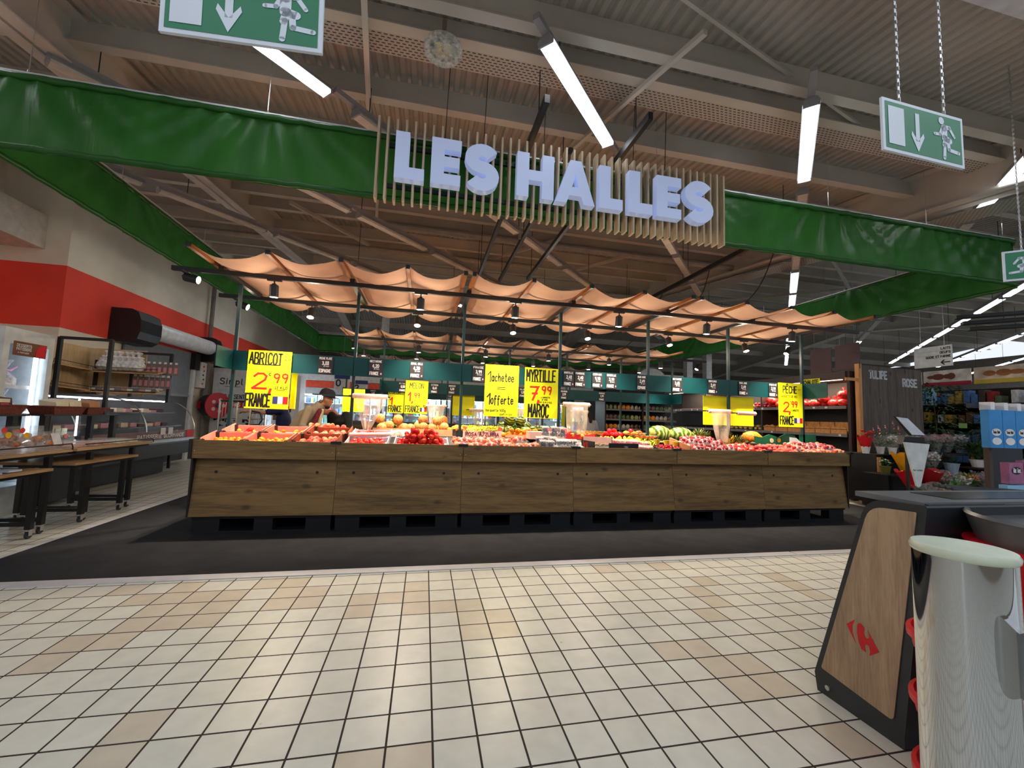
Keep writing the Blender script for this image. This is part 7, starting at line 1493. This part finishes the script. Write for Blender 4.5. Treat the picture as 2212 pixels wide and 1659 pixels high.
def head(c, f, r=.098):
    c, f = Vector(c), Vector(f).normalized(); up = Vector((0, 0, 1)); up = (up - f * up.dot(f)).normalized(); s = f.cross(up)
    L_ = [('b', c, (r * .86, r * .86, r * 1.12)), ('b', c + f * .03 - up * .06, (.058, .058, .055)), ('t', [c + f * .082 + up * .012, c + f * .108 - up * .022, c + f * .1 - up * .032], [.009, .014, .012]), ('t', [c + f * .085 - up * .062 + s * .022, c + f * .092 - up * .06, c + f * .085 - up * .062 - s * .022], [.009, .01, .009]), ('b', c + f * .07 - up * .095, (.026, .026, .02))]
    for q in (1, -1): L_ += [('b', c + s * q * .084 - f * .005 - up * .012, (.016, .016, .03)), ('t', [c + f * .08 + up * .028 + s * q * .045, c + f * .088 + up * .03 + s * q * .015], [.009, .009])]
    return L_
def eyes(t, c, f):
    c, f = Vector(c), Vector(f).normalized(); up = Vector((0, 0, 1)); up = (up - f * up.dot(f)).normalized(); s = f.cross(up)
    for q in (1, -1):
        M().ball(c + f * .079 + up * .008 + s * q * .032, .0125, 10, 8).build('eye', mat('eye_white', S(230, 226, 220), .2), t, True).name
        M().ball(c + f * .0885 + up * .008 + s * q * .032, .005, 8, 6).build('iris', ink, t, True)
def person(label, base, hip, chest, neck, hd, face, arms, legs, cols, hair=None, group=None):
    t = thing('person', label, 'person', base); skinp = head(hd, face)
    hd, neck, chest, hip = Vector(hd), Vector(neck), Vector(chest), Vector(hip)
    skinp += [('t', [neck, hd - Vector((0, 0, .07))], [.055, .052]), ('t', [neck, chest, hip], [.07, .12, .12])]
    top, tro = [], []
    sdv = Vector(face).normalized().cross(Vector((0, 0, 1))).normalized(); fwd = Vector((0, 0, 1)).cross(sdv)
    for q in (-1, 0, 1): top.append(('t', [neck - Vector((0, 0, .045)) + sdv * .05 * q, chest + sdv * .085 * q, hip + sdv * .07 * q, hip - Vector((0, 0, .1)) + sdv * .07 * q], [.072, .128, .12, .12]))
    for (sh, el, ha, dr, sl) in arms:
        skinp += [('t', [Vector(sh), Vector(el), Vector(ha)], [.05, .04, .027])] + hand(ha, dr)
        e2 = Vector(el) + (Vector(ha) - Vector(el)) * (.9 if sl else -.35 * 0 + .0); pts = [Vector(sh), Vector(el), e2] if sl else [Vector(sh), Vector(sh) + (Vector(el) - Vector(sh)) * .75]
        top.append(('t', pts, [.078, .06, .048][:len(pts)]))
    for (kn, an) in legs:
        o = hip + sdv * (.09 if (Vector(an) - hip).dot(sdv) > 0 else -.09) - Vector((0, 0, .03)); skinp.append(('t', [o, Vector(kn), Vector(an)], [.085, .055, .04])); tro.append(('t', [o, Vector(kn), Vector(an) + Vector((0, 0, .03))], [.105, .075, .06]))
    tro.append(('t', [hip + sdv * .05, hip - sdv * .05], [.13, .13]))
    body('body', skinp, skin, t, .009, 3); body('jacket' if cols[2] else 'shirt', top, cols[0], t, .014, 4); body('trousers', tro, cols[1], t, .016, 4)
    for (kn, an) in legs: a = Vector(an); M().ball(a + fwd * .06 + Vector((0, 0, -.02)), (.09 + .04 * abs(fwd.x), .06 + .07 * abs(fwd.y), .05), 14, 8).build('shoe', ink, t, True)
    eyes(t, hd, face)
    if hair: body('hair', hair, mat('hair_%s' % label[:8].replace(' ', ''), cols[3], .8), t, .012, 2)
    return t
beige = mat('beige_jacket', S(178, 164, 144), .75, bump=.6, bscale=9, scale=3); navy = mat('navy_shirt', S(20, 26, 76), .8); blk = mat('black_coat', S(20, 22, 24), .7); dkt = mat('dark_trousers', S(44, 46, 54), .8)
hd = (-1.80, 5.6, 1.655); fc = (1, -.12, -.35)
t = person('elderly person in a beige jacket and dark cap leaning over the fruit, facing right', (-2.25, 5.62, 0), (-2.34, 5.62, .98), (-2.13, 5.62, 1.34), (-1.925, 5.61, 1.565), hd, fc,
   [((-2.06, 5.44, 1.46), (-2.12, 5.34, 1.17), (-1.85, 5.16, 1.12), (1, -.4, -.3), 1), ((-2.06, 5.8, 1.46), (-2.0, 5.85, 1.17), (-1.72, 5.75, 1.1), (1, -.2, -.3), 1)], [((-2.36, 5.52, .52), (-2.40, 5.52, .08)), ((-2.30, 5.72, .52), (-2.36, 5.72, .08))], (beige, dkt, 1, S(150, 140, 130)),
   [('t', [(-1.90, 5.54, 1.62), (-1.91, 5.6, 1.60), (-1.90, 5.67, 1.62)], [.03, .035, .03])])
cap = mat('plum_cap', S(40, 30, 46), .85)
m = M(); m.lathe([(.0, .135), (.07, .128), (.115, .092), (.132, .03), (.134, -.01), (.115, -.016)], (0, 0, 0), 24); o = m.build('cap', cap, t, True); o.data.transform(Matrix.Translation(ORG[t.name])); o.data.transform(Matrix.Rotation(radians(14), 4, 'Y')); o.location = Vector((-1.815, 5.6, 1.715)) - ORG[t.name]
m = M(); m.hull([(-1.72, 5.53, 1.69), (-1.62, 5.55, 1.665), (-1.62, 5.65, 1.665), (-1.72, 5.67, 1.69)], [(-1.72, 5.53, 1.705), (-1.62, 5.55, 1.675), (-1.62, 5.65, 1.675), (-1.72, 5.67, 1.705)]); m.build('cap_peak', cap, t)
M().tube([(-1.79, 5.52, 1.665), (-1.715, 5.53, 1.655), (-1.71, 5.6, 1.65), (-1.715, 5.66, 1.655)], .003, 5).build('glasses', ink, t)
M().tube([(-1.96, 5.54, 1.575), (-1.89, 5.53, 1.54), (-1.86, 5.6, 1.51), (-1.89, 5.67, 1.54)], [.02, .026, .024, .02], 8).build('collar', beige, t, True)
body('shirt_front', [('t', [(-1.90, 5.52, 1.45), (-1.98, 5.50, 1.2)], [.045, .04])], mat('check_shirt', S(130, 40, 60), .8, var=.5, scale=40), t, .01)
body('jacket_opening', [('t', [(-1.86, 5.54, 1.46), (-1.90, 5.52, 1.12)], [.03, .035])], cream, t, .01)
person('person in a black coat bending behind the one in the beige jacket', (-1.75, 6.1, 0), (-1.80, 6.12, .98), (-1.68, 6.1, 1.26), (-1.80, 6.1, 1.42), (-1.97, 6.1, 1.50), (-1, .1, -.4),
   [((-1.56, 6.06, 1.38), (-1.50, 5.95, 1.14), (-1.46, 5.8, 1.02), (1, -.3, -.3), 1), ((-1.85, 6.2, 1.38), (-1.85, 6.25, 1.12), (-1.75, 6.1, .98), (1, 0, -.3), 1)], [((-1.88, 6.08, .52), (-1.88, 6.12, .08)), ((-1.70, 6.14, .52), (-1.70, 6.16, .08))], (blk, dkt, 1, S(40, 34, 30)), [('b', (-1.95, 6.1, 1.54), (.095, .095, .08))])
person('person in a navy shirt behind the apricot sign, arms out to the trolley', (-2.8, 6.5, 0), (-2.76, 6.5, .98), (-2.76, 6.5, 1.26), (-2.77, 6.5, 1.52), (-2.79, 6.48, 1.67), (-1, -.2, -.1),
   [((-2.78, 6.3, 1.44), (-3.02, 6.24, 1.38), (-3.3, 6.25, 1.40), (-1, 0, -.1), 0), ((-2.78, 6.72, 1.44), (-3.02, 6.76, 1.36), (-3.3, 6.7, 1.38), (-1, 0, -.1), 0)], [((-2.76, 6.4, .52), (-2.72, 6.4, .08)), ((-2.76, 6.62, .52), (-2.8, 6.62, .08))], (navy, dkt, 0, S(60, 44, 34)), [('b', (-2.77, 6.48, 1.70), (.1, .1, .09))])
person('person with a bare arm and grey top, far back left of the fifth post', (4.95, 9.95, 0), (4.95, 9.95, .95), (4.95, 9.95, 1.22), (4.95, 9.95, 1.46), (4.95, 9.97, 1.6), (0, 1, -.1),
   [((5.12, 9.93, 1.38), (5.2, 9.93, 1.12), (5.16, 10.1, .95), (0, 1, 0), 0), ((4.78, 9.95, 1.38), (4.72, 9.98, 1.12), (4.76, 10.2, 1.0), (0, 1, 0), 0)], [((4.87, 9.95, .5), (4.86, 9.95, .08)), ((5.03, 9.95, .5), (5.04, 9.95, .08))], (mat('grey_top_cloth', S(150, 150, 156), .8), dkt, 0, S(34, 26, 24)), [('b', (4.95, 9.94, 1.63), (.105, .105, .1)), ('t', [(4.95, 9.88, 1.6), (4.95, 9.87, 1.4)], [.07, .05])])
# roll cage held by the navy person
t = thing('roll_cage', 'steel roll cage behind the first post, held by the person in navy', 'roll cage', (-3.6, 6.4, 0))
for x in (-3.7, -3.2):
    for y in (6.1, 6.8): M().tube([(x, y, .1), (x, y, 1.58)], .018, 8).build('upright', steel, t)
    w = M()
    for z in (.4, .7, 1.0, 1.25, 1.55): w.tube([(x, 6.1, z), (x, 6.8, z)], .01, 6)
    for k in range(1, 6): w.tube([(x, 6.1 + .117 * k, .2), (x, 6.1 + .117 * k, 1.55)], .004, 4, False)
    w.build('side_grid', steel, t)
M().box(-3.72, -3.18, 6.08, 6.82, .12, .16).build('platform', steel, t); M().tube([(-3.7, 6.1, 1.57), (-3.2, 6.1, 1.57)], .015, 8).tube([(-3.18, 6.12, 1.4), (-3.05, 6.12, 1.38), (-3.0, 6.12, 1.25), (-3.05, 6.12, 1.16), (-3.18, 6.12, 1.15)], .014, 8).build('handle', black, t)
for (x, y) in ((-3.65, 6.15), (-3.25, 6.15), (-3.65, 6.75), (-3.25, 6.75)): caster(t, x, y)
